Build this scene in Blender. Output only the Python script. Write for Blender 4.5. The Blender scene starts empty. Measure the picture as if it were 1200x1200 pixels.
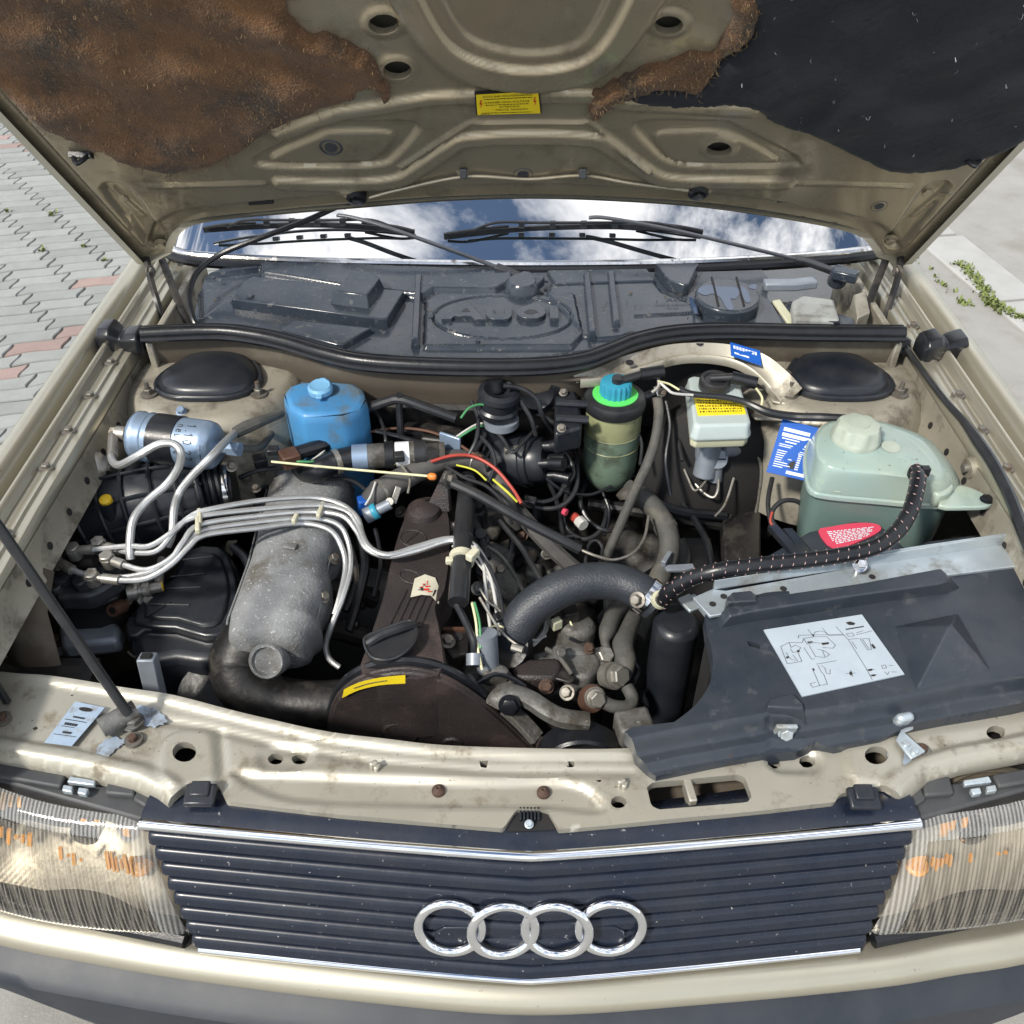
import bpy, bmesh, math, random
import numpy as np
from math import radians, sin, cos, pi
random.seed(7); np.random.seed(7)
sc = bpy.context.scene
COL = sc.collection

# ------------------------------------------------------------------ camera, sky, sun, exposure
FPX = 1082.0                                   # focal length in photo pixels (photo is 1200 wide)
CAM = np.array([-0.021, -0.541, 1.66]); TH = radians(40)
cd = bpy.data.cameras.new('camera'); cam = bpy.data.objects.new('camera', cd); COL.objects.link(cam)
cam.location = CAM.tolist(); cam.rotation_euler = (radians(90) - TH, 0, 0)
cd.sensor_width = 36; cd.lens = 36 * FPX / 1200; cd.clip_start = .02; cd.clip_end = 3000
sc.camera = cam
SUN_EL, SUN_AZ = 46, 226                       # azimuth: degrees clockwise from +Y
wd = bpy.data.worlds.new('World'); sc.world = wd; wd.use_nodes = True
nt = wd.node_tree; nt.nodes.clear()
def N(nt, typ, **kw):
    n = nt.nodes.new(typ)
    for k, v in kw.items():
        if k.startswith('i_'):
            key = k[2:]
            key = int(key) if key.isdigit() else key.replace('_', ' ')
            n.inputs[key].default_value = v
        else:
            setattr(n, k, v)
    return n
out = N(nt, 'ShaderNodeOutputWorld'); bg = N(nt, 'ShaderNodeBackground', i_Strength=.10)
sky = N(nt, 'ShaderNodeTexSky', sky_type='NISHITA', sun_disc=False, sun_elevation=radians(SUN_EL), sun_rotation=radians(SUN_AZ), air_density=1.1, dust_density=.25, ozone_density=2.2)
tc = N(nt, 'ShaderNodeTexCoord')
sep = N(nt, 'ShaderNodeSeparateXYZ'); nt.links.new(tc.outputs['Generated'], sep.inputs[0])
den = N(nt, 'ShaderNodeMath', operation='MAXIMUM', i_1=.12); nt.links.new(sep.outputs[2], den.inputs[0])
dv = N(nt, 'ShaderNodeVectorMath', operation='DIVIDE'); cmb = N(nt, 'ShaderNodeCombineXYZ', i_2=1.0)
nt.links.new(den.outputs[0], cmb.inputs[0]); nt.links.new(den.outputs[0], cmb.inputs[1])
nt.links.new(tc.outputs['Generated'], dv.inputs[0]); nt.links.new(cmb.outputs[0], dv.inputs[1])
cn = N(nt, 'ShaderNodeTexNoise', i_Scale=2.6, i_Detail=9.0, i_Roughness=.62, i_Distortion=.35)
off = N(nt, 'ShaderNodeVectorMath', operation='ADD'); off.inputs[1].default_value = (12.3, 8.1, 0)
nt.links.new(dv.outputs[0], off.inputs[0]); nt.links.new(off.outputs[0], cn.inputs['Vector'])
cr = N(nt, 'ShaderNodeValToRGB'); cr.color_ramp.elements[0].position = .45; cr.color_ramp.elements[1].position = .59
nt.links.new(cn.outputs['Fac'], cr.inputs[0])
mx = N(nt, 'ShaderNodeMix', data_type='RGBA'); mx.inputs[7].default_value = (17, 17, 17, 1)
nt.links.new(cr.outputs[0], mx.inputs[0]); nt.links.new(sky.outputs[0], mx.inputs[6])
nt.links.new(mx.outputs[2], bg.inputs[0]); nt.links.new(bg.outputs[0], out.inputs[0])
sd = bpy.data.lights.new('sun', 'SUN'); sd.energy = 4.0; sd.angle = radians(6); sd.color = (1, .94, .84)
sun = bpy.data.objects.new('sun', sd); COL.objects.link(sun)
az, el = radians(SUN_AZ), radians(SUN_EL)
sdir = np.array([sin(az) * cos(el), cos(az) * cos(el), sin(el)])     # towards the sun
from mathutils import Vector, Matrix
sun.rotation_euler = Vector((-sdir).tolist()).to_track_quat('-Z', 'Y').to_euler(); sun.location = (0, -2, 5)
sc.view_settings.view_transform = 'Standard'; sc.view_settings.look = 'None'
sc.view_settings.exposure = 0.40; sc.view_settings.gamma = 1; sc.view_settings.use_curve_mapping = False
sc.cycles.max_bounces = 8; sc.cycles.transparent_max_bounces = 12; sc.cycles.use_denoising = True
sc.cycles.caustics_reflective = False; sc.cycles.caustics_refractive = False

# ------------------------------------------------------------------ where a photo pixel lies in the place
_f = np.array([0, cos(TH), -sin(TH)]); _u = np.array([0, sin(TH), cos(TH)]); _r = np.array([1., 0, 0])
def ray(x, y): return _f + _r * ((x - 600) / FPX) - _u * ((y - 600) / FPX)
def P(x, y, z):                                 # on the level z
    d = ray(x, y); return CAM + d * ((z - CAM[2]) / d[2])
def PY(x, y, Y):                                # on the upright plane at Y
    d = ray(x, y); return CAM + d * ((Y - CAM[1]) / d[1])
def PN(x, y, p0, n):                            # on any plane
    d = ray(x, y); n = np.asarray(n, float); return CAM + d * (np.dot(np.asarray(p0) - CAM, n) / np.dot(d, n))
def PS(pts, z=None): return [P(p[0], p[1], p[2] if len(p) > 2 else z) for p in pts]
def pix(p):
    q = np.asarray(p) - CAM; d = q @ _f; return 600 + FPX * (q @ _r) / d, 600 - FPX * (q @ _u) / d
def A(*a): return np.array(a, float)
def nrm(v): v = np.asarray(v, float); return v / (np.linalg.norm(v) + 1e-12)

# ------------------------------------------------------------------ geometry kit: everything returns (verts, faces)
def catmull(pts, k=6, closed=False):
    p = [np.asarray(q, float) for q in pts]; n = len(p)
    if n < 3 and not closed: return [p[0] + (p[1] - p[0]) * i / k for i in range(k + 1)]
    o = []
    for i in range(n if closed else n - 1):
        if closed: a, b, c, d = p[i - 1], p[i], p[(i + 1) % n], p[(i + 2) % n]
        else: a, b, c, d = p[max(i - 1, 0)], p[i], p[i + 1], p[min(i + 2, n - 1)]
        for j in range(k):
            t = j / k
            o.append(.5 * ((2 * b) + (-a + c) * t + (2 * a - 5 * b + 4 * c - d) * t * t + (-a + 3 * b - 3 * c + d) * t ** 3))
    if not closed: o.append(p[-1])
    return o
def join(*gs):
    V, F = [], []; n = 0
    for v, f in gs:
        V.append(np.asarray(v, float).reshape(-1, 3)); F += [tuple(i + n for i in q) for q in f]; n += len(V[-1])
    return np.concatenate(V), F
def loft(rings, cap=(True, True), closed=True):
    k = len(rings[0]); V = np.concatenate([np.asarray(r, float) for r in rings]); F = []
    for i in range(len(rings) - 1):
        for j in range(k if closed else k - 1):
            a, b = i * k + j, i * k + (j + 1) % k
            F.append((a, b, b + k, a + k))
    if cap[0]: F.append(tuple(range(k))[::-1])
    if cap[1]: F.append(tuple(range((len(rings) - 1) * k, len(rings) * k)))
    return V, F
def frames(path):
    p = np.asarray(path, float); t = np.gradient(p, axis=0); t /= np.linalg.norm(t, axis=1)[:, None] + 1e-12
    up = A(0, 0, 1) if abs(t[0][2]) < .9 else A(1, 0, 0)
    n = nrm(np.cross(np.cross(t[0], up), t[0])); N_, B_ = [], []
    for i in range(len(p)):
        n = nrm(n - t[i] * np.dot(n, t[i])); N_.append(n); B_.append(np.cross(t[i], n))
    return p, t, N_, B_
def tube(path, r, n=10, k=6, smooth=True, cap=True, sq=1.0, radf=None):
    p = catmull(path, k) if smooth else [np.asarray(q, float) for q in path]
    p, t, Nn, Bn = frames(p); m = len(p)
    rr = np.interp(np.linspace(0, 1, m), np.linspace(0, 1, len(r)), r) if hasattr(r, '__len__') else np.full(m, r)
    if radf is not None: rr = rr * np.array([radf(i / (m - 1)) for i in range(m)])
    a = np.arange(n) * 2 * pi / n
    rings = [p[i] + rr[i] * (np.outer(np.cos(a), Nn[i]) * sq + np.outer(np.sin(a), Bn[i])) for i in range(m)]
    return loft(rings, (cap, cap))
def basis(axis):
    z = nrm(axis); x = nrm(np.cross(A(0, 1, 0) if abs(z[1]) < .9 else A(1, 0, 0), z)); return x, np.cross(z, x), z
def lathe(prof, o, axis=(0, 0, 1), n=28, fr=None):
    x, y, z = basis(axis) if fr is None else fr; o = np.asarray(o, float); a = np.arange(n) * 2 * pi / n
    c, s = np.cos(a), np.sin(a)
    rings = [o + z * h + max(r, 1e-5) * (np.outer(c, x) + np.outer(s, y)) for r, h in prof]
    return loft(rings)
def prism(top, bot):
    return loft([np.asarray(bot, float), np.asarray(top, float)])
def slab(pts, z1, z0, taper=0):                # pixel outline lying on level z1, carried straight down to z0
    t = np.array(PS(pts, z1)); b = t.copy(); b[:, 2] = z0
    if taper: c = t.mean(0); b[:, :2] += (t - c)[:, :2] * taper
    return orient(prism(t, b))
def orient(g):
    v, f = g; c = v.mean(0); s = 0
    for q in f[:60]:
        p = v[list(q)]; s += np.dot(np.cross(p[1] - p[0], p[2] - p[0]), p.mean(0) - c)
    return (v, f) if s > 0 else (v, [q[::-1] for q in f])
def box(c, s, rx=0, ry=0, rz=0, R=None):
    v = np.array([(i, j, k) for i in (-.5, .5) for j in (-.5, .5) for k in (-.5, .5)]) * np.asarray(s)
    if R is None:
        from mathutils import Euler
        R = np.array(Euler((rx, ry, rz)).to_matrix())
    f = [(0, 1, 3, 2), (4, 6, 7, 5), (0, 4, 5, 1), (2, 3, 7, 6), (0, 2, 6, 4), (1, 5, 7, 3)]
    return v @ R.T + np.asarray(c), f
def rbox_ring(cx, cy, w, h, r, n=5):            # rounded rectangle, 2D
    o = []
    for sx, sy, a0 in ((1, 1, 0), (-1, 1, 90), (-1, -1, 180), (1, -1, 270)):
        for i in range(n + 1):
            a = radians(a0 + 90 * i / n); o.append((cx + sx * (w / 2 - r) + r * cos(a), cy + sy * (h / 2 - r) + r * sin(a)))
    return np.array(o)
def sweep(prof, path, side=None, cap=True):     # 2D profile (side, up) carried along a path
    p = np.asarray(path, float); t = np.gradient(p, axis=0); rings = []
    for i in range(len(p)):
        T = nrm(t[i]); S = nrm(np.cross(T, A(0, 0, 1))) if side is None else np.asarray(side, float); U = nrm(np.cross(S, T))
        rings.append(np.array([p[i] + S * a + U * b for a, b in prof]))
    return loft(rings, (cap, cap))
def hexbolt(o, axis, r, h, washer=1.5):
    g = lathe([(0, 0), (r * washer, 0), (r * washer, h * .25), (r * 1.05, h * .3), (0, h * .3)], o, axis, 16)
    x, y, z = basis(axis); a = np.arange(6) * pi / 3; c = np.asarray(o, float)
    ring = np.outer(np.cos(a), x) + np.outer(np.sin(a), y)
    g2 = loft([c + ring * r + z * h * .2, c + ring * r + z * h * .9, c + ring * r * .85 + z * h])
    return join(g, g2)

# signed distances for embossed sheets
def sd_poly(U, V, poly):
    P_ = np.asarray(poly, float); d = np.full(U.shape, 1e9); ins = np.zeros(U.shape, bool); n = len(P_)
    for i in range(n):
        a, b = P_[i], P_[(i + 1) % n]; e = b - a; wu, wv = U - a[0], V - a[1]
        t = np.clip((wu * e[0] + wv * e[1]) / (e @ e + 1e-15), 0, 1)
        d = np.minimum(d, (wu - e[0] * t) ** 2 + (wv - e[1] * t) ** 2)
        c = ((a[1] <= V) & (b[1] > V)) | ((b[1] <= V) & (a[1] > V))
        xi = a[0] + (V - a[1]) * e[0] / (e[1] if abs(e[1]) > 1e-15 else 1e-15)
        ins ^= c & (U < xi)
    return np.where(ins, -1, 1) * np.sqrt(d)
def sd_line(U, V, line):
    P_ = np.asarray(line, float); d = np.full(U.shape, 1e9)
    for i in range(len(P_) - 1):
        a, b = P_[i], P_[i + 1]; e = b - a; wu, wv = U - a[0], V - a[1]
        t = np.clip((wu * e[0] + wv * e[1]) / (e @ e + 1e-15), 0, 1)
        d = np.minimum(d, (wu - e[0] * t) ** 2 + (wv - e[1] * t) ** 2)
    return np.sqrt(d)
def sst(d, w):                                  # 1 inside, 0 outside, soft over w
    t = np.clip(.5 - d / w, 0, 1); return t * t * (3 - 2 * t)
def relief(outline, cell, hf, world, holes=(), rim=.01):
    o = np.asarray(outline, float); lo, hi = o.min(0) - 2 * cell, o.max(0) + 2 * cell
    us = np.arange(lo[0], hi[0], cell); vs = np.arange(lo[1], hi[1], cell)
    U, V = np.meshgrid(us, vs, indexing='ij'); d = sd_poly(U, V, o)
    for h in holes: d = np.maximum(d, -sd_poly(U, V, h))
    snap = np.abs(d) < .62 * cell
    gu, gv = np.gradient(d, cell); g2 = gu ** 2 + gv ** 2 + 1e-9
    U2 = np.where(snap, U - d * gu / g2, U); V2 = np.where(snap, V - d * gv / g2, V)
    ok = (d < 0) | snap
    H = hf(U2, V2); W = world(U2, V2, H); idx = np.arange(U.size).reshape(U.shape); F = []
    ni, nj = U.shape
    q_ok = ok[:-1, :-1].astype(int) + ok[1:, :-1] + ok[1:, 1:] + ok[:-1, 1:]
    cen = (d[:-1, :-1] + d[1:, :-1] + d[1:, 1:] + d[:-1, 1:]) / 4
    for i, j in np.argwhere((q_ok >= 3) & (cen < .35 * cell)):
        c = [(i, j), (i + 1, j), (i + 1, j + 1), (i, j + 1)]; q = [idx[a] for a in c if ok[a]]
        F.append(tuple(q))
    used = sorted({i for q in F for i in q}); mp = {a: b for b, a in enumerate(used)}
    Vv = W.reshape(-1, 3)[used]; F = [tuple(mp[i] for i in q) for q in F]
    if rim:
        W2 = world(U2, V2, H - rim).reshape(-1, 3)[used]
        cnt = {}
        for q in F:
            for a, b in zip(q, q[1:] + q[:1]): cnt[(a, b)] = 1
        be = [(a, b) for (a, b) in cnt if (b, a) not in cnt]; n0 = len(Vv); mp2 = {}; ex = []
        for a, b in be:
            for i in (a, b):
                if i not in mp2: mp2[i] = n0 + len(ex); ex.append(W2[i])
            F.append((b, a, mp2[a], mp2[b]))
        if ex: Vv = np.concatenate([Vv, np.array(ex)])
    return Vv, F
def ell(c, rx, ry, n=28, rot=0):
    a = np.arange(n) * 2 * pi / n; x, y = rx * np.cos(a), ry * np.sin(a)
    return np.stack([c[0] + x * cos(rot) - y * sin(rot), c[1] + x * sin(rot) + y * cos(rot)], 1)
def text_geo(s, size=1.0, align='CENTER', bold=0):
    cu = bpy.data.curves.new('lettering', 'FONT'); cu.body = s; cu.size = size; cu.align_x = align; cu.align_y = 'CENTER'; cu.resolution_u = 2
    cu.offset = bold
    o = bpy.data.objects.new('lettering', cu); COL.objects.link(o); dg = bpy.context.evaluated_depsgraph_get()
    me = bpy.data.meshes.new_from_object(o.evaluated_get(dg))
    v = np.zeros(len(me.vertices) * 3); me.vertices.foreach_get('co', v); f = [tuple(p.vertices) for p in me.polygons]
    bpy.data.objects.remove(o); bpy.data.curves.remove(cu); bpy.data.meshes.remove(me)
    return v.reshape(-1, 3), f
def on_quad(g, q, off=.0008):                   # flat (u,v in 0..1) geometry laid on a quad: bottom-left, bottom-right, top-right, top-left
    v, f = g; q = [np.asarray(c, float) for c in q]; n = nrm(np.cross(q[1] - q[0], q[3] - q[0]))
    u, w = v[:, :1], v[:, 1:2]
    return (1 - u) * (1 - w) * q[0] + u * (1 - w) * q[1] + u * w * q[2] + (1 - u) * w * q[3] + n * off, f
def fit_text(s, u0, u1, v, h, asp, bold=0):      # a line of text scaled to run from u0 to u1 at height v (asp = quad width / height)
    v_, f = text_geo(s, 1, bold=bold); w = np.ptp(v_[:, 0]); c = (v_[:, 0].min() + v_[:, 0].max()) / 2
    o = np.zeros_like(v_); o[:, 0] = (u0 + u1) / 2 + (v_[:, 0] - c) / w * (u1 - u0); o[:, 1] = v + v_[:, 1] * h
    return o, f
def bars2(rs):                                   # rectangles u0,v0,u1,v1
    V, F = [], []
    for a, b, c, d in rs: n = len(V); V += [(a, b, 0), (c, b, 0), (c, d, 0), (a, d, 0)]; F.append((n, n + 1, n + 2, n + 3))
    return np.array(V, float), F
def strokes2(lines, w):                          # thin drawn lines as flat strips
    V, F = [], []
    for L in lines:
        for a, b in zip(L[:-1], L[1:]):
            a, b = np.array(a, float), np.array(b, float); e = b - a; l = np.linalg.norm(e)
            if l < 1e-9: continue
            p = np.array([-e[1], e[0]]) / l * w / 2; e2 = e / l * w * .3; n = len(V)
            V += [(*(a - p - e2), 0), (*(b - p + e2), 0), (*(b + p + e2), 0), (*(a + p - e2), 0)]; F.append((n, n + 1, n + 2, n + 3))
    return np.array(V, float), F

# ------------------------------------------------------------------ objects
WLOC = {}
def build(name, g, m, parent=None, label=None, ang=35, bevel=0, sub=0, seg=2, kind=None, solid=0):
    v, f = g; v = np.asarray(v, float); c = (v.min(0) + v.max(0)) / 2
    me = bpy.data.meshes.new(name); me.from_pydata((v - c).tolist(), [], [tuple(int(i) for i in q) for q in f])
    me.validate(); me.materials.append(MATS[m] if isinstance(m, str) else m)
    me.polygons.foreach_set('use_smooth', [True] * len(me.polygons))
    if ang is not None and not sub:
        try: me.set_sharp_from_angle(angle=radians(ang))
        except Exception: pass
    me.update()
    o = bpy.data.objects.new(name, me); COL.objects.link(o)
    place(o, c, parent)
    if solid: md = o.modifiers.new('solid', 'SOLIDIFY'); md.thickness = solid; md.offset = -1
    if bevel:
        md = o.modifiers.new('bevel', 'BEVEL'); md.width = bevel; md.segments = seg; md.limit_method = 'ANGLE'; md.angle_limit = radians(32)
    if sub: md = o.modifiers.new('sub', 'SUBSURF'); md.levels = sub; md.render_levels = sub
    if label: o['label'] = label
    if kind: o['kind'] = kind
    return o
def place(o, c, parent):
    WLOC[o.name] = np.asarray(c, float)
    if parent is not None: o.parent = parent; c = c - WLOC[parent.name]
    o.location = [float(x) for x in c]
def empty(name, c, parent=None, label=None, category=None):
    o = bpy.data.objects.new(name, None); COL.objects.link(o); place(o, np.asarray(c, float), parent); o.empty_display_size = .1
    if label: o['label'] = label
    if category: o['category'] = category
    return o

# ------------------------------------------------------------------ materials
MATS = {}
def srgb(r, g, b):
    return tuple((c / 255 / 12.92) if c / 255 <= .04045 else ((c / 255 + .055) / 1.055) ** 2.4 for c in (r, g, b))
def mat(name, c1, c2=None, rough=.5, rvar=.12, metal=0, scale=25, bump=0, bscale=150, dirt=None, damt=.5, dscale=9, coat=0, spec=.5,
        trans=0, ior=1.45, sss=0, speck=None, samt=.62, sscale=260, streak=None, bdist=.002, sheen=0, alpha=1, dust=None, dustamt=.6):
    m = bpy.data.materials.new(name); m.use_nodes = True; t = m.node_tree; L = t.links.new
    b = t.nodes['Principled BSDF']; geo = N(t, 'ShaderNodeNewGeometry'); pos = geo.outputs['Position']
    if c2 is None: c2 = tuple(x * .72 for x in c1)
    if streak:
        mp = N(t, 'ShaderNodeMapping'); mp.inputs['Scale'].default_value = streak; L(pos, mp.inputs[0]); pos = mp.outputs[0]
    n1 = N(t, 'ShaderNodeTexNoise', i_Scale=scale, i_Detail=6.0, i_Roughness=.6); L(pos, n1.inputs['Vector'])
    r1 = N(t, 'ShaderNodeMapRange', i_1=.32, i_2=.68); L(n1.outputs['Fac'], r1.inputs[0])
    m1 = N(t, 'ShaderNodeMix', data_type='RGBA'); m1.inputs[6].default_value = (*c1, 1); m1.inputs[7].default_value = (*c2, 1); L(r1.outputs[0], m1.inputs[0])
    col = m1.outputs[2]
    def over(col, c, lo, hi, sc_, det=7.0, amt=1.0, rgh=.65):
        n = N(t, 'ShaderNodeTexNoise', i_Scale=sc_, i_Detail=det, i_Roughness=rgh); L(pos, n.inputs['Vector'])
        r = N(t, 'ShaderNodeMapRange', i_1=lo, i_2=hi, i_4=amt); L(n.outputs['Fac'], r.inputs[0])
        x = N(t, 'ShaderNodeMix', data_type='RGBA'); x.inputs[7].default_value = (*c, 1); L(r.outputs[0], x.inputs[0]); L(col, x.inputs[6])
        return x.outputs[2], r.outputs[0]
    df = None
    if dirt: col, df = over(col, dirt, .64 - .3 * damt, .78 - .3 * damt, dscale, amt=.85)
    if dust:
        col, _ = over(col, dust, .35, .75, 14, amt=dustamt)
    if speck: col, _ = over(col, speck, samt, samt + .06, sscale, det=3.0)
    L(col, b.inputs['Base Color'])
    rr = N(t, 'ShaderNodeMapRange', i_3=max(rough - rvar, .02), i_4=min(rough + rvar, 1)); L(n1.outputs['Fac'], rr.inputs[0])
    ro = rr.outputs[0]
    if df is not None:
        x = N(t, 'ShaderNodeMix', data_type='FLOAT'); x.inputs[3].default_value = .85; L(df, x.inputs[0]); L(ro, x.inputs[2]); ro = x.outputs[0]
    L(ro, b.inputs['Roughness'])
    b.inputs['Metallic'].default_value = metal; b.inputs['Coat Weight'].default_value = coat; b.inputs['Specular IOR Level'].default_value = spec
    b.inputs['IOR'].default_value = ior; b.inputs['Transmission Weight'].default_value = trans; b.inputs['Alpha'].default_value = alpha
    if sss: b.inputs['Subsurface Weight'].default_value = sss; b.inputs['Subsurface Radius'].default_value = (.02, .02, .02); b.inputs['Subsurface Scale'].default_value = 1.0
    if sheen: b.inputs['Sheen Weight'].default_value = sheen
    if bump:
        nb = N(t, 'ShaderNodeTexNoise', i_Scale=bscale, i_Detail=4.0); L(pos, nb.inputs['Vector'])
        bp = N(t, 'ShaderNodeBump', i_Strength=bump, i_Distance=bdist); L(nb.outputs['Fac'], bp.inputs['Height']); L(bp.outputs[0], b.inputs['Normal'])
    MATS[name] = m; return m
PAINT = (.43, .405, .325); GRIME = (.075, .06, .045)
mat('paint', PAINT, (.40, .375, .30), .36, .06, metal=.7, coat=.2, scale=12, speck=(.2, .17, .12), samt=.70, sscale=120)
mat('paint_worn', (.43, .41, .345), (.38, .36, .30), .38, .08, metal=.5, coat=.15, scale=14, dirt=(.17, .145, .105), damt=.33, dscale=24, speck=(.05, .035, .02), samt=.70, sscale=150)
mat('paint_hood', (.38, .325, .228), (.32, .275, .195), .26, .05, metal=.5, coat=.35, scale=9, dirt=(.12, .10, .07), damt=.35, dscale=8, speck=(.42, .38, .3), samt=.715, sscale=170)
mat('paint_dirty', (.37, .345, .285), (.29, .27, .22), .46, .12, metal=.4, scale=10, dirt=(.12, .105, .08), damt=.5, dscale=16, speck=(.05, .035, .02), samt=.69, sscale=140)
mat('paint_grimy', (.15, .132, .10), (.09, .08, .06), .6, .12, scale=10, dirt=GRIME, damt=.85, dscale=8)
mat('fastener', (.22, .21, .19), (.14, .125, .105), .55, .1, metal=.7, scale=70, dirt=(.14, .07, .03), damt=.3, dscale=60)
mat('rust', (.075, .042, .028), (.045, .026, .018), .8, .1, scale=90, bump=.4)
mat('black_plastic', (.007, .0095, .015), (.012, .015, .021), .32, .1, scale=30, dust=(.045, .046, .046), dustamt=.45, bump=.08, bscale=500)
mat('tray_plastic', (.017, .024, .036), (.026, .034, .047), .19, .06, scale=16, dust=(.075, .08, .085), dustamt=.4, dirt=(.13, .13, .128), damt=.20, dscale=70, bump=.06, bscale=600)
mat('cover_plastic', (.016, .022, .032), (.024, .030, .041), .33, .12, scale=22, dirt=(.062, .065, .070), damt=.20, dscale=34, dust=(.045, .049, .056), dustamt=.6, bump=.22, bscale=700, bdist=.001, speck=(.25, .25, .24), samt=.72, sscale=140)
mat('rubber', (.005, .006, .009), (.009, .010, .013), .32, .10, scale=60, dust=(.020, .021, .023), dustamt=.4, bump=.12, bscale=300)
mat('rubber_dusty', (.04, .04, .042), (.065, .063, .06), .68, .1, scale=60, dust=(.10, .095, .085), dustamt=.5, bump=.2, bscale=260)
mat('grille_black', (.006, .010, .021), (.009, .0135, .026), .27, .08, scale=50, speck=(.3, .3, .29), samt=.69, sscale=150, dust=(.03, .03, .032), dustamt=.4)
mat('bumper_black', (.010, .0145, .022), (.016, .021, .030), .52, .1, scale=9, dust=(.045, .048, .053), dustamt=.4, bump=.06, bscale=600)
mat('chrome', (.82, .83, .85), (.75, .76, .78), .06, .03, metal=1, scale=60)
mat('chrome_worn', (.72, .72, .72), (.5, .5, .5), .16, .08, metal=1, scale=80, dirt=(.2, .17, .12), damt=.2, dscale=40)
mat('zinc', (.50, .56, .60), (.40, .46, .50), .36, .1, metal=.6, scale=18, dirt=(.2, .19, .16), damt=.35, dscale=15)
mat('dark', (.010, .010, .011), (.016, .015, .015), .8, .1, scale=20)
mat('engine_dark', (.009, .009, .010), (.015, .0145, .014), .42, .15, scale=30, dirt=(.034, .029, .024), damt=.5, dscale=22, bump=.3, bscale=120)
# ------------------------------------------------------------------ ground, road, paving
mat('asphalt', (.27, .265, .25), (.23, .225, .21), .85, .08, scale=6, bump=.5, bscale=180, speck=(.42, .41, .39), samt=.63, sscale=240, dirt=(.2, .19, .17), damt=.35, dscale=3)
mat('concrete', (.36, .36, .35), (.30, .30, .29), .85, .08, scale=5, bump=.4, bscale=220, speck=(.25, .24, .22), samt=.67, sscale=200)
mat('sand_joint', (.022, .022, .02), (.015, .015, .013), .9, .05, scale=60)
mat('grass', (.10, .14, .025), (.17, .20, .06), .6, .1, scale=60)
def paver_mat(name, c):
    m = mat(name, c, tuple(x * .88 for x in c), .85, .06, scale=18, bump=.5, bscale=330, speck=tuple(min(x * 1.35, 1) for x in c), samt=.64, sscale=330)
    t = m.node_tree; b = t.nodes['Principled BSDF']; oi = N(t, 'ShaderNodeObjectInfo'); src = b.inputs['Base Color'].links[0].from_socket
    hs = N(t, 'ShaderNodeHueSaturation'); mr = N(t, 'ShaderNodeMapRange', i_3=.86, i_4=1.1); t.links.new(oi.outputs['Random'], mr.inputs[0])
    t.links.new(mr.outputs[0], hs.inputs['Value']); t.links.new(src, hs.inputs['Color']); t.links.new(hs.outputs[0], b.inputs['Base Color']); return m
paver_mat('paver_grey', (.25, .26, .25)); paver_mat('paver_red', (.27, .20, .18))
def sheet(pts): return np.array(pts, float), [tuple(range(len(pts)))]
g = build('ground', sheet([(-300, -300, -.004), (300, -300, -.004), (300, 300, -.004), (-300, 300, -.004)]), 'asphalt', kind='structure')
road = build('road', sheet([(.3, -30, 0), (40, -30, 0), (40, 120, 0), (.3, 120, 0)]), 'asphalt', kind='structure')
# gutter slabs beside the road
def gp(x, y): return P(x, y, 0)[:2]
e0, e1 = gp(1072, 282), gp(1200, 392); dd = nrm(e1 - e0); nn = A(-dd[1], dd[0])
if nn[0] < 0: nn = -nn
gut = empty('gutter', (e0[0], e0[1], 0)); gut['kind'] = 'structure'
rg = random.Random(3)
for k in range(-3, 5):
    a = e0 + dd * (k * .6 + .0); b = a + dd * (.585 + rg.uniform(-.01, .01)); w0, w1 = .0, .20 + rg.uniform(-.03, .02)
    ring = [(*(a + nn * w0), .0), (*(b + nn * w0), .0), (*(b + nn * (w1 + rg.uniform(-.02, .02))), .0), (*(a + nn * w1), .0)]
    top = np.array(ring); top[:, 2] = .012; build('slab', orient(prism(top, np.array(ring) - A(0, 0, .02))), 'concrete', gut, bevel=.006)
def blades(cent, n, spread, h, seed):
    r = random.Random(seed); V, F = [], []
    for _ in range(n):
        i = r.randrange(len(cent)); c = cent[i]; x, y = c[0] + r.gauss(0, spread), c[1] + r.gauss(0, spread); a = r.uniform(0, 2 * pi); l = h * r.uniform(.4, 1.2); w = r.uniform(.003, .007)
        dx, dy = cos(a), sin(a); px_, py_ = -dy * w, dx * w; k = len(V); b = r.uniform(.3, .9) * l
        V += [(x - px_, y - py_, 0), (x + px_, y + py_, 0), (x + dx * b * .45 + px_ * .8, y + dy * b * .45 + py_ * .8, l * .7), (x + dx * b * .45 - px_ * .8, y + dy * b * .45 - py_ * .8, l * .7), (x + dx * b, y + dy * b, l * .8)]
        F += [(k, k + 1, k + 2, k + 3), (k + 3, k + 2, k + 4)]
    return np.array(V), F
def line_pts(px_list, n):
    q = [gp(*p) for p in px_list]; o = []
    for a, b in zip(q[:-1], q[1:]): o += [a + (b - a) * i / n for i in range(n)]
    return o
wg = build('grass', blades(line_pts([(1122, 312), (1143, 330), (1152, 345), (1168, 362), (1200, 378)], 10), 700, .013, .028, 5), 'grass', kind='stuff', ang=None)
wg['label'] = 'green weeds growing in the crack beside the road'; wg['category'] = 'grass'
wg2 = build('grass', blades(line_pts([(1062, 296), (1100, 330), (1128, 355), (1136, 358)], 8), 60, .012, .02, 6), 'grass', kind='stuff', ang=None)
wg2['label'] = 'sparse weeds in the joint of the pale slabs'; wg2['category'] = 'grass'
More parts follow.
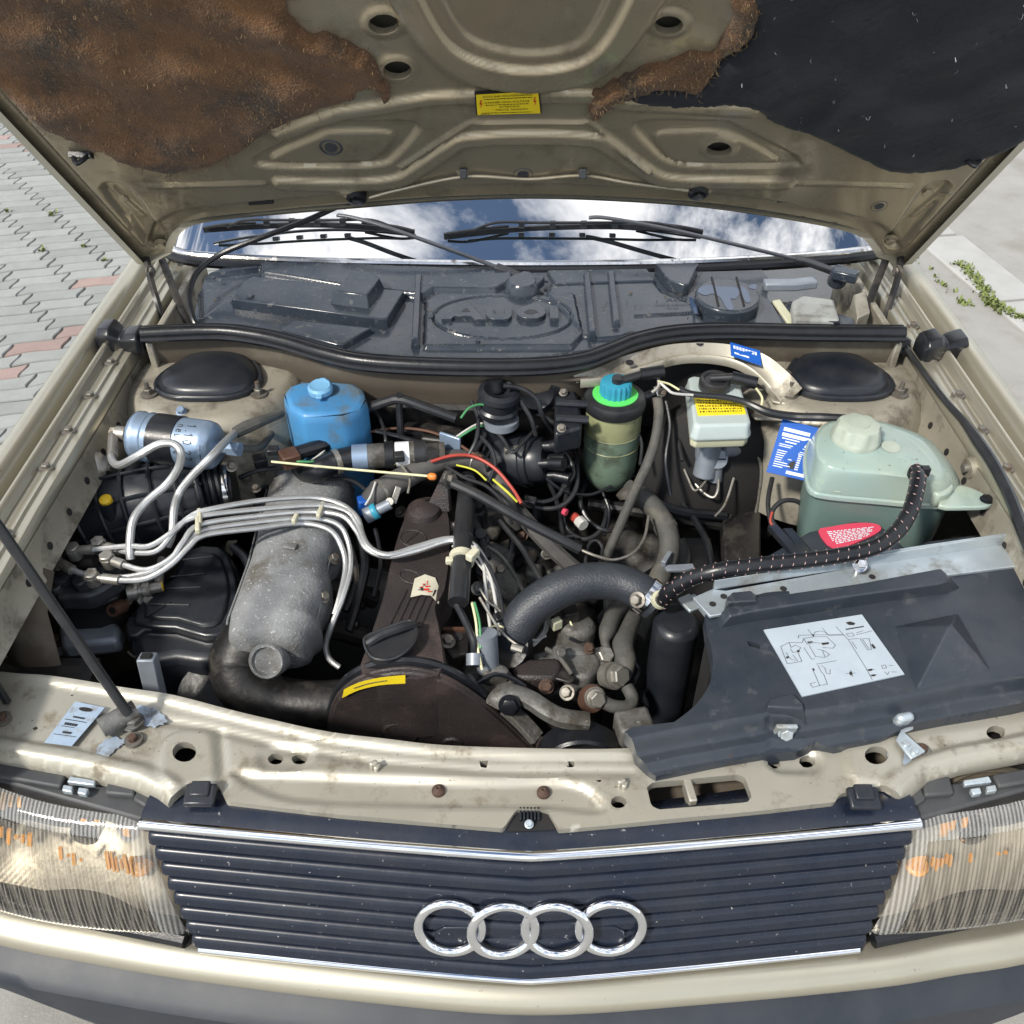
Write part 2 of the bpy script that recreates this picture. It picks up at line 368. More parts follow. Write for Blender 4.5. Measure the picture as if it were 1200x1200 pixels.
# interlocking wavy paving stones
DV, RV = A(.180, .058), A(.053, -.065); Lp = np.linalg.norm(DV); dh = DV / Lp; up2 = A(-dh[1], dh[0]); Wp = abs(RV @ up2); of = -(RV @ dh)
def paver_outline(inset):
    fw = lambda s: .0042 * sin(2 * pi * s / Lp - 1.2); lean = .026; pts = []; n = 10
    for i in range(n + 1): s = Lp * i / n; pts.append((s, fw(s)))
    for i in range(1, 6): t = i / 6; pts.append((Lp + lean * (t - .16 * sin(2 * pi * t)), fw(Lp) + (Wp + fw(Lp + lean - of) - fw(Lp)) * t))
    for i in range(n, -1, -1): s = Lp * i / n + lean; pts.append((s, Wp + fw(s - of)))
    for i in range(5, 0, -1): t = i / 6; pts.append((lean * (t - .16 * sin(2 * pi * t)), fw(0) + (Wp + fw(lean - of) - fw(0)) * t))
    p = np.array(pts); nx = np.roll(p, -1, 0) - np.roll(p, 1, 0); nx /= np.linalg.norm(nx, axis=1)[:, None] + 1e-9
    p = p + np.stack([-nx[:, 1], nx[:, 0]], 1) * inset; p -= A(Lp / 2 + .018, Wp / 2)
    return np.array([dh * a + up2 * b for a, b in p])
def ring3(o2, z): return np.concatenate([o2, np.full((len(o2), 1), z)], 1)
pv, pf = loft([ring3(paver_outline(.0032), -.02), ring3(paver_outline(.0032), .026), ring3(paver_outline(.0060), .030)], cap=(False, True))
pav = build('paving', sheet([(-14, .35, .0), (-.3, .35, .0), (-.3, 14, .0), (-14, 14, .0)]), 'sand_joint', kind='structure')
meshes = {}
for key, mm in (('g', 'paver_grey'), ('r', 'paver_red')):
    me = bpy.data.meshes.new('paving_stone'); me.from_pydata(pv.tolist(), [], pf); me.materials.append(MATS[mm]); meshes[key] = me
org = gp(60, 345); vis = [(-25, 118), (40, 118), (205, 335), (40, 560), (-25, 580)]
cand = []
for i in range(-70, 70):
    for j in range(-60, 60):
        c = org + DV * i + RV * j
        if c[0] > -.45 or c[0] < -6 or c[1] < .4 or c[1] > 7.5: continue
        x, y = pix((c[0], c[1], .03)); cand.append((c, x, y))
cx = np.array([c[1] for c in cand]); cy = np.array([c[2] for c in cand]); ins = sd_poly(cx, cy, vis) < 0
reds = set()
for rx, ry in [(132, 329), (98, 387), (66, 400), (22, 416), (-5, 432), (3, 160), (16, 166), (30, 172), (44, 178)]:
    reds.add(int(np.argmin((cx - rx) ** 2 + (1.8 * (cy - ry)) ** 2)))
order = sorted([k for k in range(len(cand)) if ins[k]], key=lambda k: -cy[k]); single = set(order[:300]) | (reds & set(order)); rest = []
rp = random.Random(2)
for k, (c, x, y) in enumerate(cand):
    if k in single:
        o = bpy.data.objects.new('paving_stone', meshes['r' if k in reds else 'g']); COL.objects.link(o)
        place(o, A(c[0], c[1], rp.uniform(-.0015, .0015)), pav); o.rotation_euler = (rp.gauss(0, .006), rp.gauss(0, .006), rp.gauss(0, .004))
    else: rest.append((pv + A(c[0], c[1], rp.uniform(-.0015, .0015)), pf))
build('paving_stones', join(*rest), 'paver_grey', pav, kind='stuff')
wg3 = build('grass', blades([gp(a, b) for a, b in [(63, 258), (66, 260), (125, 314), (100, 297), (52, 302), (135, 283), (12, 255)]], 70, .006, .03, 9), 'grass', kind='stuff', ang=None)
wg3.location.z += .02; wg3['label'] = 'tiny grass sprigs in the paving joints'; wg3['category'] = 'grass'
# ------------------------------------------------------------------ the car
car = empty('car', (0, .6, 0), None, 'champagne beige saloon with its bonnet raised over an open engine bay', 'car')
# ---- wings (fenders): pressed profile carried front to rear
def wing(s):
    prof = [(.93, .25), (.93, .50), (.905, .62), (.865, .70), (.825, .775), (.801, .822), (.790, .842), (.780, .850), (.770, .850), (.758, .846), (.752, .838), (.749, .817), (.744, .813), (.738, .817), (.735, .836), (.729, .8425), (.722, .8425), (.717, .838), (.714, .829), (.711, .827),
            (.702, .8275), (.698, .831), (.688, .8315), (.684, .8275), (.672, .8275), (.668, .829), (.665, .827), (.664, .80), (.668, .79)]
    prof = [(x if x >= .758 else .685 + (x - .664) * .777, z) for x, z in prof]
    ys = [.06, .12, .18, .24, .32, .45, .6, .8, 1.0, 1.15, 1.27]; rings = []
    for y in ys:
        dz = -.012 * max(0, (.45 - y) / .2) ** 1.6 if y < .45 else .012 * (y - .45) / .8
        rings.append(np.array([(s * (x - (.02 * max(0, .3 - y) / .2 if z > .7 else 0)), y, z + (dz if z > .6 else 0)) for x, z in prof]))
    return loft(rings, (True, False), closed=False)
for s, side in ((-1, 'paved'), (1, 'road')):
    v, f = wing(s)
    w = build('wing', (v, f if s < 0 else [q[::-1] for q in f]), 'paint', car, f'champagne wing edge with bolted gutter on the {side} side', ang=50)
    for (bx, by) in ([(103, 463), (77, 503), (51, 545), (7, 622), (126, 425)] if s < 0 else [(1138, 462), (1163, 502), (1192, 546), (1085, 383), (1060, 347)]):
        b = P(bx, by, .836); build('bolt', hexbolt((s * .7105, b[1], .829 + .012 * (b[1] - .45) / .8), (0, 0, 1), .0065, .008, 1.7), 'fastener', w)
    # inner wing rail and apron below it
    ys = np.linspace(.20, 1.2, 26); rings = []
    for y in ys:
        k_ = min(1, max(0, (.66 - y) / .08)); lo_ = [(.684, .812), (.682, .79), (.676, .765), (.670, .758)]; a_ = [(.665, .73), (.655, .66), (.63, .5), (.62, .3)]; b_ = [(.70, .745), (.76, .70), (.80, .55), (.80, .3)]
        rings.append(np.array([(s * x, y, z) for x, z in lo_ + [(p[0] + (q[0] - p[0]) * k_, p[1] + (q[1] - p[1]) * k_) for p, q in zip(a_, b_)]]))
    v, f = loft(rings, (False, False), closed=False)
    ap = build('inner_wing', (v, f if s < 0 else [q[::-1] for q in f]), 'paint_dirty', car, f'dirty inner wing panel on the {side} side', ang=40)
    for k in range(7):
        y = .36 + .075 * k; build('hole', lathe([(.0, .0), (.006, 0), (.006, .0015), (0, .0015)], (s * .6795, y, .778), (-s, 0, .25), 12), 'dark', ap)
for s in (-1, 1): build('lamp_well', box((s * .70, .22, .48), (.20, .20, .38)), 'engine_dark', car)
# ---- strut towers
def tower(s, cx, cy):
    c = P(cx, cy, .80); c[2] = 0; c = A(s * .545, c[1], 0)
    prof = [(.185, .60), (.184, .63), (.178, .69), (.166, .755), (.150, .787), (.138, .799), (.128, .802), (.10, .802), (0, .802)]
    return c, lathe(prof, c, (0, 0, 1), 40)
for s, (cx, cy), side in ((-1, (248, 440), 'fuel filter'), (1, (980, 440), 'coolant tank')):
    c, g = tower(s, cx, cy); t = build('strut_tower', g, 'paint_dirty', car, f'champagne suspension strut tower behind the {side}', ang=60)
    rg_ = []
    for r_, h_ in [(1.0, 0), (1.07, .001), (1.07, .007), (1.03, .0095), (.98, .0080), (.955, .0080), (.93, .013), (.87, .018), (.70, .0225), (.42, .0265), (.2, .0285), (.02, .029)]:
        a = np.arange(36) * 2 * pi / 36; R = .080 * (1 + .09 * np.cos(3 * (a - pi / 2 + .0))) * r_
        rg_.append(np.stack([c[0] + R * np.cos(a) * 1.06, c[1] + R * np.sin(a) - .012, np.full(36, .803 + h_)], 1))
    build('cap', loft(rg_), 'black_plastic', t, 'dusty black cap on the strut tower', ang=50)
    for a in (pi / 2, pi / 2 + 2.094, pi / 2 + 4.19):
        q = A(c[0] + .108 * cos(a), c[1] - .012 + .108 * sin(a), .802)
        build('nut', join(hexbolt(q, (0, 0, 1), .0075, .013, 1.9), lathe([(.004, .0), (.004, .026), (0, .026)], q, (0, 0, 1), 10)), 'fastener', t)
# ---- front panel (lock carrier)
ZS = .72
rear = [(-140, 770), (0, 790), (60, 795), (145, 808), (205, 818), (300, 842), (390, 861), (460, 870), (520, 876), (620, 880), (735, 880), (850, 872), (1000, 852), (1100, 832), (1200, 812), (1340, 785)]
front = [(1340, 852), (1200, 884), (1130, 897), (1092, 908), (1072, 925), (1056, 932), (1046, 930), (1036, 924), (1030, 922), (985, 930), (978, 940), (900, 949), (745, 964), (655, 972), (641, 949), (605, 949), (590, 971), (400, 955), (265, 939), (255, 918), (222, 920), (205, 935), (196, 941), (182, 931), (155, 918), (100, 905), (0, 887), (-140, 862)]
def uvS(pts): return np.array([P(x, y, ZS)[:2] for x, y in pts])
outl = uvS(catmull([A(*p) for p in rear], 4)[:] + [A(*p) for p in front])
def eS(x, y, rx, ry): return uvS([(x + rx * cos(a), y + ry * sin(a)) for a in np.arange(24) * 2 * pi / 24])
holes = [eS(217, 884, 14, 12), eS(1026, 888, 14, 11), eS(322, 886, 9.5, 6.5), eS(350, 886, 9.5, 6.5), eS(908, 892, 8, 5.5), eS(947, 889, 9.5, 7), eS(242, 902, 4, 3), eS(1000, 907, 4, 3),
         eS(84, 811, 3.5, 2.6), eS(55, 820, 3, 2.5), eS(41, 853, 3.5, 2.6), eS(220, 838, 3.8, 3), eS(567, 895, 5, 4), eS(702, 920, 4, 3), eS(725, 940, 9.5, 7), eS(1167, 858, 11, 8),
         uvS([(664, 892), (673, 892), (673, 899), (664, 899)]), uvS([(758, 922), (766, 916), (866, 908), (873, 912), (881, 933), (876, 940), (772, 949), (763, 944)])]
rec = uvS(catmull([A(*p) for p in [(272, 903), (300, 905), (420, 910), (560, 915), (640, 914), (685, 922), (708, 946), (690, 950), (640, 945), (500, 943), (360, 938), (305, 925)]], 4, True))
boss = [uvS(catmull([A(*p) for p in [(186, 890), (192, 868), (215, 857), (246, 859), (253, 880), (254, 905), (242, 918), (205, 925), (190, 910)]], 4, True)),
        uvS(catmull([A(*p) for p in [(990, 890), (992, 870), (1020, 862), (1052, 864), (1060, 885), (1050, 910), (1030, 920), (1000, 915)]], 4, True))]
grooves = [uvS([(150, 838), (240, 852), (320, 872), (430, 892), (560, 903), (740, 905)]), uvS([(258, 860), (262, 920)])]
lipf = [uvS([(-140, 866), (0, 890), (100, 908), (155, 921), (183, 936), (196, 952)]), uvS([(1340, 856), (1200, 887), (1130, 900), (1092, 911), (1072, 928), (1058, 940)])]
rearl = uvS(rear)
plateL = uvS([(40, 858), (115, 822), (180, 835), (150, 885), (100, 880)])
def hS(U, V):
    h = .0055 * sst(sd_line(U, V, rearl) - .010, .008)
    h += -.007 * sst(sd_poly(U, V, rec), .008)
    for b in boss: h += .005 * sst(sd_poly(U, V, b), .01)
    for gl in grooves: h += -.004 * sst(sd_line(U, V, gl) - .004, .01)
    for l in lipf:
        d = sd_line(U, V, l); h += .006 * sst(d - .028, .008) - .020 * sst(d - .006, .016)
    for x, y in [(335, 886), (930, 890)]:
        q = P(x, y, ZS)[:2]; h += -.006 * sst(sd_line(U, V, [(q[0] - .016, q[1]), (q[0] + .016, q[1])]) - .016, .012)
    h += .0008 * np.sin(U * 37 + 2) * np.sin(V * 51)
    return h
front_panel = build('front_panel', relief(outl, .0042, hS, lambda U, V, H: np.stack([U, V, ZS + H], -1), holes, rim=.012), 'paint_worn', car, 'worn champagne front cross panel full of holes above the grille', ang=60)
fl = catmull(PS(rear, ZS + .003), 4); build('flange', loft([np.array(fl), np.array(fl) + A(0, .004, -.006), np.array(fl) + A(0, .004, -.10)], (False, False), closed=False), 'paint_dirty', front_panel)
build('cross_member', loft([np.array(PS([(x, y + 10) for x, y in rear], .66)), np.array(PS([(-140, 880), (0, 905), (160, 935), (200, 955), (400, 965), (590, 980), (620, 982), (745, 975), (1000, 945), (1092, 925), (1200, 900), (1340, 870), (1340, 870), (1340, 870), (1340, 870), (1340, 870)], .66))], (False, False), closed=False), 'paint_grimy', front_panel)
for x, y, r in [(157, 868, .011), (3, 843, .011), (1080, 880, .010)]:
    c = P(x, y, ZS + .002); wsh = build('washer', lathe([(.004, 0), (r, 0), (r, .003), (.004, .003)], c, (0, 0, 1), 24), 'fastener', front_panel); build('bolt', hexbolt(c + A(0, 0, .001), (0, 0, 1), .0055, .008, 1.1), 'rust', wsh)
for x, y in [(514, 928), (637, 930)]:
    build('clip', lathe([(.008, 0), (.008, .004), (.005, .007), (.0025, .009), (0, .006)], P(x, y, ZS - .007), (0, 0, 1), 16), 'rust', front_panel)
for x, y in [(438, 897), (728, 918)]:
    build('clip', join(box(P(x, y, ZS + .004), (.010, .006, .014), rz=.5), box(P(x + 4, y + 2, ZS + .003), (.006, .010, .008), rz=-.4)), 'paint_worn', front_panel, bevel=.002)
c = P(808, 931, ZS - .012); build('bracket', box(c, (.010, .03, .02), rz=.1), 'paint_worn', front_panel, bevel=.002)
# ---- grille surround, chrome strips, slats, rings
GT = lambda x: A(x, .004 + .040 * min(abs(x) / .449, 1.1) ** 1.15, .700)       # top chrome line
GB = lambda x: A(x, -.054 + .038 * min(abs(x) / .41, 1.1) ** 1.15, .520)        # bottom chrome line
def gpt(x, s, o=0):
    a, b = GT(x), GB(x); p = a + (b - a) * s; return p + nrm(A(0, -.18, .058)) * o
def xend(s): return .449 + (.412 - .449) * s
grille = build('grille', loft([np.array([gpt(x, s, -.028) for x in np.linspace(-xend(s), xend(s), 25)]) for s in np.linspace(-.02, 1.02, 5)], (False, False), closed=False), 'dark', car, 'black slatted radiator grille with chrome strips and four linked rings')
NSL = 8
for k in range(NSL):
    s = .045 + (k + .5) * .945 / NSL; hh = .945 / NSL * .1885; xe = xend(s) - .003
    prof = [(-.022, -hh * .40), (-.008, -hh * .45), (.0005, -hh * .43), (.0035, -hh * .34), (.0035, hh * .02), (.0022, hh * .24), (-.001, hh * .36), (-.008, hh * .42), (-.022, hh * .44)]
    dn = nrm(GT(0) - GB(0)); no = nrm(A(0, -.18, .058)); rings = []
    xs = [-xe - .001, -xe, -xe + .004] + list(np.linspace(-xe + .012, xe - .012, 41)) + [xe - .004, xe, xe + .001]
    for i, x in enumerate(xs):
        p = gpt(x, s); q = .55 if i in (0, len(xs) - 1) else (.85 if i in (1, len(xs) - 2) else 1)
        rings.append(np.array([p + no * (a if a < -.02 else a * 1.0 - (1 - q) * .006) + dn * b * q for a, b in prof]))
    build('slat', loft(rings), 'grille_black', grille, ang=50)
def strip(fn, x1, prof, name, m, par, **kw):
    xs = np.linspace(-x1, x1, 61); dn = nrm(GT(0) - GB(0)); no = nrm(A(0, -.18, .058))
    return build(name, loft([np.array([fn(x) + no * a + dn * b for a, b in prof]) for x in xs]), m, par, **kw)
hr = [(cos(a), sin(a)) for a in np.linspace(-pi / 2, pi / 2, 9)]
strip(GT, .4495, [(.006 * a + .001, .0062 * b) for a, b in hr] + [(-.01, .006), (-.01, -.006)], 'chrome_strip', 'chrome', grille, label='upper chrome strip of the grille', ang=50)
strip(GB, .405, [(.005 * a + .001, .0048 * b) for a, b in hr] + [(-.01, .004), (-.01, -.004)], 'chrome_strip', 'chrome', grille, label='lower chrome strip of the grille', ang=50)
# black capping between chrome strip and front panel
xs = np.linspace(-.449, .449, 61); rr = []
rearx = lambda x: .068 + .060 * (abs(x) / .449) ** 1.3
for s_, dz in ((0, 0), (.12, .004), (.3, .0075), (.5, .0085), (.66, .004), (.8, -.006), (1, -.02)):
    row = []
    for x in xs:
        a = GT(x) + A(0, -.001, .003); b = A(x * (1 - .07 * s_), rearx(x), .711); q = a + (b - a) * min(s_, 1.0); q[2] = .704 + dz; row.append(q)
    rr.append(np.array(row))
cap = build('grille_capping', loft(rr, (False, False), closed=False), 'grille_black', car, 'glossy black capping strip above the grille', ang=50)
for x, y in [(235, 932), (1012, 936)]:
    c = P(x, y, .725); t = build('clip', box(c, (.036, .026, .010), rx=.25), 'black_plastic', cap, bevel=.003); build('clip_tongue', box(c + A(0, .004, .007), (.022, .018, .006), rx=.25), 'black_plastic', t, bevel=.002)
c = P(622, 958, .716); lt = build('latch_slot', slab([(594, 974), (604, 950), (610, 946), (636, 946), (643, 952), (650, 972)], .714, .70), 'dark', cap)
build('rib_block', join(*[box(P(610 + 4.2 * k, 954, .7165), (.0022, .016, .005)) for k in range(6)]), 'black_plastic', lt, bevel=.0006)
build('screw', hexbolt(P(620, 966, .717), (0, -.3, 1), .004, .006, 1.3), 'zinc', lt)
no = nrm(A(0, -.18, .058)); dn = nrm(GT(0) - GB(0))
RC = [527.5, 590, 652.5, 715.5]
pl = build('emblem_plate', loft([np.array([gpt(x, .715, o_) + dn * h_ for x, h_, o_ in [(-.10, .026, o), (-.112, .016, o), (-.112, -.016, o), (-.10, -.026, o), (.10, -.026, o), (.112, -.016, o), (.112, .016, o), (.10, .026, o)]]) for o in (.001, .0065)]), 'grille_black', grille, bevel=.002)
for k, xx in enumerate(RC):
    q = PN(xx, 1087.5 + (3.5 if k in (1, 2) else 0), gpt((xx - 622) / 990, .7, .010), no); Rr, rr_ = .0368, .0060
    V, F = [], []; tw = (.016 if k % 2 == 0 else -.016)
    n1, n2 = 64, 14
    yaw = (xx - 621) / 97 * .05; tx = nrm(A(cos(yaw), 0.0, 0) + no * sin(yaw))
    for i in range(n1):
        a = 2 * pi * i / n1; d = tx * cos(a) + dn * sin(a)
        zo = .0030 * cos(a) * (1 if k % 2 == 0 else -1)
        for j in range(n2):
            b = 2 * pi * j / n2; V.append(q + d * (Rr + rr_ * cos(b)) + no * (rr_ * .8 * sin(b) + zo))
    F = [(i * n2 + j, ((i + 1) % n1) * n2 + j, ((i + 1) % n1) * n2 + (j + 1) % n2, i * n2 + (j + 1) % n2) for i in range(n1) for j in range(n2)]
    build('ring', (np.array(V), F), 'chrome', grille, ang=None)
# ---- apron under the lamps, bumper
def fcurve(pts, k=6): return catmull([np.asarray(p, float) for p in pts], k)
apt = [(-170, 1020), (0, 1064), (110, 1086), (222, 1110), (420, 1136), (622, 1156), (830, 1140), (1028, 1121), (1120, 1102), (1200, 1087), (1370, 1045)]
apb = [(-170, 1060), (0, 1108), (110, 1130), (222, 1149), (420, 1174), (622, 1190), (830, 1177), (1028, 1158), (1120, 1143), (1200, 1130), (1370, 1090)]
t_, b_ = fcurve(PS(apt, .512)), fcurve(PS(apb, .488)); t_ = np.array(t_); b_ = np.array(b_)
m1 = t_ * .75 + b_ * .25 + A(0, 0, .006); m2 = t_ * .3 + b_ * .7 + A(0, -.002, .008); m3 = b_ + A(0, -.001, .003)
build('valance', loft([t_ + A(0, .06, -.02), t_, m1, m2, m3, b_, b_ + A(0, .012, -.012)], (False, False), closed=False), 'paint', car, 'champagne painted strip between grille and bumper', ang=60)
bb = b_ + A(0, .006, -.010); kk = 1 - np.clip((np.abs(b_[:, :1]) - .50) / .16, 0, 1) ** 1.5; dn2 = lambda o, z: bb + np.concatenate([np.zeros_like(kk), np.full_like(kk, o), z * (1 + 1.6 * kk)], 1); bp = [bb, bb + A(0, -.006, -.004), bb + A(0, -.026, -.012), bb + A(0, -.036, -.022), dn2(-.038, -.04), dn2(-.030, -.058), dn2(-.012, -.068), dn2(.06, -.072)]
build('bumper', loft(bp, (False, False), closed=False), 'bumper_black', car, 'weathered black plastic front bumper', ang=40)
# ---- headlamps
mlens = bpy.data.materials.new('lens_glass'); mlens.use_nodes = True; t = mlens.node_tree; t.nodes.clear(); L = t.links.new
o_ = N(t, 'ShaderNodeOutputMaterial'); gl = N(t, 'ShaderNodeBsdfGlossy', i_Roughness=.05); gl.inputs[0].default_value = (.95, .96, 1, 1); tr = N(t, 'ShaderNodeBsdfTransparent'); tr.inputs[0].default_value = (.93, .93, .90, 1)
df = N(t, 'ShaderNodeBsdfDiffuse'); df.inputs[0].default_value = (.66, .60, .50, 1); fr = N(t, 'ShaderNodeFresnel', i_IOR=1.62); m_a = N(t, 'ShaderNodeMixShader'); m_b = N(t, 'ShaderNodeMixShader', i_0=.16)
ps_ = N(t, 'ShaderNodeNewGeometry'); nz_ = N(t, 'ShaderNodeTexWave', i_Scale=62.0, i_Distortion=1.0, i_Detail=1.0); nz_.inputs['Detail Scale'].default_value = .02; L(ps_.outputs['Position'], nz_.inputs['Vector']); mr_ = N(t, 'ShaderNodeMapRange', i_1=.1, i_2=1.0, i_3=.03, i_4=.20); L(nz_.outputs['Fac'], mr_.inputs[0]); L(mr_.outputs[0], m_b.inputs[0]); L(fr.outputs[0], m_a.inputs[0]); L(tr.outputs[0], m_a.inputs[1]); L(gl.outputs[0], m_a.inputs[2]); L(m_a.outputs[0], m_b.inputs[1]); L(df.outputs[0], m_b.inputs[2]); L(m_b.outputs[0], o_.inputs[0]); MATS['lens_glass'] = mlens
ml2 = mlens.copy(); ml2.name = 'lens_frost'; MATS['lens_frost'] = ml2
for n_ in ml2.node_tree.nodes:
    if n_.type == 'MAP_RANGE': n_.inputs[3].default_value = .08; n_.inputs[4].default_value = .30
    if n_.type == 'BSDF_DIFFUSE': n_.inputs[0].default_value = (.72, .71, .67, 1)
mat('reflector', (.46, .42, .35), (.36, .31, .24), .46, .10, metal=.6, scale=7, bump=.5, bscale=30, bdist=.004)
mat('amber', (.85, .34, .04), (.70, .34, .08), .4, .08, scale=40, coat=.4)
mat('lamp_housing', (.03, .033, .038), (.045, .047, .05), .55, .1, scale=20, dust=(.09, .09, .088), dustamt=.5)
def lamp(s):
    mir = (lambda x: x) if s < 0 else (lambda x: 1241 - x)
    ti, to = P(mir(168), 966, .692), P(mir(0), 918, .692); bi, bo = P(mir(216), 1104, .522), P(mir(0), 1061, .525)
    ex = 1.45; nn_ = nrm(A(s * .25, -.9, .3))
    def surf(u, w, fl):
        p = (ti + (to - ti) * u) * (1 - w) + (bi + (bo - bi) * u) * w; bow = .012 * sin(pi * w) + .02 * sin(pi * min(u / ex, 1)) - .035 * max(0, u - 1)
        edge = min(u * 12, 1, w * 8, (1 - w) * 8); return p + nn_ * (bow + fl - .012 * (1 - min(1, max(edge, 0))) ** 2)
    def patch(u0, u1, w0, w1, per, amp, slant=0.0, nv=10):
        nu = int((u1 - u0) / per * 8) + 1; V = []
        for i in range(nu + 1):
            u = u0 + (u1 - u0) * i / nu
            for j in range(nv + 1): w = w0 + (w1 - w0) * j / nv; V.append(surf(u, w, amp * abs(sin(pi * (u + slant * w) / per))))
        k = nv + 1; F = [(i * k + j, (i + 1) * k + j, (i + 1) * k + j + 1, i * k + j + 1) for i in range(nu) for j in range(nv)]
        return np.array(V), (F if s < 0 else [q[::-1] for q in F])
    side = 'paved' if s < 0 else 'road'
    hl = empty('headlight', (bi + bo) / 2, car, f'rectangular fluted headlight on the {side} side')
    build('lens', join(patch(.085, .50, .13, .90, .030, .0024), patch(.50, ex, .13, .90, .030, .0024)), 'lens_glass', hl, ang=75)
    build('lens_border', join(patch(0, .085, 0, 1, .02, .0006, .35, 60), patch(.085, ex, 0, .13, .021, .0012, .25, 5), patch(.085, ex, .90, 1, .021, .0012, -.25, 5)), 'lens_frost', hl, ang=75)
    back = A(0, .085, -.012); ti2, to2, bi2, bo2 = ti + A(0, .01, -.012), ti + (to - ti) * ex + A(0, .01, -.012), bi + A(0, .012, .012), bi + (bo - bi) * ex + A(0, .012, .012)
    # stepped bright reflector: two bowls side by side plus floor and sides
    n = 26; V = []
    for i in range(n + 1):
        for j in range(13):
            u, w = i / n, j / 12; p = (ti2 * (1 - u) + to2 * u) * (1 - w) + (bi2 * (1 - u) + bo2 * u) * w
            d1 = 1 - min(1, ((u - .36) / .36) ** 2 + ((w - .45) / .62) ** 2); d2 = 1 - min(1, ((u - .85) / .17) ** 2 + ((w - .5) / .6) ** 2)
            e = min(1, 9 * min(u, 1 - u, w, 1 - w)); V.append(p + A(0, 1, -.05) * (.012 + .028 * e + .055 * max(d1, 0) + .03 * math.sqrt(max(d2, 0))))
    F = [(i * 13 + j, (i + 1) * 13 + j, (i + 1) * 13 + j + 1, i * 13 + j + 1) for i in range(n) for j in range(12)]
    build('reflector', (np.array(V), F), 'reflector', hl, ang=40)
    q = lambda u, w, d: (ti2 * (1 - u) + to2 * u) * (1 - w) + (bi2 * (1 - u) + bo2 * u) * w + A(0, d, 0)
    build('bulb_shield', lathe([(.0, 0), (.015, .002), (.018, .012), (.018, .03), (0, .03)], q(.36, .47, .05), (0, -1, .2), 20), 'chrome_worn', hl)
    def lobe(u, w, d, ru, rw):                  # domed amber bulb cover behind the glass
        V, F = [], []
        for i in range(7):
            for j in range(20):
                a = 2 * pi * j / 20; r = sin(i / 6 * pi / 2); V.append(q(u + ru * r * cos(a), w + rw * r * sin(a), d - .02 * cos(i / 6 * pi / 2)))
        F = [(i * 20 + j, i * 20 + (j + 1) % 20, (i + 1) * 20 + (j + 1) % 20, (i + 1) * 20 + j) for i in range(6) for j in range(20)]; return np.array(V), F
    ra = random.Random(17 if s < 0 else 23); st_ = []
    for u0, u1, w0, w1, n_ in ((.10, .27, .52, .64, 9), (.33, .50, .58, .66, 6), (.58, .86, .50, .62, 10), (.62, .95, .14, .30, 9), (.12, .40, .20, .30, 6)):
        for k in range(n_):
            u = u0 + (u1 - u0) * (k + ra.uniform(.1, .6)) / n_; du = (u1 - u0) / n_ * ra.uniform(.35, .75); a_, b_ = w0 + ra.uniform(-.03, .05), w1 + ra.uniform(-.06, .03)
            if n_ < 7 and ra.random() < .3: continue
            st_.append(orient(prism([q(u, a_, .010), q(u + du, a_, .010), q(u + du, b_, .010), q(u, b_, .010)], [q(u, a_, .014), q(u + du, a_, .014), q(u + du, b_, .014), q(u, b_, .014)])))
    build('amber_streaks', join(*st_), 'amber', hl, kind='stuff')  # thin amber bars added to imitate orange light refracted by the lens flutes
    build('amber_bulb', lobe(.19, .82, .050, .05, .05), 'amber', hl)
    bl_ = build('bulb_holder', lathe([(.010, 0), (.012, .02), (.007, .035), (.007, .05), (0, .052)], q(.36, .47, .115), (0, -1, .1), 16), 'chrome_worn', hl)
    for w0, d in ((.02, .012), (.98, .010)):
        pass
    rim_top = [ti + A(s * -.012, .004, .006), ti, ti + (to - ti) * ex]
    # black housing above the lens with metal spring clip
    hz = .695; hp = [(mir(0 - 180), 862), (mir(0), 893), (mir(90), 910), (mir(160), 924), (mir(186), 938), (mir(172), 962), (mir(120), 948), (mir(0), 915), (mir(-180), 868)]
    build('housing', slab([(p[0], p[1]) for p in hp], hz, hz - .03), 'lamp_housing', hl, bevel=.004)
    build('housing_cover', slab([(mir(0 - 60), 885), (mir(0), 893), (mir(78), 907), (mir(70), 922), (mir(0), 910), (mir(-60), 900)], hz + .009, hz), 'lamp_housing', hl, bevel=.003)
    build('housing_cover', slab([(mir(128), 909), (mir(160), 911), (mir(157), 932), (mir(122), 929)], hz + .011, hz), 'lamp_housing', hl, bevel=.003)
    build('housing_cover', slab([(mir(163), 918), (mir(184), 928), (mir(172), 946), (mir(155), 936)], hz + .008, hz), 'lamp_housing', hl, bevel=.003)
    ck = build('spring_clip', join(slab([(mir(82), 909), (mir(112), 914), (mir(110), 920), (mir(78), 916)], hz + .013, hz + .006), slab([(mir(74), 919), (mir(85), 921), (mir(84), 928), (mir(72), 926)], hz + .012, hz + .004), slab([(mir(92), 922), (mir(104), 924), (mir(100), 931), (mir(90), 929)], hz + .012, hz + .004)), 'zinc', hl, bevel=.0015)
    build('seal', tube(PS([(mir(-170), 1014), (mir(0), 1057), (mir(110), 1080), (mir(200), 1098), (mir(218), 1102)], .518), .010, 8), 'rubber', hl)
lamp(-1); lamp(1)
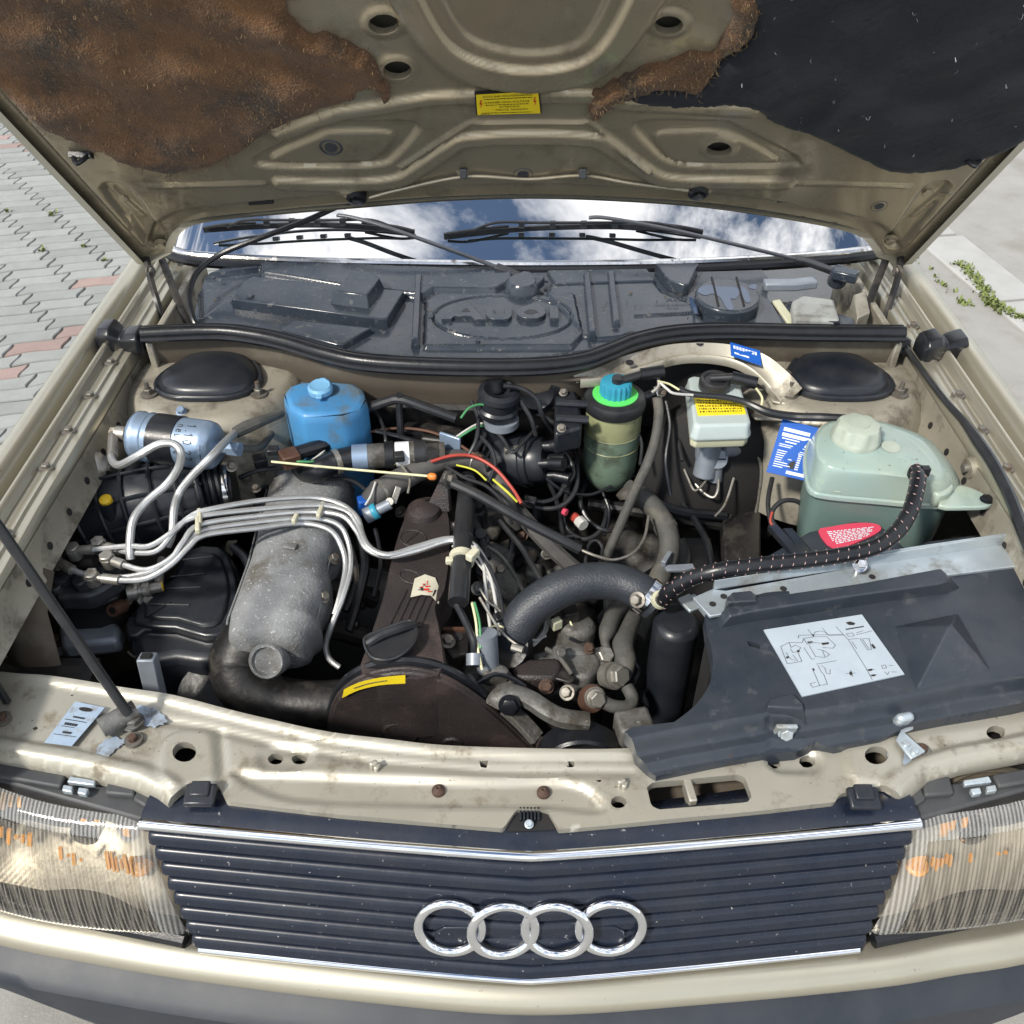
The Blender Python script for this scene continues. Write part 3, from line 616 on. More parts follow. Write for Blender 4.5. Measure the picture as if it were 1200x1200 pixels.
# ------------------------------------------------------------------ bonnet (raised)
PHI = radians(58); H0 = A(0, 1.123, .90); HV = A(0, -cos(PHI), sin(PHI)); HN = A(0, -sin(PHI), -cos(PHI))     # HN faces the camera side
def huv(x, y, h=0):
    p = PN(x, y, H0 + HN * h, HN); q = p - H0; return np.array([q[0], q @ HV])
def hpts(l): return np.array([huv(*p) for p in l])
def hsm(l, k=4, closed=True): return hpts(catmull([A(*p) for p in l], k, closed))
def hw(U, V, H): return np.stack([U, H0[1] + HV[1] * V + HN[1] * H, H0[2] + HV[2] * V + HN[2] * H], -1)
def hp3(x, y, h=0): u, v = huv(x, y, h); return hw(np.array(u), np.array(v), np.array(float(h)))
rearE = hpts(catmull([A(*p) for p in [(196, 292), (207, 268), (232, 256), (300, 248), (420, 238), (520, 230), (620, 227), (720, 230), (830, 238), (950, 256), (1008, 270), (1025, 285), (1032, 296)]], 4))
eL, eR = hpts([(166, 306), (0, 131)]), hpts([(1064, 306), (1200, 163)])
LEN = 1.27
def ext(e, v): a, b = e; return a + (b - a) * (v - a[1]) / (b[1] - a[1])
tl = ext(eL, .42); tr_ = ext(eR, .42)
top = [tr_ + A(-.005, .3), A(tr_[0] - .03, LEN - .1), A(tr_[0] - .09, LEN), A(tl[0] + .09, LEN), A(tl[0] + .03, LEN - .1), tl + A(.005, .3)]
HOUT = np.array([eL[0]] + list(rearE) + [eR[0], tr_] + top + [tl])
bowl_i = hsm([(470, -60), (497, 0), (525, 42), (565, 64), (622, 73), (678, 64), (708, 42), (733, 0), (760, -60)], 4, False)
bowl_o = hsm([(420, -60), (462, 0), (497, 50), (545, 85), (622, 98), (697, 85), (738, 50), (772, 0), (812, -60)], 4, False)
band = hpts([(330, 150), (400, 125), (450, 118), (505, 108), (550, 107), (640, 106), (690, 107), (735, 115), (800, 118), (880, 122)])
arch = hsm([(330, 208), (400, 210), (462, 206), (490, 192), (530, 165), (550, 157), (622, 154), (692, 157), (712, 165), (750, 190), (780, 204), (840, 207), (920, 208)], 4, False)
arch_t = hsm([(470, 190), (545, 141), (570, 137), (675, 137), (695, 141), (760, 190)], 3, False)
triL = hsm([(299, 182), (308, 174), (365, 144), (385, 138), (470, 136), (488, 140), (489, 149), (462, 180), (445, 188), (400, 191), (312, 190)], 4)
triR = hsm([(745, 140), (762, 136), (840, 137), (862, 142), (925, 174), (935, 183), (928, 190), (830, 190), (790, 186), (770, 175), (746, 150)], 4)
triL2 = hsm([(318, 184), (372, 156), (392, 150), (450, 150), (462, 158), (440, 182), (415, 186)], 4)
triR2 = hsm([(768, 154), (800, 150), (850, 152), (905, 180), (900, 186), (800, 186), (775, 172)], 4)
holeH = [hsm([(x + a * cos(t), y + b * sin(t)) for t in np.arange(16) * pi / 8], 1) for x, y, a, b in [(450, 19, 18, 12), (466, 73, 17, 11), (783, 20, 17, 11), (842, 168, 15, 9)]]
channel = [hsm([(120, 215), (150, 214), (178, 250), (198, 282), (180, 290), (160, 268)], 3), hsm([(1112, 212), (1084, 214), (1058, 250), (1038, 280), (1052, 290), (1075, 262)], 3)]
lines = [hpts([(172, 212), (310, 209)]), hpts([(925, 208), (1062, 212)]), hpts([(130, 218), (168, 252)]), hpts([(1110, 218), (1070, 252)]), hpts([(150, 250), (176, 288)])]
domes = [(410, 222, .028), (818, 222, .028), (543, 198, .012), (683, 198, .012)]
def hH(U, V):
    d = sd_poly(U, V, HOUT); h = np.zeros(U.shape)
    h += .010 * sst(-d - .035, .012) * -1 + .010          # flat rim stands proud, panel sits back
    do, di = sd_line(U, V, bowl_o), sd_line(U, V, bowl_i)
    pin = sd_poly(U, V, np.concatenate([bowl_o, bowl_o[:1]])); pin2 = sd_poly(U, V, bowl_i)
    h += .014 * sst(pin, .012) - .010 * sst(pin2 + .004, .007) - .006 * sst(pin2 + .028, .012)
    h += .008 * sst(sd_line(U, V, band) - .011, .009)
    h += .009 * sst(sd_line(U, V, arch) - .013, .007)
    h += .005 * sst(sd_line(U, V, arch_t) - .0035, .005)
    h += -.008 * sst(sd_poly(U, V, triL), .006) + .006 * sst(sd_poly(U, V, triL2), .006) - .008 * sst(sd_poly(U, V, triR), .006) + .006 * sst(sd_poly(U, V, triR2), .006)
    for hl_ in holeH: h += .004 * sst(sd_poly(U, V, hl_) - .008, .010)
    for c in channel: h += -.012 * sst(sd_poly(U, V, c), .012)
    for l in lines: h += .004 * sst(sd_line(U, V, l) - .004, .006)
    for x, y, r in domes:
        c = huv(x, y); h += .012 * sst(np.hypot(U - c[0], V - c[1]) - r * .5, r)
    h += .0012 * np.sin(U * 9 + 1) * np.sin(V * 11)
    h += -.02 * np.clip((.10 - V) / .10, 0, 1) ** 2 * 0
    return h
hood = build('bonnet', relief(HOUT, .0038, hH, hw, holeH, rim=.012), 'paint_hood', car, 'raised champagne bonnet showing its pressed inner panel', ang=60)
o2 = HOUT * A(1.012, 1) + A(0, -.004); fl_, bk_ = hw(o2[:, 0], o2[:, 1], np.full(len(o2), .004)), hw(o2[:, 0], o2[:, 1], np.full(len(o2), -.022))
build('outer_skin', join(loft([hw(HOUT[:, 0] * .985, HOUT[:, 1] * .99 + .004, np.full(len(o2), .012)), fl_, bk_], (False, True))), 'paint', hood, ang=30)
# grommets, cable clips
mat('grommet', (.03, .034, .04), (.05, .055, .06), .55, .1, scale=60)
for x, y, r in [(388, 170, .019), (613, 201, .0185), (200, 240, .016), (1030, 238, .016)]:
    g_ = build('grommet', lathe([(r, -.012), (r, .004), (r * .85, .007), (r * .78, .004), (r * .55, .004), (r * .5, .007), (0, .007)], hp3(x, y, .004), HN, 28), 'grommet', hood)
for x, y in [(418, 228), (818, 222)]:
    build('grommet', lathe([(.017, -.01), (.017, .010), (.012, .013), (.008, .006), (0, .006)], hp3(x, y, .012), HN, 24), 'rubber', hood)
build('washer_pipe', tube([hp3(432, 232, .016), hp3(470, 222, .014), hp3(545, 207, .016), hp3(620, 210, .014), hp3(683, 206, .016), hp3(740, 215, .014), hp3(812, 224, .016)], .0032, 8), 'paint_hood', hood)
for x, y in [(543, 203), (683, 203)]: build('clip', box(hp3(x, y, .018), (.012, .010, .016)), 'grommet', hood, bevel=.002)
for x, y, s in [(95, 182, 1), (1138, 185, -1)]:
    c = hp3(x, y, .014); st_ = build('striker', join(tube([c + A(-.012, 0, 0), c + HN * .022 + HV * .008, c + A(.014, 0, 0) + HV * .002], .004, 8), box(c, (.035, .008, .014), rx=PHI)), 'rubber', hood)
for x, y in [(145, 228), (190, 285), (1086, 222), (1043, 280)]: build('bolt', hexbolt(hp3(x, y, -.006), HN, .009, .009, 1.6), 'paint_hood', hood)
for x, y in [(306, 237), (925, 234)]: build('slot', tube([hp3(x - 14, y + 1, .005), hp3(x + 14, y - 1, .005)], .004, 8), 'dark', hood)
# warning sticker
mat('sticker_yellow', (.80, .62, .02), (.75, .56, .02), .5, .1, scale=30); mat('ink', (.015, .013, .01), (.02, .018, .015), .6); mat('sticker_red', (.55, .03, .02), (.5, .03, .02), .5); mat('sticker_white', (.70, .72, .74), (.64, .66, .68), .45, .1, scale=30)
q = [hp3(558, 135, .019), hp3(635, 133, .019), hp3(632, 105, .0195), hp3(556, 109, .0195)]
stq = build('warning_sticker', orient(prism(q, [a - HN * .003 for a in q])), 'ink', hood, 'yellow high voltage warning sticker')
qq = [q[0] + (q[2] - q[0]) * .02, q[1] + (q[3] - q[1]) * .022, q[2] + (q[0] - q[2]) * .02 - (q[2] - q[1]) * .03, q[3] + (q[1] - q[3]) * .022 - (q[3] - q[0]) * .04]
qq = [a + HN * .0006 for a in qq]; build('yellow_field', (np.array(qq), [(0, 1, 2, 3)]), 'sticker_yellow', stq)
TT = [('ACHTUNG HOCHSPANNUNG', .10, .90, .88, .13), ('DANGER HIGH VOLTAGE', .13, .85, .60, .125), ('ATTENTION', .36, .68, .375, .115), ('HAUTE TENSION', .30, .80, .235, .115)]
build('lettering', join(*[on_quad(fit_text(s, a, b, v, h, 3), qq, .0008) for s, a, b, v, h in TT]), 'ink', stq)
def small_print(u0, u1, v, h, seed):
    r = random.Random(seed); o = []; u = u0
    while u < u1: w = r.uniform(.02, .06); o.append((u, v - h / 2, min(u + w, u1), v + h / 2)); u += w + .012
    return o
build('small_print', on_quad(bars2(small_print(.12, .90, .765, .035, 1) + small_print(.14, .84, .485, .03, 2) + small_print(.07, .86, .10, .03, 3) + small_print(.05, .2, .05, .02, 4)), qq, .0008), 'ink', stq)
bolt2 = np.array([(.55, 1), (.1, .45), (.5, .5), (.3, .0), (.95, .62), (.5, .58), (.8, 1)])
for u0, v0 in ((.035, .34), (.90, .36)):
    b_2 = np.concatenate([np.stack([u0 + bolt2[:, 0] * .065, v0 + bolt2[:, 1] * .42], 1), np.zeros((7, 1))], 1); build('lightning_mark', on_quad((b_2, [(0, 1, 2, 3, 4, 5, 6)]), qq, .0008), 'sticker_red', stq)
# insulation mats
mat('fibre_brown', (.18, .085, .031), (.080, .040, .018), .95, .04, scale=14, bump=1.0, bscale=320, bdist=.004, dirt=(.030, .022, .014), damt=.5, dscale=9, speck=(.20, .125, .06), samt=.60, sscale=230, sheen=.15)
mat('fibre_strand', (.26, .18, .095), (.10, .055, .025), .9, .05, scale=70)
mat('felt_black', (.0065, .0085, .013), (.012, .015, .020), .9, .05, scale=9, bump=.5, bscale=500, speck=(.13, .14, .15), samt=.705, sscale=330, sheen=.08)
def pad(name, px_, amp, th, m, label, seed, jag):
    r = random.Random(seed); pl = catmull([A(*p) for p in px_], 5, True); pl = [p + A(r.gauss(0, jag), r.gauss(0, jag)) for p in pl]; ol = hpts(pl)
    ph = [(r.uniform(8, 60), r.uniform(8, 60), r.uniform(0, 6), r.uniform(0, 6)) for _ in range(10)]
    def hf(U, V):
        d = sd_poly(U, V, ol); h = .014 + th * np.sqrt(np.clip(-d / .02, 0, 1))
        for a, b, c, e in ph: h = h + amp / (1 + a * .03) * np.sin(U * a + c) * np.sin(V * b + e) * np.clip(-d / .015, 0, 1)
        return h + np.random.normal(0, min(amp, .0012) * .3, U.shape) * np.clip(-d / .01, 0, 1)
    o = build(name, relief(ol, .005, hf, hw, (), rim=.010 + th * .3), m, hood, label, ang=80); return o, ol, hf
lp = [(-120, -60), (60, -70), (250, -70), (345, -60), (338, -10), (338, 6), (352, 20), (362, 30), (388, 32), (418, 45), (436, 58), (446, 75), (457, 98), (452, 112), (440, 98), (424, 96), (412, 108), (392, 114), (350, 130), (316, 144), (290, 163), (262, 178), (232, 189), (195, 192), (160, 185), (128, 172), (90, 158), (45, 138), (18, 108), (-10, 88), (-90, 40)]
padL, olL, hfL = pad('insulation_mat', lp, .0035, .012, 'fibre_brown', 'torn brown fibrous insulation mat under the bonnet', 4, 1.2)
rpx = [(892, -70), (1100, -70), (1330, -60), (1330, 60), (1215, 143), (1190, 160), (1155, 176), (1110, 190), (1070, 194), (1035, 190), (1005, 176), (960, 154), (925, 142), (905, 134), (890, 122), (868, 116), (846, 114), (832, 118), (790, 118), (748, 113), (740, 104), (770, 98), (812, 100), (832, 86), (842, 66), (866, 48), (884, 20)]
padR, olR, hfR = pad('insulation_mat', rpx, .0030, .010, 'felt_black', 'black felt insulation mat under the bonnet', 5, .5)
tpx = [(885, -60), (893, -10), (884, 22), (872, 42), (850, 52), (838, 70), (826, 92), (812, 102), (795, 98), (770, 98), (748, 104), (730, 112), (712, 122), (698, 130), (690, 122), (692, 104), (706, 94), (728, 82), (752, 70), (786, 62), (806, 52), (832, 52), (848, 30), (860, 5), (862, -60)]
padT, olT, hfT = pad('torn_fibre_edge', tpx, .004, .008, 'fibre_brown', 'frayed brown edge of the black felt mat', 6, 1.6)
def strands(ol, hf, n, seed, lmax, near=None):
    r = random.Random(seed); lo, hi = ol.min(0), ol.max(0); U = np.array([r.uniform(lo[0], hi[0]) for _ in range(n * 5)]); V = np.array([r.uniform(lo[1], min(hi[1], .62)) for _ in range(n * 5)])
    d = sd_poly(U, V, ol); ok = (d < .002) if near is None else (np.abs(d) < near)
    U, V = U[ok][:n], V[ok][:n]; Hh = hf(U, V); Vv, F = [], []
    for u, v, h in zip(U, V, Hh):
        a = r.uniform(0, 6.28); cu = r.gauss(0, 1.4); l = r.uniform(.3, 1) * lmax; w = r.uniform(.00015, .00045); m = 4; k = len(Vv); lift = r.uniform(.001, .006)
        for i in range(m + 1):
            t = i / m; px_, py_ = -sin(a) * w, cos(a) * w; hh = h + .0008 + lift * sin(pi * t)
            Vv += [(u + px_, v + py_, hh), (u - px_, v - py_, hh)]; u += cos(a) * l / m; v += sin(a) * l / m; a += cu / m * 1.6
        F += [(k + 2 * i, k + 2 * i + 1, k + 2 * i + 3, k + 2 * i + 2) for i in range(m)]
    Vv = np.array(Vv); return hw(Vv[:, 0], Vv[:, 1], Vv[:, 2]), F
build('loose_fibres', strands(olL, hfL, 1000, 1, .011), 'fibre_strand', padL, kind='stuff', ang=None)
build('loose_fibres', strands(olT, hfT, 380, 2, .016), 'fibre_strand', padT, kind='stuff', ang=None)
build('loose_fibres', strands(olL, hfL, 500, 3, .03, near=.006), 'fibre_brown', padL, kind='stuff', ang=None)
mat('lint', (.3, .32, .34), (.2, .2, .2), .9)
build('loose_fibres', strands(olR, hfR, 45, 8, .008), 'lint', padR, kind='stuff', ang=None)
# hinge arms
for s in (-1, 1):
    mir = (lambda x: x) if s < 0 else (lambda x: 1228 - x)
    hg = build('bonnet_hinge', join(tube(PS([(mir(172), 300, .90), (mir(176), 325, .875), (mir(184), 352, .85), (mir(195), 386, .80)]), .007, 6, sq=.6), tube(PS([(mir(190), 305, .89), (mir(202), 335, .865), (mir(212), 362, .84), (mir(226), 390, .80)]), .008, 6, sq=.5)), 'engine_dark', car, 'dark jointed bonnet hinge at the ' + ('paved' if s < 0 else 'road') + ' side corner')
    build('pivot_bolt', hexbolt(P(mir(176), 318, .88), (-s, -.4, .2), .008, .008), 'fastener', hg)
# ------------------------------------------------------------------ windscreen, wipers
wb = [(196, 286), (206, 293), (240, 299), (330, 304), (440, 307), (620, 309), (790, 307), (900, 302), (980, 296), (1026, 290), (1038, 283)]
wbp = np.array(catmull(PS(wb, .87), 5)); WD = nrm(A(0, .848, .53)); rows = []
for s_ in np.linspace(0, 1, 24):
    r_ = wbp + WD * .86 * s_ + A(0, -.05, .05) * (s_ * (1 - s_)); r_ = r_ * A(1 - .17 * s_, 1, 1) + A(0, .05, 0) * 0; rows.append(r_)
mg = bpy.data.materials.new('windscreen_glass'); mg.use_nodes = True; b = mg.node_tree.nodes['Principled BSDF']; b.inputs['Base Color'].default_value = (.012, .016, .018, 1); b.inputs['Roughness'].default_value = .015; b.inputs['IOR'].default_value = 6.5
MATS['windscreen_glass'] = mg
wsc = build('windscreen', loft(rows, (False, False), closed=False), 'windscreen_glass', car, 'windscreen mirroring blue sky and white clouds', ang=None)
for q_ in wsc.data.polygons: pass
build('chrome_trim', tube(wbp + A(0, -.004, .0), .0085, 10, smooth=False), 'chrome_worn', wsc)
build('rubber_seal', tube(wbp + A(0, -.013, -.010), .010, 8, smooth=False), 'rubber', wsc)
top_ = rows[-1]; build('roof', loft([top_, top_ + A(0, .1, .03), top_ + A(0, .6, .06), top_ + A(0, 1.2, .04)], (False, False), closed=False), 'paint', car, 'champagne roof behind the windscreen')
for s in (0, -1):
    build('pillar', tube([rows[i][s] for i in range(0, 24, 3)], .025, 8), 'paint', car)
def wsp(x, y, h): return PN(x, y, wbp[len(wbp) // 2] + nrm(np.cross(WD, A(-1, 0, 0))) * h, nrm(np.cross(WD, A(-1, 0, 0))))
mat('wiper_black', (.018, .02, .024), (.03, .032, .035), .38, .1, scale=50)
mat('wiper_grey', (.10, .105, .115), (.07, .075, .085), .35, .1, scale=50, metal=.4)
for nm, piv, armp, bl in (('engine bay centre', (616, 326), [(632, 334, .02), (596, 318, .035), (470, 272, .05), (418, 256, .045), (395, 252, .04)], [(238, 268), (300, 264), (360, 262), (420, 264), (486, 271)]),
                          ('round tray lid', (985, 318), [(998, 326, .02), (950, 308, .035), (800, 272, .05), (715, 256, .045), (690, 255, .04)], [(520, 275), (600, 268), (660, 265), (740, 264), (824, 271)])):
    w_ = empty('wiper', P(*piv, .88), car, f'black windscreen wiper pivoting beside the {nm}')
    pth = [wsp(x, y, h) for x, y, h in armp]
    ar = build('arm', sweep([(-.0045, -.0025), (.0045, -.0025), (.0045, .0025), (-.0045, .0025)], catmull(pth[1:], 5)), 'wiper_grey', w_, bevel=.001)
    build('arm_root', sweep([(-.009, -.006), (.009, -.006), (.011, .004), (-.011, .004)], catmull(pth[:2] + [pth[1] + (pth[2] - pth[1]) * .12], 3)), 'wiper_black', w_, bevel=.002)
    build('pivot_cap', join(lathe([(.018, -.03), (.018, 0), (.013, .006), (0, .008)], P(*piv, .885), (0, -.3, 1), 20), box(P(piv[0] + 6, piv[1] + 4, .884), (.045, .03, .018), rz=-.5)), 'tray_plastic', w_, bevel=.003)
    B = [wsp(x, y, .010) for x, y in bl]; Bh = [wsp(x, y - 1, .026) for x, y in bl]
    build('blade_rubber', sweep([(-.0015, -.008), (.0015, -.008), (.003, .003), (-.003, .003)], catmull(B, 6)), 'wiper_black', w_)
    n = len(bl); x0, x1 = bl[0][0], bl[-1][0]
    sp = build('blade_bow', tube([wsp(x0 + 28, bl[0][1] - 2, .018)] + [wsp(x0 + (x1 - x0) * t, bl[n // 2][1] - 4, .034) for t in (.2, .35, .5, .65, .8)] + [wsp(x1 - 20, bl[-1][1] - 2, .018)], .0030, 6), 'wiper_black', w_)
    build('blade_bow', tube([wsp(x0 + 3, bl[0][1] - 1, .016), wsp(x0 + (x1 - x0) * .1, bl[0][1] - 5, .024), wsp(x0 + (x1 - x0) * .25, bl[1][1] - 3, .018)], .003, 6), 'wiper_black', w_)
    build('blade_bow', tube([wsp(x1 - 3, bl[-1][1] - 1, .016), wsp(x0 + (x1 - x0) * .9, bl[-1][1] - 6, .024), wsp(x0 + (x1 - x0) * .75, bl[-2][1] - 3, .018)], .003, 6), 'wiper_black', w_)
    for t in (.3, .42, .54, .66): build('blade_link', box(wsp(x0 + (x1 - x0) * t, bl[n // 2][1] - 2, .024), (.012, .008, .014)), 'wiper_grey', w_, bevel=.001)
# ------------------------------------------------------------------ scuttle: rain tray, seal, bulkhead
TN = nrm(A(0, -.066, 1)); T0 = A(0, .83, .853)
def tuv(x, y): p = PN(x, y, T0, TN); return p[:2]
def tps(l): return np.array([tuv(*p) for p in l])
def tw(U, V, H): return np.stack([U, V, T0[2] + .066 * (V - T0[1]) + H], -1)
def tp3(x, y, h=0): p = PN(x, y, T0 + TN * h, TN); return p
tout = tps([(238, 322), (262, 313), (320, 311), (450, 316), (620, 320), (760, 319), (893, 316), (903, 330), (898, 346), (920, 383), (905, 390), (850, 390), (790, 393), (742, 403), (695, 421), (620, 431), (520, 431), (430, 425), (370, 411), (300, 393), (228, 390), (228, 372), (232, 345)])
P1 = tps([(272, 362), (278, 352), (288, 340), (297, 335), (476, 352), (472, 358), (456, 385), (450, 386)])
P2 = tps([(388, 368), (411, 341), (440, 341), (452, 349), (434, 374)])
P3 = tps([(328, 393), (343, 381), (438, 391), (404, 411), (395, 411)])
P4 = tps([(306, 312), (480, 317), (600, 321), (600, 334), (580, 345), (508, 344), (497, 352), (484, 350), (400, 340), (306, 324)])
P5 = tps([(500, 356), (512, 348), (588, 348), (672, 350), (682, 396), (670, 410), (498, 410)])
P6 = tps([(766, 320), (818, 320), (806, 346), (800, 347), (782, 341)]); P7 = tps([(640, 350), (650, 330), (760, 326), (775, 345), (870, 385), (700, 400), (684, 396)])
RIB = [tps([(491, 330), (487, 408)]), tps([(687, 328), (694, 400)]), tps([(715, 326), (722, 386)])]; OV = tps([(589 + 81 * cos(a), 377 + 25.5 * sin(a)) for a in np.arange(48) * 2 * pi / 48]); P8 = tps([(752, 372), (870, 368), (885, 380), (760, 376)])
STEP = tps([(232, 322), (306, 313), (306, 332), (270, 345), (236, 372)])
def tH(U, V):
    h = np.zeros(U.shape); g = lambda p, a, w=.008: a * sst(sd_poly(U, V, p), w)
    h += g(P4, .012, .008) + g(P5, .008, .006) + g(STEP, -.010, .012) + g(P7, .006, .006)
    h += -.0055 * sst(np.abs(sd_poly(U, V, OV)) - .0016, .003)
    h += -.006 * sst(sd_line(U, V, tps([(745, 374), (868, 369)])) - .002, .006)
    h += -.018 * sst(sd_line(U, V, tps([(228, 386), (300, 390), (370, 408), (430, 421), (520, 427), (620, 427), (695, 416), (742, 398)])) - .010, .012)
    h += .0015 * np.sin(U * 13) * np.sin(V * 17 + 1)
    return h
tray = build('rain_tray', relief(tout, .0026, tH, tw, (), rim=.02), 'tray_plastic', car, 'dusty grey plastic rain tray below the windscreen with raised lettering', ang=50)
def lett(pl, hole=None):
    q_ = tps(pl); hh = .0085
    o = build('letter', orient(prism(tw(q_[:, 0], q_[:, 1], np.full(len(q_), .0165)), tw(q_[:, 0], q_[:, 1], np.full(len(q_), .006)))), 'tray_plastic', tray, bevel=.0006)
def zx(l): return [(500 + a / 6.667, 340 + b / 6.667) for a, b in l]
lett(zx([(118, 290), (290, 165), (345, 165), (462, 294), (375, 294), (345, 266), (215, 268), (195, 290)]))
lett(zx([(462, 205), (520, 205), (525, 250), (545, 258), (600, 258), (612, 250), (612, 200), (668, 198), (665, 262), (640, 288), (600, 295), (530, 293), (485, 282), (466, 255)]))
lett(zx([(700, 232), (715, 205), (760, 188), (830, 165), (880, 170), (922, 205), (930, 240), (905, 268), (860, 284), (800, 286), (740, 276), (706, 255)]))
lett(zx([(952, 190), (1025, 190), (1030, 286), (965, 284)]))
q_ = tps(zx([(760, 235), (800, 215), (850, 218), (872, 240), (830, 254), (775, 252)])); build('letter_eye', orient(prism(tw(q_[:, 0], q_[:, 1], np.full(6, .0168)), tw(q_[:, 0], q_[:, 1], np.full(6, .006)))), 'rubber', tray)
q_ = tps(zx([(270, 236), (300, 205), (320, 205), (345, 236)])); build('letter_eye', orient(prism(tw(q_[:, 0], q_[:, 1], np.full(4, .0168)), tw(q_[:, 0], q_[:, 1], np.full(4, .006)))), 'rubber', tray)
c = tp3(853, 345, .028); ld = build('round_lid', lathe([(.058, -.04), (.058, -.004), (.055, 0), (0, 0)], c, TN, 48), 'tray_plastic', tray, 'round slotted lid on the rain tray', bevel=.0015)
for x0, x1 in ((834, 842), (863, 872)):
    build('slot', tube([tp3(x0, 325, .0282), tp3(x1, 359, .0282)], .0022, 6), 'dark', ld)
mat('wet_patch', (.03, .05, .10), (.04, .065, .12), .12, .05, scale=40)
for pl in [[(816, 340), (830, 334), (845, 336), (858, 336), (868, 340), (862, 350), (856, 350), (860, 362), (852, 362), (845, 350), (836, 344), (826, 346)], [(866, 336), (874, 338), (880, 352), (874, 354), (869, 344)], [(808, 348), (814, 352), (818, 366), (813, 367), (809, 357)], [(878, 334), (886, 333), (886, 338), (879, 338)]]:
    q_ = np.array([tp3(x, y, .0288 if x > 816 else .0085) for x, y in catmull([A(*p) for p in pl], 3, True)]); build('wet_patch', (q_, [tuple(range(len(q_)))]), 'wet_patch', tray)
TX = [('◯ AUDI'.replace('◯ ', ''), 780, 812, 351, 5), ('MADE IN GERMANY', 768, 808, 357, 3.2), ('VW AG', 780, 795, 361, 3.2), ('443 819 421', 770, 806, 367, 4)]
for s, a, b_, y, h in TX:
    v_, f_ = text_geo(s, 1); w_ = np.ptp(v_[:, 0]); c_ = v_[:, 0].mean()
    vv = np.array([tp3((a + b_) / 2 + (p[0] - (v_[:, 0].min() + v_[:, 0].max()) / 2) / w_ * (b_ - a), y - p[1] * h, .0078) for p in v_]); build('lettering', (vv, f_), 'cover_plastic', tray)
c = tp3(612, 338, .01); build('pivot_boss', lathe([(.034, -.01), (.03, .012), (.024, .018), (0, .018)], c, TN, 24), 'tray_plastic', tray)
for x, y in [(293, 347), (274, 354)]: build('rivet', lathe([(.007, 0), (.006, .003), (0, .004)], tp3(x, y, .0215 if x > 280 else .001), TN, 16), 'tray_plastic', tray)
def tprism(pl, h0, h1, shrink, name, par):
    q_ = tps(pl); c_ = q_.mean(0); q1 = c_ + (q_ - c_) * shrink
    return build(name, orient(prism(tw(q1[:, 0], q1[:, 1], np.full(len(q_), h1)), tw(q_[:, 0], q_[:, 1], np.full(len(q_), h0)))), 'tray_plastic', par, bevel=.002)
bar_ = tprism([(272, 362), (278, 352), (288, 340), (297, 335), (476, 352), (472, 358), (456, 385), (450, 386)], -.004, .020, .985, 'tray_cover', tray)
tprism([(388, 368), (411, 341), (440, 341), (452, 349), (434, 374)], .018, .042, .82, 'tray_block', bar_)
for a_, b_, w_ in (((491, 330), (487, 409), .0085), ((687, 328), (694, 401), .0085), ((715, 326), (722, 388), .0085)):
    p0, p1 = tuv(*a_), tuv(*b_); e_ = nrm(p1 - p0); n_ = A(-e_[1], e_[0]); base = [p0 - n_ * w_, p0 + n_ * w_, p1 + n_ * w_, p1 - n_ * w_]; tp_ = [p0 - n_ * w_ * .6 + e_ * .004, p0 + n_ * w_ * .6 + e_ * .004, p1 + n_ * w_ * .6 - e_ * .006, p1 - n_ * w_ * .6 - e_ * .006]
    f3_ = lambda l, h: np.array([tw(np.array(x[0]), np.array(x[1]), np.array(h)) for x in l]); build('tray_rib', orient(prism(f3_(tp_, .018), f3_(base, -.002))), 'tray_plastic', tray, bevel=.0012)
tprism([(328, 393), (343, 381), (438, 391), (404, 411), (395, 411)], -.004, .012, .95, 'tray_panel', tray)
tprism([(766, 320), (818, 320), (806, 346), (800, 347), (782, 341)], .0, .022, .95, 'tray_panel', tray)
tprism([(640, 322), (758, 320), (768, 334), (650, 338)], -.004, .010, .98, 'tray_panel', tray)
for x, y in [(250, 326), (470, 326), (575, 338), (640, 330), (745, 322), (560, 400), (505, 372)]: build('rivet', lathe([(.0045, 0), (.004, .002), (0, .003)], tp3(x, y, .009), TN, 12), 'tray_plastic', tray)
# bulkhead seal
sp_ = [(166, 391), (250, 388), (300, 393), (340, 402), (380, 414), (430, 424), (520, 429), (620, 429), (680, 423), (715, 411), (745, 399), (790, 390), (850, 387), (950, 389), (1060, 390)]
sl = catmull(PS(sp_, .868), 5)
seal = build('bulkhead_seal', tube(sl, .0115, 12, smooth=False), 'rubber', car, 'black rubber seal running across the bulkhead')
build('seal_lip', tube(np.array(sl) + A(0, .012, .004), .005, 8, smooth=False), 'rubber', seal); build('seal_base', tube(np.array(sl) + A(0, -.009, -.007), .006, 8, smooth=False), 'rubber', seal)
# bulkhead wall below the seal
bw = np.array(sl) + A(0, .004, -.008)
build('sound_insulation', loft([bw + A(0, .004, -.072), bw + A(0, -.004, -.078), bw + A(0, .010, -.14), bw + A(0, .022, -.5)], (False, False), closed=False), 'engine_dark', car, 'black sound insulation on the bulkhead')
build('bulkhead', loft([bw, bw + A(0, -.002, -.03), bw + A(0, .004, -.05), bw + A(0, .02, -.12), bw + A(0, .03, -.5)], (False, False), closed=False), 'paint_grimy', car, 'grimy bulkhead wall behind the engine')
# plenum side closing panels
for s in (-1, 1):
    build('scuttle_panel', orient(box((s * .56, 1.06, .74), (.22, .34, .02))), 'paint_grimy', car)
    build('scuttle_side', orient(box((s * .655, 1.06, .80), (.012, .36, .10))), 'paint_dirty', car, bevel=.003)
build('scuttle_floor', box((0, 1.03, .70), (1.3, .36, .01)), 'dark', car)
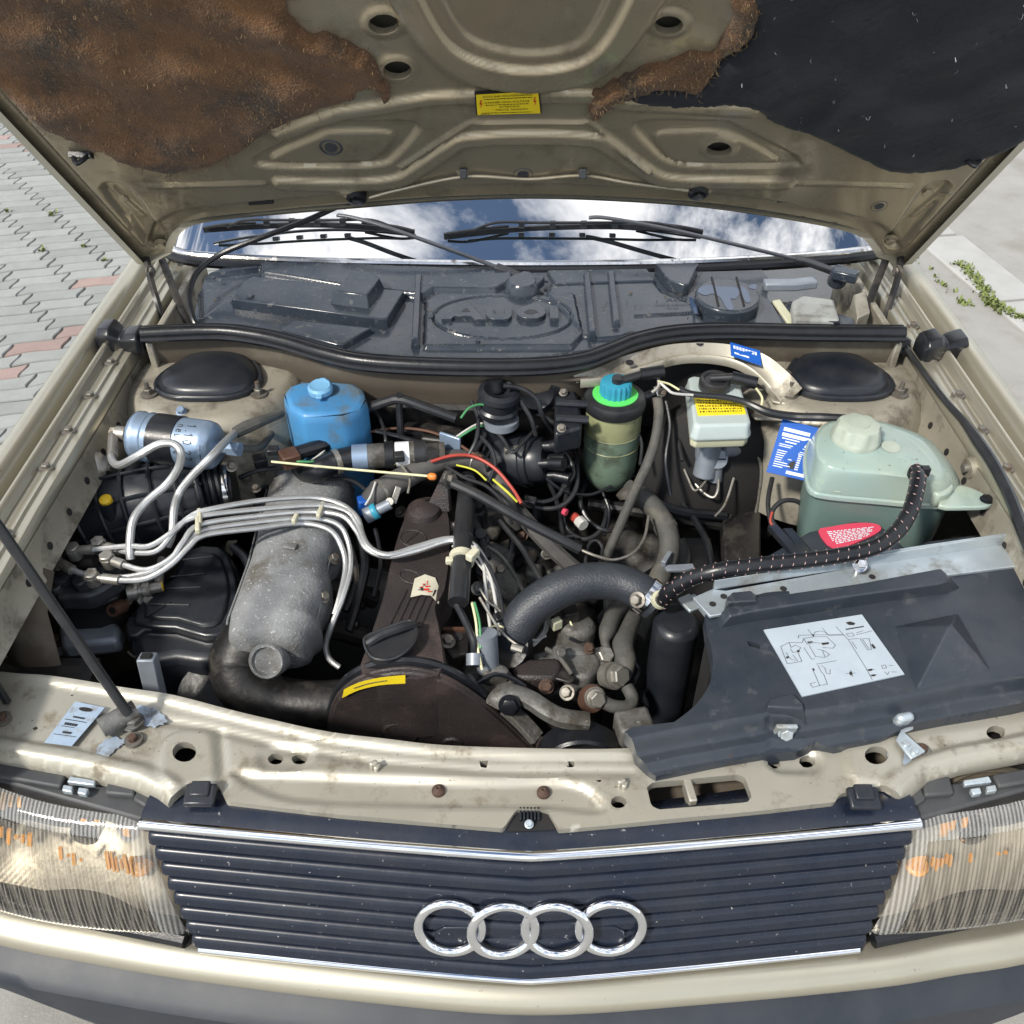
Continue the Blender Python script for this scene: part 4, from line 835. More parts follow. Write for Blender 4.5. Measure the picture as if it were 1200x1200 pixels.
# rubber bonnet stops on the wing gutters
for s, x, y in ((-1, 143, 394), (1, 1104, 403)):
    c = P(x, y, .85); rg_ = []
    for t, w, h in [(-.044, .020, .014), (-.036, .027, .028), (-.014, .029, .032), (.002, .021, .017), (.014, .025, .022), (.036, .027, .026), (.044, .018, .014)]:
        rg_.append(np.array([(c[0] + t * 1.0, c[1] + a + s * t * .2, .842 + b) for a, b in [(-w, -.01), (w, -.01), (w, h * .7), (w * .6, h), (-w * .6, h), (-w, h * .7)]]))
    build('bonnet_stop', loft(rg_), 'rubber', car, f'black rubber bonnet stop on the {"paved" if s < 0 else "road"} side wing gutter', bevel=.003, ang=50)
# dark floor of the engine bay
build('engine_bay_floor', box((0, .60, .30), (1.76, 1.1, .02)), 'dark', car)
# ------------------------------------------------------------------ engine bay contents
mat('cast_alu', (.21, .218, .222), (.145, .15, .152), .8, .1, metal=.1, scale=22, dirt=(.09, .08, .065), damt=.42, dscale=11, speck=(.42, .43, .44), samt=.62, sscale=190, bump=.7, bscale=260)
mat('alu_dirty', (.17, .17, .165), (.10, .098, .09), .6, .12, metal=.4, scale=40, dirt=(.05, .042, .032), damt=.6, dscale=24, bump=.5, bscale=180, speck=(.36, .35, .33), samt=.67, sscale=170)
mat('cover_brown', (.024, .0205, .0205), (.035, .028, .027), .38, .12, scale=16, dirt=(.050, .034, .030), damt=.36, dscale=12, bump=.6, bscale=420, speck=(.13, .10, .085), samt=.68, sscale=260)
mat('hose_main', (.018, .023, .031), (.028, .033, .041), .42, .1, scale=40, bump=.5, bscale=350, dust=(.05, .053, .056), dustamt=.4)
mat('braid', (.50, .51, .51), (.42, .425, .42), .34, .06, metal=.7, scale=60, bump=.45, bscale=1500, bdist=.001, speck=(.17, .165, .15), samt=.66, sscale=700)
mat('fitting', (.36, .35, .325), (.26, .245, .215), .42, .1, metal=.7, scale=90, dirt=(.13, .11, .08), damt=.4, dscale=50)
mat('steel_blue', (.28, .37, .50), (.24, .32, .43), .36, .08, metal=.5, scale=22)
mat('blue_tank', (.06, .23, .45), (.05, .185, .38), .40, .1, scale=10, sss=.2, dirt=(.09, .11, .11), damt=.45, dscale=14)
mat('blue_cap', (.16, .36, .55), (.13, .30, .48), .45, .1, scale=20)
mat('tank_white', (.31, .355, .29), (.26, .36, .35), .18, .05, scale=6, sss=.4, speck=(.3, .33, .28), samt=.72, sscale=90, dirt=(.34, .39, .30), damt=.25, dscale=9)
mat('tank_fluid', (.13, .19, .175), (.10, .16, .15), .4, .08, scale=9, sss=.15)
mat('brake_white', (.40, .455, .45), (.35, .41, .41), .4, .08, scale=14, sss=.2)
mat('brake_base', (.50, .50, .36), (.42, .42, .30), .45, .08, scale=14)
mat('oil_clear', (.25, .26, .14), (.21, .22, .12), .4, .08, scale=18, sss=.15, dirt=(.08, .09, .05), damt=.3, dscale=18)
mat('oil_green', (.135, .19, .14), (.105, .155, .115), .42, .08, scale=20, sss=.1, dirt=(.05, .06, .04), damt=.45, dscale=18)
mat('neon_green', (.10, .62, .12), (.09, .55, .11), .45, .08); mat('cyan_cap', (.03, .26, .38), (.03, .22, .33), .4, .08, scale=30)
mat('tag_blue', (.012, .09, .40), (.012, .08, .35), .35, .08, scale=20); mat('print_white', (.62, .68, .75), (.6, .65, .72), .5)
mat('pipe_black', (.012, .013, .016), (.02, .021, .024), .32, .1, scale=50, dust=(.05, .05, .05), dustamt=.35)
mat('hose_grey', (.075, .075, .07), (.05, .05, .046), .7, .1, scale=60, bump=.3, bscale=300, dirt=(.12, .11, .09), damt=.35, dscale=20)
mat('grey_paint', (.24, .27, .31), (.19, .215, .25), .45, .1, metal=.3, scale=30)
mat('cream_tie', (.55, .53, .40), (.46, .44, .33), .5); mat('wire_red', (.36, .055, .035), (.3, .04, .03), .5); mat('wire_green', (.06, .25, .10), (.05, .2, .08), .45); mat('wire_yellow', (.50, .50, .05), (.45, .45, .05), .45)
mat('wire_white', (.5, .5, .48), (.4, .4, .38), .5); mat('cream_rod', (.62, .60, .38), (.55, .52, .3), .45); mat('orange', (.62, .20, .04), (.55, .17, .03), .5); mat('yellow_plug', (.75, .50, .02), (.7, .45, .02), .45)
mat('sticker_red2', (.55, .05, .10), (.5, .05, .09), .45); mat('copper', (.12, .062, .042), (.08, .043, .03), .5, .1, metal=.4, scale=60)
def T(name, pts, r, m, par=None, label=None, n=10, k=6, **kw): return build(name, tube(PS(pts), r, n, k, **kw), m, par or car, label)
def seg(a, b, r, m, name, par, n=20, label=None, prof=None, bevel=0):
    a, b = np.asarray(a, float), np.asarray(b, float); l = np.linalg.norm(b - a); pr = prof or [(r, 0), (r, 1)]
    pr = [(0, pr[0][1] * l)] + [(x, h * l) for x, h in pr] + [(0, pr[-1][1] * l)]
    return build(name, lathe(pr, a, b - a, n), m, par, label, bevel=bevel)
# ---- engine block and dark masses underneath
eb = build('engine_block', orient(box((-.05, .535, .43), (.34, .40, .28))), 'engine_dark', car, 'dark engine block under the valve cover', bevel=.02)
build('side_member', box((.46, .5, .40), (.12, .9, .12)), 'engine_dark', car, bevel=.01); build('side_member', box((-.50, .5, .38), (.14, .9, .12)), 'engine_dark', car, bevel=.01)
# ---- valve cover
vt = [(486, 588), (502, 583), (520, 588), (529, 610), (530, 650), (524, 692), (512, 712), (518, 740), (517, 792), (424, 790), (430, 750), (446, 700), (458, 650), (470, 612)]
t3 = np.array(PS(catmull([A(*p) for p in vt], 3, True), .688)); cc = t3.mean(0)
rings = []
for z, s_ in [(.56, 1.0), (.628, 1.0), (.632, 1.06), (.640, 1.06), (.644, 1.0), (.672, .985), (.684, .955), (.689, .90)]:
    r_ = cc + (t3 - cc) * A(s_ + (.03 if s_ > 1 else 0), 1, 1); r_[:, 2] = z; rings.append(r_)
vc = build('valve_cover', orient(loft(rings)), 'cover_brown', car, 'dark brown crackle finish valve cover', ang=50)
for k in range(5):
    build('rib', tube(PS([(482 - 6 + k * 8.5, 692, .6895), (462 - 7 + k * 9.2, 735, .6895)]), .0022, 6), 'cover_brown', vc)
el = PS([(484 + 14 * cos(a) + 6 * sin(a), 631 + 9 * sin(a) - 3 * cos(a), .6895) for a in np.linspace(0, 2 * pi, 21)]); build('embossed_oval', tube(el, .0013, 6, smooth=False), 'cover_brown', vc)
for k in range(3): build('embossed_oval', tube(PS([(476 + k * 4, 636 - k * 3, .6895), (484 + k * 4, 626 - k * 2, .6895)]), .0011, 6), 'cover_brown', vc)
el = PS([(481 + 12 * cos(a) + 5 * sin(a), 676 + 8 * sin(a), .6895) for a in np.linspace(0, 2 * pi, 21)]); build('embossed_oval', tube(el, .0012, 6, smooth=False), 'cover_brown', vc)
lump = PS([(505, 590, .69), (512, 575, .70), (520, 572, .70), (528, 582, .70), (528, 598, .69)])
build('hump', lathe([(.034, -.03), (.033, .0), (.026, .016), (.012, .022), (0, .023)], P(497, 604, .682), (0, 0, 1), 24), 'cover_brown', vc)
br = build('bracket', orient(prism(PS([(497, 600, .69), (520, 552, .75), (523, 553, .75), (527, 600, .69)]), [p + A(.004, .006, 0) for p in PS([(497, 600, .69), (520, 552, .75), (523, 553, .75), (527, 600, .69)])])), 'cover_brown', vc, bevel=.001)
build('nut', hexbolt(P(526, 562, .735), (.8, -.5, .3), .010, .012), 'fastener', vc)
# sticker curling over the edge
q = [P(481, 700, .691), P(505, 694, .690), P(512, 686, .688), P(515, 706, .680), P(508, 678, .690), P(497, 674, .691), P(487, 678, .691)]
mat('sticker_cream', (.52, .50, .40), (.44, .42, .33), .5, .1, scale=60)
sq_ = build('service_sticker', (np.array([P(481, 700, .694), P(494, 697, .694), P(505, 698, .6925), P(514, 708, .687), P(486, 678, .694), P(498, 673, .694), P(510, 677, .693), P(516, 692, .687)]), [(0, 1, 5, 4), (1, 2, 6, 5), (2, 3, 7, 6)]), 'sticker_cream', vc, 'small white and red sticker on the valve cover')
build('red_print', on_quad(bars2([(.3, .5, .45, .56), (.5, .3, .75, .42), (.55, .5, .8, .58), (.62, .64, .66, .9), (.4, .66, .52, .72), (.7, .2, .9, .26)]), [P(484, 699, .6948), P(508, 698, .6935), P(508, 678, .6940), P(488, 680, .6948)], .001), 'sticker_red', sq_)
build('dark_print', on_quad(bars2([(.2, .34, .34, .38), (.25, .44, .4, .5), (.42, .6, .56, .64), (.34, .3, .46, .45)]), [P(484, 699, .6948), P(508, 698, .6935), P(508, 678, .6940), P(488, 680, .6948)], .0012), 'ink', sq_)
# oil filler cap
oc = [(427, 752), (434, 743), (473, 728), (483, 729), (488, 739), (485, 752), (470, 767), (452, 773), (435, 769)]
o3 = np.array(PS(catmull([A(*p) for p in oc], 3, True), .708)); c_ = o3.mean(0); rg_ = []
for z, s_ in [(.69, .95), (.695, 1.0), (.705, 1.0), (.708, .95)]: r_ = c_ + (o3 - c_) * s_; r_[:, 2] = z; rg_.append(r_)
cap_ = build('oil_filler_cap', orient(loft(rg_)), 'pipe_black', vc, 'black oil filler cap', ang=40)
build('rim', tube(np.concatenate([o3, o3[:1]]) * A(1, 1, 0) + A(0, 0, .707), .0026, 6, smooth=False), 'pipe_black', cap_)
g1 = PS([(430, 755, .709), (448, 744, .716), (470, 736, .716), (485, 732, .709)]); build('grip', tube(g1, .006, 8), 'pipe_black', cap_)
# ---- timing belt cover
YT = .275
arc = [(384, 900), (386, 860), (390, 832), (402, 811), (428, 794), (470, 786), (508, 791), (540, 806), (575, 832), (612, 866), (630, 885), (640, 905)]
f3 = [PY(x, y, YT) for x, y in catmull([A(*p) for p in arc], 5)]; f3 += [A(f3[-1][0], YT, .52), A(f3[0][0], YT, .52)]
f3 = np.array(f3); tb = build('timing_cover', orient(loft([f3 + A(0, .022, 0), f3, f3 * A(1, 1, 1) + A(0, -.004, -.004)])), 'cover_brown', car, 'brown black timing belt cover at the front of the engine', bevel=.004)
ar_ = np.array([PY(x, y, YT) for x, y in catmull([A(*p) for p in arc], 5)])
build('rubber_edge', tube(ar_ + A(0, .016, .001), .0075, 8, smooth=False, sq=1), 'rubber', tb); build('rubber_edge', tube(ar_ + A(0, .003, .0), .004, 8, smooth=False), 'cover_brown', tb)
so, si = catmull([A(403, 808), A(420, 800), A(445, 794), A(475, 791)], 4), catmull([A(401, 818), A(420, 809), A(446, 803), A(475, 801)], 4)
V = [PY(x, y, YT - .0085) for x, y in so] + [PY(x, y, YT - .0085) for x, y in si]; n = len(so)
ys_ = build('yellow_sticker', (np.array(V), [(i, i + 1, n + i + 1, n + i) for i in range(n - 1)]), 'sticker_yellow', tb, 'yellow strip sticker along the belt cover')
ln = []
for a_, b_ in ((.28, .42), (.44, .55), (.57, .63), (.65, .8)):
    p0 = lambda t: (np.array(so[int(t * (n - 1))]) * .5 + np.array(si[int(t * (n - 1))]) * .5)
    ln.append(tube([PY(*p0(a_), YT - .0092), PY(*p0(b_), YT - .0092)], .0007, 4))
build('print', join(*ln), 'ink', ys_)
for x, y, r in [(530, 872, .017), (470, 858, .028)]: build('boss', lathe([(r, -.01), (r, .001), (r * .85, .004), (r * .6, .003), (0, .003)], PY(x, y, YT - .004), (0, -1, 0), 24), 'cover_brown', tb)
# ---- pulley, bracket arm
pc = PY(680, 893, .22); pu = build('pulley', lathe([(.0, -.02), (.02, -.02), (.022, .0), (.046, .004), (.049, -.012), (.053, -.012), (.053, .018), (.057, .022), (.060, .018), (.060, -.018), (.056, -.022), (.03, -.022)], pc, (0, -1, .15), 48), 'rubber', car, 'black belt pulley behind the front panel')
arm = [(578, 828, .62), (586, 815, .63), (600, 812, .63), (622, 820, .635), (640, 832, .635), (660, 841, .635), (690, 845, .63)]
am = build('alternator_bracket', sweep([(-.011, -.009), (.011, -.009), (.012, .005), (.006, .009), (-.006, .009), (-.012, .005)], catmull(PS(arm), 5)), 'alu_dirty', car, 'cast aluminium bracket arm above the pulley', ang=40)
build('bolt', hexbolt(P(597, 826, .635), (0, -1, .5), .012, .01, 1.3), 'rubber', am)
build('leg', sweep([(-.012, -.006), (.012, -.006), (.012, .006), (-.012, .006)], catmull(PS([(592, 828, .62), (612, 846, .60), (630, 866, .58)]), 3)), 'alu_dirty', am, bevel=.002)
# ---- intake manifold
ip = [(366, 572, .655), (358, 605, .655), (347, 650, .655), (335, 695, .652), (323, 738, .646), (315, 768, .638)]
p3 = catmull(PS(ip), 6); pp, tt, Nn, Bn = frames(p3); rg_ = []
m = len(pp)
for i in range(m):
    t = i / (m - 1); r = np.interp(t, [0, .08, .25, .5, .8, .93, 1], [.060, .070, .068, .064, .067, .062, .046]); a = np.arange(32) * 2 * pi / 32
    cs_, sn_ = np.cos(a), np.sin(a); rr_ = r * (np.abs(cs_) ** 3.2 + np.abs(sn_) ** 3.2) ** (-1 / 3.2) * .94; rr_ = rr_ + np.where(np.cos(a - pi) > .0, .011 * abs(sin(t * pi * 4.0)) * np.clip(np.cos(a - pi), 0, 1), 0) * (t < .85)
    side_ = nrm(np.cross(tt[i], A(0, 0, 1))); up_ = np.cross(side_, tt[i])
    rg_.append(pp[i] + np.outer(np.cos(a) * rr_, side_) + np.outer(np.sin(a) * rr_ * .92, up_))
im = build('intake_manifold', loft(rg_), 'cast_alu', car, 'rough grey cast aluminium intake manifold', ang=60)
for a_ in (0.35, 2.75):
    build('casting_seam', tube([pp[i] + (nrm(np.cross(tt[i], A(0, 0, 1))) * cos(a_) + np.cross(nrm(np.cross(tt[i], A(0, 0, 1))), tt[i]) * sin(a_) * .92) * (np.interp(i / (m - 1), [0, .08, .25, .5, .8, .93, 1], [.060, .070, .068, .064, .067, .062, .046]) * 1.06) for i in range(3, m - 5)], .0016, 6, smooth=False), 'cast_alu', im)
for x, y, sx in [(340, 640, .020), (333, 672, .016), (352, 612, .014)]: build('casting_pad', box(P(x, y, .7125 if y < 660 else .708), (sx, .012, .004), rz=-.2, rx=-.05), 'cast_alu', im, bevel=.0015)
for x, y in [(402, 598), (390, 655), (378, 700)]: build('bolt', hexbolt(P(x, y, .675), (.6, -.2, .7), .007, .010), 'fastener', im)
ec = P(314, 774, .648); ed = nrm(A(-.05, -.75, .55)); build('end_plug', lathe([(.027, -.03), (.027, .004), (.024, .009), (.021, .009), (.019, .004), (0, .004)], ec, ed, 32), 'cast_alu', im)
build('elbow', tube(PS([(300, 745, .63), (283, 775, .60), (290, 806, .575), (325, 822, .56), (370, 826, .56), (410, 824, .56)]), [.045, .048, .042, .038, .036, .036], 18), 'engine_dark', im)  # elbow of the casting, coloured dark for the shade it lies in
th = build('throttle_flange', orient(loft([np.array(PS([(325, 545), (345, 532), (385, 540), (418, 555), (415, 580), (400, 600), (345, 600), (318, 580)], z)) for z in (.60, .675)])), 'alu_dirty', im, bevel=.010)
build('boss', lathe([(.02, -.03), (.02, .004), (.014, .008), (0, .008)], P(400, 560, .685), (0, -.2, 1), 20), 'cast_alu', im)
build('boss', lathe([(.016, -.03), (.016, .004), (.0, .006)], P(345, 555, .682), (0, -.2, 1), 18), 'alu_dirty', im)
build('stud', hexbolt(P(300, 672, .64), (-.8, -.2, .5), .008, .014), 'cast_alu', im)
for k, (x, y) in enumerate([(395, 640), (385, 690), (372, 735)]):
    build('runner', tube(PS([(x - 15, y - 4, .635), (x + 20, y + 2, .60), (x + 55, y + 12, .57)]), .017, 10), 'engine_dark', im)
for x, y in [(415, 708), (408, 730)]: seg(P(x - 12, y, .60), P(x + 12, y + 2, .60), .007, 'engine_dark', 'injector_stub', im)
tbd = build('throttle_body', join(*[box(P(x, y, z), s_, rz=a) for x, y, z, s_, a in [(298, 560, .66), (310, 548, .67), (290, 572, .65), (305, 575, .66)] and [(298, 560, .66, (.05, .05, .05), .3), (312, 548, .68, (.04, .03, .03), .1), (286, 574, .65, (.03, .04, .04), -.2), (305, 578, .65, (.03, .03, .05), .5)]]), 'engine_dark', car, 'grimy throttle body between the ribbed duct and manifold', bevel=.006)
for x, y in [(309, 555), (290, 562), (300, 573)]: build('screw', hexbolt(P(x, y, .70), (0, -.3, 1), .006, .008), 'fastener', tbd)
# ---- ribbed intake duct
dp = [(80, 622, .665), (100, 610, .68), (140, 597, .69), (185, 586, .70), (222, 578, .705), (236, 575, .705)]
p3 = catmull(PS(dp), 6)
du = build('air_duct', tube(p3, [.044, .064, .069, .067, .061, .052], 28, smooth=False), 'black_plastic', car, 'ribbed black rubber intake duct with a yellow plug', ang=60)
pp, tt, Nn, Bn = frames(p3)
for i in range(3, len(pp) - 2, 4):
    r = np.interp(i / (len(pp) - 1), np.linspace(0, 1, 6), [.044, .064, .069, .067, .061, .052]) + .0035; a = np.arange(33) * 2 * pi / 32
    build('rib', tube([pp[i] + Nn[i] * r * cos(b) + Bn[i] * r * sin(b) for b in a], .0036, 6, smooth=False), 'black_plastic', du)
for b in (.1, .75, -.6, 1.4):
    build('rib', tube([pp[i] + (Nn[i] * cos(b) + Bn[i] * sin(b)) * (np.interp(i / (len(pp) - 1), np.linspace(0, 1, 6), [.044, .064, .069, .067, .061, .052]) + .003) for i in range(2, len(pp))], .0032, 6, smooth=False), 'black_plastic', du)
for k in range(4): 
    c_ = P(240 + k * 7.5, 574.5 - k * .7, .705); build('bellows_ring', lathe([(.043, -.006), (.050, -.004), (.053, 0), (.050, .004), (.043, .006)], c_, pp[-1] - pp[-4], 28), 'rubber', du)
seg(P(236, 575, .705), P(276, 571, .705), .044, 'rubber', 'bellows_sleeve', du, 28)
cl_ = seg(P(267, 572, .705), P(273, 571.5, .705), .0505, 'chrome_worn', 'hose_clamp', du, 32); build('screw', hexbolt(P(271, 547, .76), (.3, -.5, .6), .006, .012), 'fastener', cl_)
yp = P(124, 586, .752); build('yellow_plug', lathe([(.007, -.03), (.0095, -.004), (.0095, .003), (.006, .005), (0, .005)], yp, (0, -.3, 1), 18), 'yellow_plug', du, 'yellow plug on the ribbed duct')
seg(yp + A(0, 0, -.035), yp + A(0, 0, -.004), .011, 'black_plastic', 'plug_boss', du)
# ---- fuel filter
fa, fb = P(161, 511, .80), P(254, 523, .80); L_ = np.linalg.norm(fb - fa)
ff = build('fuel_filter', lathe([(0, 0), (.037, 0), (.040, .004), (.0415, .008), (.0395, .012), (.0395, L_ - .016), (.037, L_ - .006), (.030, L_), (0, L_)], fa, fb - fa, 40), 'steel_blue', car, 'silver blue fuel filter canister with a handwritten date', ang=50)
fd = nrm(fb - fa); seg(fa + fd * L_ * .26, fa + fd * L_ * .58, .0412, 'rubber', 'rubber_band', ff, 40)
for t in (.0, .16): build('rim', lathe([(.0395, -.002), (.0412, 0), (.0395, .002)], fa + fd * (L_ * t + .003), fd, 40), 'steel_blue', ff)
bk = build('bracket', orient(prism([p for p in PS([(203, 497), (206, 484), (212, 476), (219, 477), (224, 485), (224, 497)], .80)], [p - A(0, 0, .012) for p in PS([(203, 497), (206, 484), (212, 476), (219, 477), (224, 485), (224, 497)], .80)])), 'rubber', ff, bevel=.003)
build('nut', hexbolt(P(213, 483, .802), (0, -.4, 1), .007, .010, 1.3), 'steel_blue', ff)
seg(fa, fa - fd * .018, .011, 'fitting', 'hex_nut', ff, 6); seg(fa - fd * .018, fa - fd * .035, .013, 'fitting', 'banjo', ff, 12); seg(fa - fd * .035, fa - fd * .045, .011, 'fitting', 'bolt_head', ff, 6)
seg(fb, fb + fd * .02, .010, 'steel_blue', 'outlet', ff, 16); seg(fb + fd * .02, fb + fd * .04, .012, 'steel_blue', 'hex_nut', ff, 6)
# handwriting wrapped round the canister
xb, yb, zb = basis(fd); vd = nrm(CAM - (fa + fb) / 2); vd = nrm(vd - fd * (vd @ fd)); wd_ = np.cross(fd, vd)
def wrap(g, at, ang0, sc_):                 # text runs round the barrel
    v, f = g; o = []
    for x, y, _ in v:
        th_ = ang0 - x * sc_ / .0402; o.append(fa + fd * (at + y * sc_) + (vd * cos(th_) + wd_ * sin(th_)) * .0402)
    return np.array(o), f
s_ = 1 if wd_[2] > 0 else -1
def hand(lines, at, a0, sc_):
    V, F = strokes2(lines, .09); o = []
    for x, y, _ in V: th_ = s_ * (a0 - x * sc_ / .0402); o.append(fa + fd * (at + y * sc_) + (vd * cos(th_) + wd_ * sin(th_)) * .0402)
    return np.array(o), F
D_ = {'1': [[(.1, .7), (.3, 1), (.3, 0)]], '0': [[(.1, .5), (.2, .9), (.4, 1), (.55, .6), (.5, .1), (.25, 0), (.1, .5)]], '2': [[(.1, .8), (.3, 1), (.5, .8), (.4, .5), (.1, 0), (.6, .05)]], '.': [[(.2, 0), (.3, .06)]], 'n': [[(.1, 0), (.1, .6), (.4, .6), (.45, 0)]], 'e': [[(.1, .35), (.5, .4), (.4, .65), (.15, .6), (.1, .2), (.3, 0), (.5, .1)]], 'u': [[(.1, .6), (.15, 0), (.4, .05), (.5, .6)]], 'h': [[(.1, 1), (.1, 0)], [(.1, .5), (.4, .55), (.45, 0)]], ' ': [], '-': [[(.0, .5), (.5, .5)]]}
def word(w, x0=0):
    L2 = []
    for ch in w: L2 += [[(x0 + a, b) for a, b in l] for l in D_[ch]]; x0 += .75 if ch != '.' else .45
    return L2
build('handwriting', join(hand(word('1.10.22'), L_ * .735, .80, .014), hand(word('neu he'), L_ * .62, .75, .012), hand([[(0, .5), (.55, .5)], [(.9, .5), (1.5, .5)]], L_ * .89, -.05, .016)), 'ink', ff)
# ---- fuel distributor and metering unit
fdz = .685
mat('dull_metal', (.055, .060, .068), (.035, .038, .043), .42, .12, metal=.4, scale=30, dirt=(.10, .095, .085), damt=.35, dscale=30)
fdm = build('fuel_distributor', slab([(55, 670), (66, 700), (105, 698), (120, 690), (142, 676), (146, 655), (70, 645)], fdz, fdz - .03), 'dull_metal', car, 'black fuel distributor block with banjo fittings', bevel=.006)
build('gasket_flange', slab([(52, 676), (66, 708), (106, 705), (124, 696), (148, 680), (146, 660), (60, 655)], fdz - .028, fdz - .036), 'alu_dirty', fdm, bevel=.002)
build('lower_body', slab([(60, 690), (68, 712), (108, 710), (135, 700), (150, 680), (140, 660), (66, 660)], fdz - .036, fdz - .10), 'engine_dark', fdm, bevel=.006)
for x, y, r, h in [(57, 673, .011, .010), (73, 681, .015, .012), (66, 690, .011, .008), (98, 688, .011, .018), (118, 676, .010, .012), (104, 672, .008, .008)]:
    bs = build('boss', lathe([(r, -.01), (r, h), (r * .8, h + .002), (0, h + .002)], P(x, y, fdz), (0, -.15, 1), 18), 'dull_metal', fdm); build('socket', lathe([(r * .35, 0), (r * .35, .0012), (0, .0012)], P(x, y, fdz) + A(0, -.15, 1) * (h + .0015), (0, -.15, 1), 6), 'dark', bs)
build('actuator', join(lathe([(.012, -.01), (.012, .03), (.01, .036), (0, .036)], P(86, 658, fdz + .02), (.9, -.1, .1), 16), box(P(96, 655, fdz + .022), (.03, .022, .02))), 'engine_dark', fdm, bevel=.002)
LB = build('damper_cover', slab([(68, 730), (85, 722), (128, 721), (140, 733), (137, 750), (72, 757)], .60, .57, .08), 'grey_paint', car, 'blue grey aluminium cover below the fuel distributor', bevel=.008)
build('flange', slab([(60, 756), (66, 745), (140, 738), (147, 748), (140, 757), (66, 766)], .572, .562), 'grey_paint', LB, bevel=.003)
for x, y, m_ in [(132, 746, 'fastener'), (67, 752, 'rust')]: build('bolt', hexbolt(P(x, y, .573), (0, 0, 1), .009, .010), m_, LB)
rb = build('rusty_union', lathe([(.006, .005), (.006, .008), (.010, .008), (.011, .003), (.011, -.02), (0, -.02)], P(135, 714, .64), (-.2, -.9, .5), 20), 'copper', car, 'rusty brown pipe union beside the air box'); build('bore', lathe([(.0075, 0), (0, 0)], P(135, 714, .64) + nrm(A(-.2, -.9, .5)) * .007, (-.2, -.9, .5), 14), 'dark', rb)
seg(P(150, 695, .645), P(190, 687, .645), .011, 'fitting', 'fuel_union', car, 12, 'grey hexagon fuel union with a yellow end', prof=[(.013, 0), (.013, .3), (.010, .3), (.010, .45), (.013, .45), (.013, .65), (.009, .65), (.009, 1)])
build('fuel_union', join(hexbolt(P(170, 700, .63), (.6, -.6, .3), .009, .014), tube(PS([(150, 706, .63), (158, 692, .65), (160, 680, .66)]), .006, 8)), 'fitting', car)
seg(P(189, 687, .645), P(191, 686.6, .645), .008, 'yellow_plug', 'paint_dot', car, 12)
T('fuel_pipe', [(186, 685, .645), (187, 670, .65), (190, 655, .655)], .007, 'fitting')
# ---- air filter box
ab = build('air_filter_box', slab(catmull([A(*p) for p in [(152, 732), (170, 692), (200, 672), (218, 641), (258, 636), (278, 660), (284, 700), (272, 745), (250, 775), (205, 770), (160, 775)]], 2, True), .612, .33, .02), 'black_plastic', car, 'black plastic air filter box with a wire clip', bevel=.016, seg=3)
build('lid_edge', slab([(147, 731), (150, 722), (198, 718), (204, 726), (202, 736), (168, 738), (160, 745), (150, 745)], .622, .608), 'black_plastic', ab, bevel=.003)
for p in [[(200, 676), (240, 672)], [(195, 690), (236, 688)], [(176, 708), (222, 709)], [(172, 722), (200, 705)], [(214, 656), (250, 652)]]: build('rib', tube(PS([(x, y, .635) for x, y in p]), .0018, 6), 'black_plastic', ab)
ab3 = np.array(PS(catmull([A(*p) for p in [(156, 730), (173, 694), (203, 675), (219, 644), (256, 640), (272, 662), (278, 700), (266, 738), (240, 745), (205, 735)]], 2, True), .628)); ab4 = ab3 - A(0, 0, .018)
build('lid', orient(prism(ab3, ab4)), 'black_plastic', ab, bevel=.004); abc = ab3.mean(0); build('lid_panel', orient(prism(abc + (ab3 - abc) * .78 + A(0, 0, .006), abc + (ab3 - abc) * .84)), 'black_plastic', ab, bevel=.002)
build('lid_rim', tube(np.concatenate([abc + (ab4 - abc) * 1.02, (abc + (ab4 - abc) * 1.02)[:1]]), .004, 6, smooth=False), 'black_plastic', ab)
build('wire_clip', join(tube(PS([(150, 764, .60), (158, 770, .60), (168, 766, .605), (176, 763, .605), (178, 768, .60), (172, 772, .60)]), .0018, 6), tube(PS([(176, 764, .60), (190, 765, .60), (193, 774, .595), (180, 774, .595)]), .0018, 6)), 'fastener', ab)
build('front_wall', orient(prism(PS([(150, 738), (204, 734), (204, 745), (150, 750)], .60), [p - A(0, 0, .2) for p in PS([(150, 738), (204, 734), (204, 745), (150, 750)], .60)])), 'black_plastic', ab, bevel=.003)
po = P(167, 781, .69); pst = build('rubber_post', orient(box(po + A(0, .01, -.045), (.024, .020, .09), rx=-.2)), 'grey_paint', car, 'blue grey square post behind the front panel', bevel=.002); build('socket', box(po + A(0, .018, .0005), (.014, .010, .004), rx=-.2), 'dark', pst)
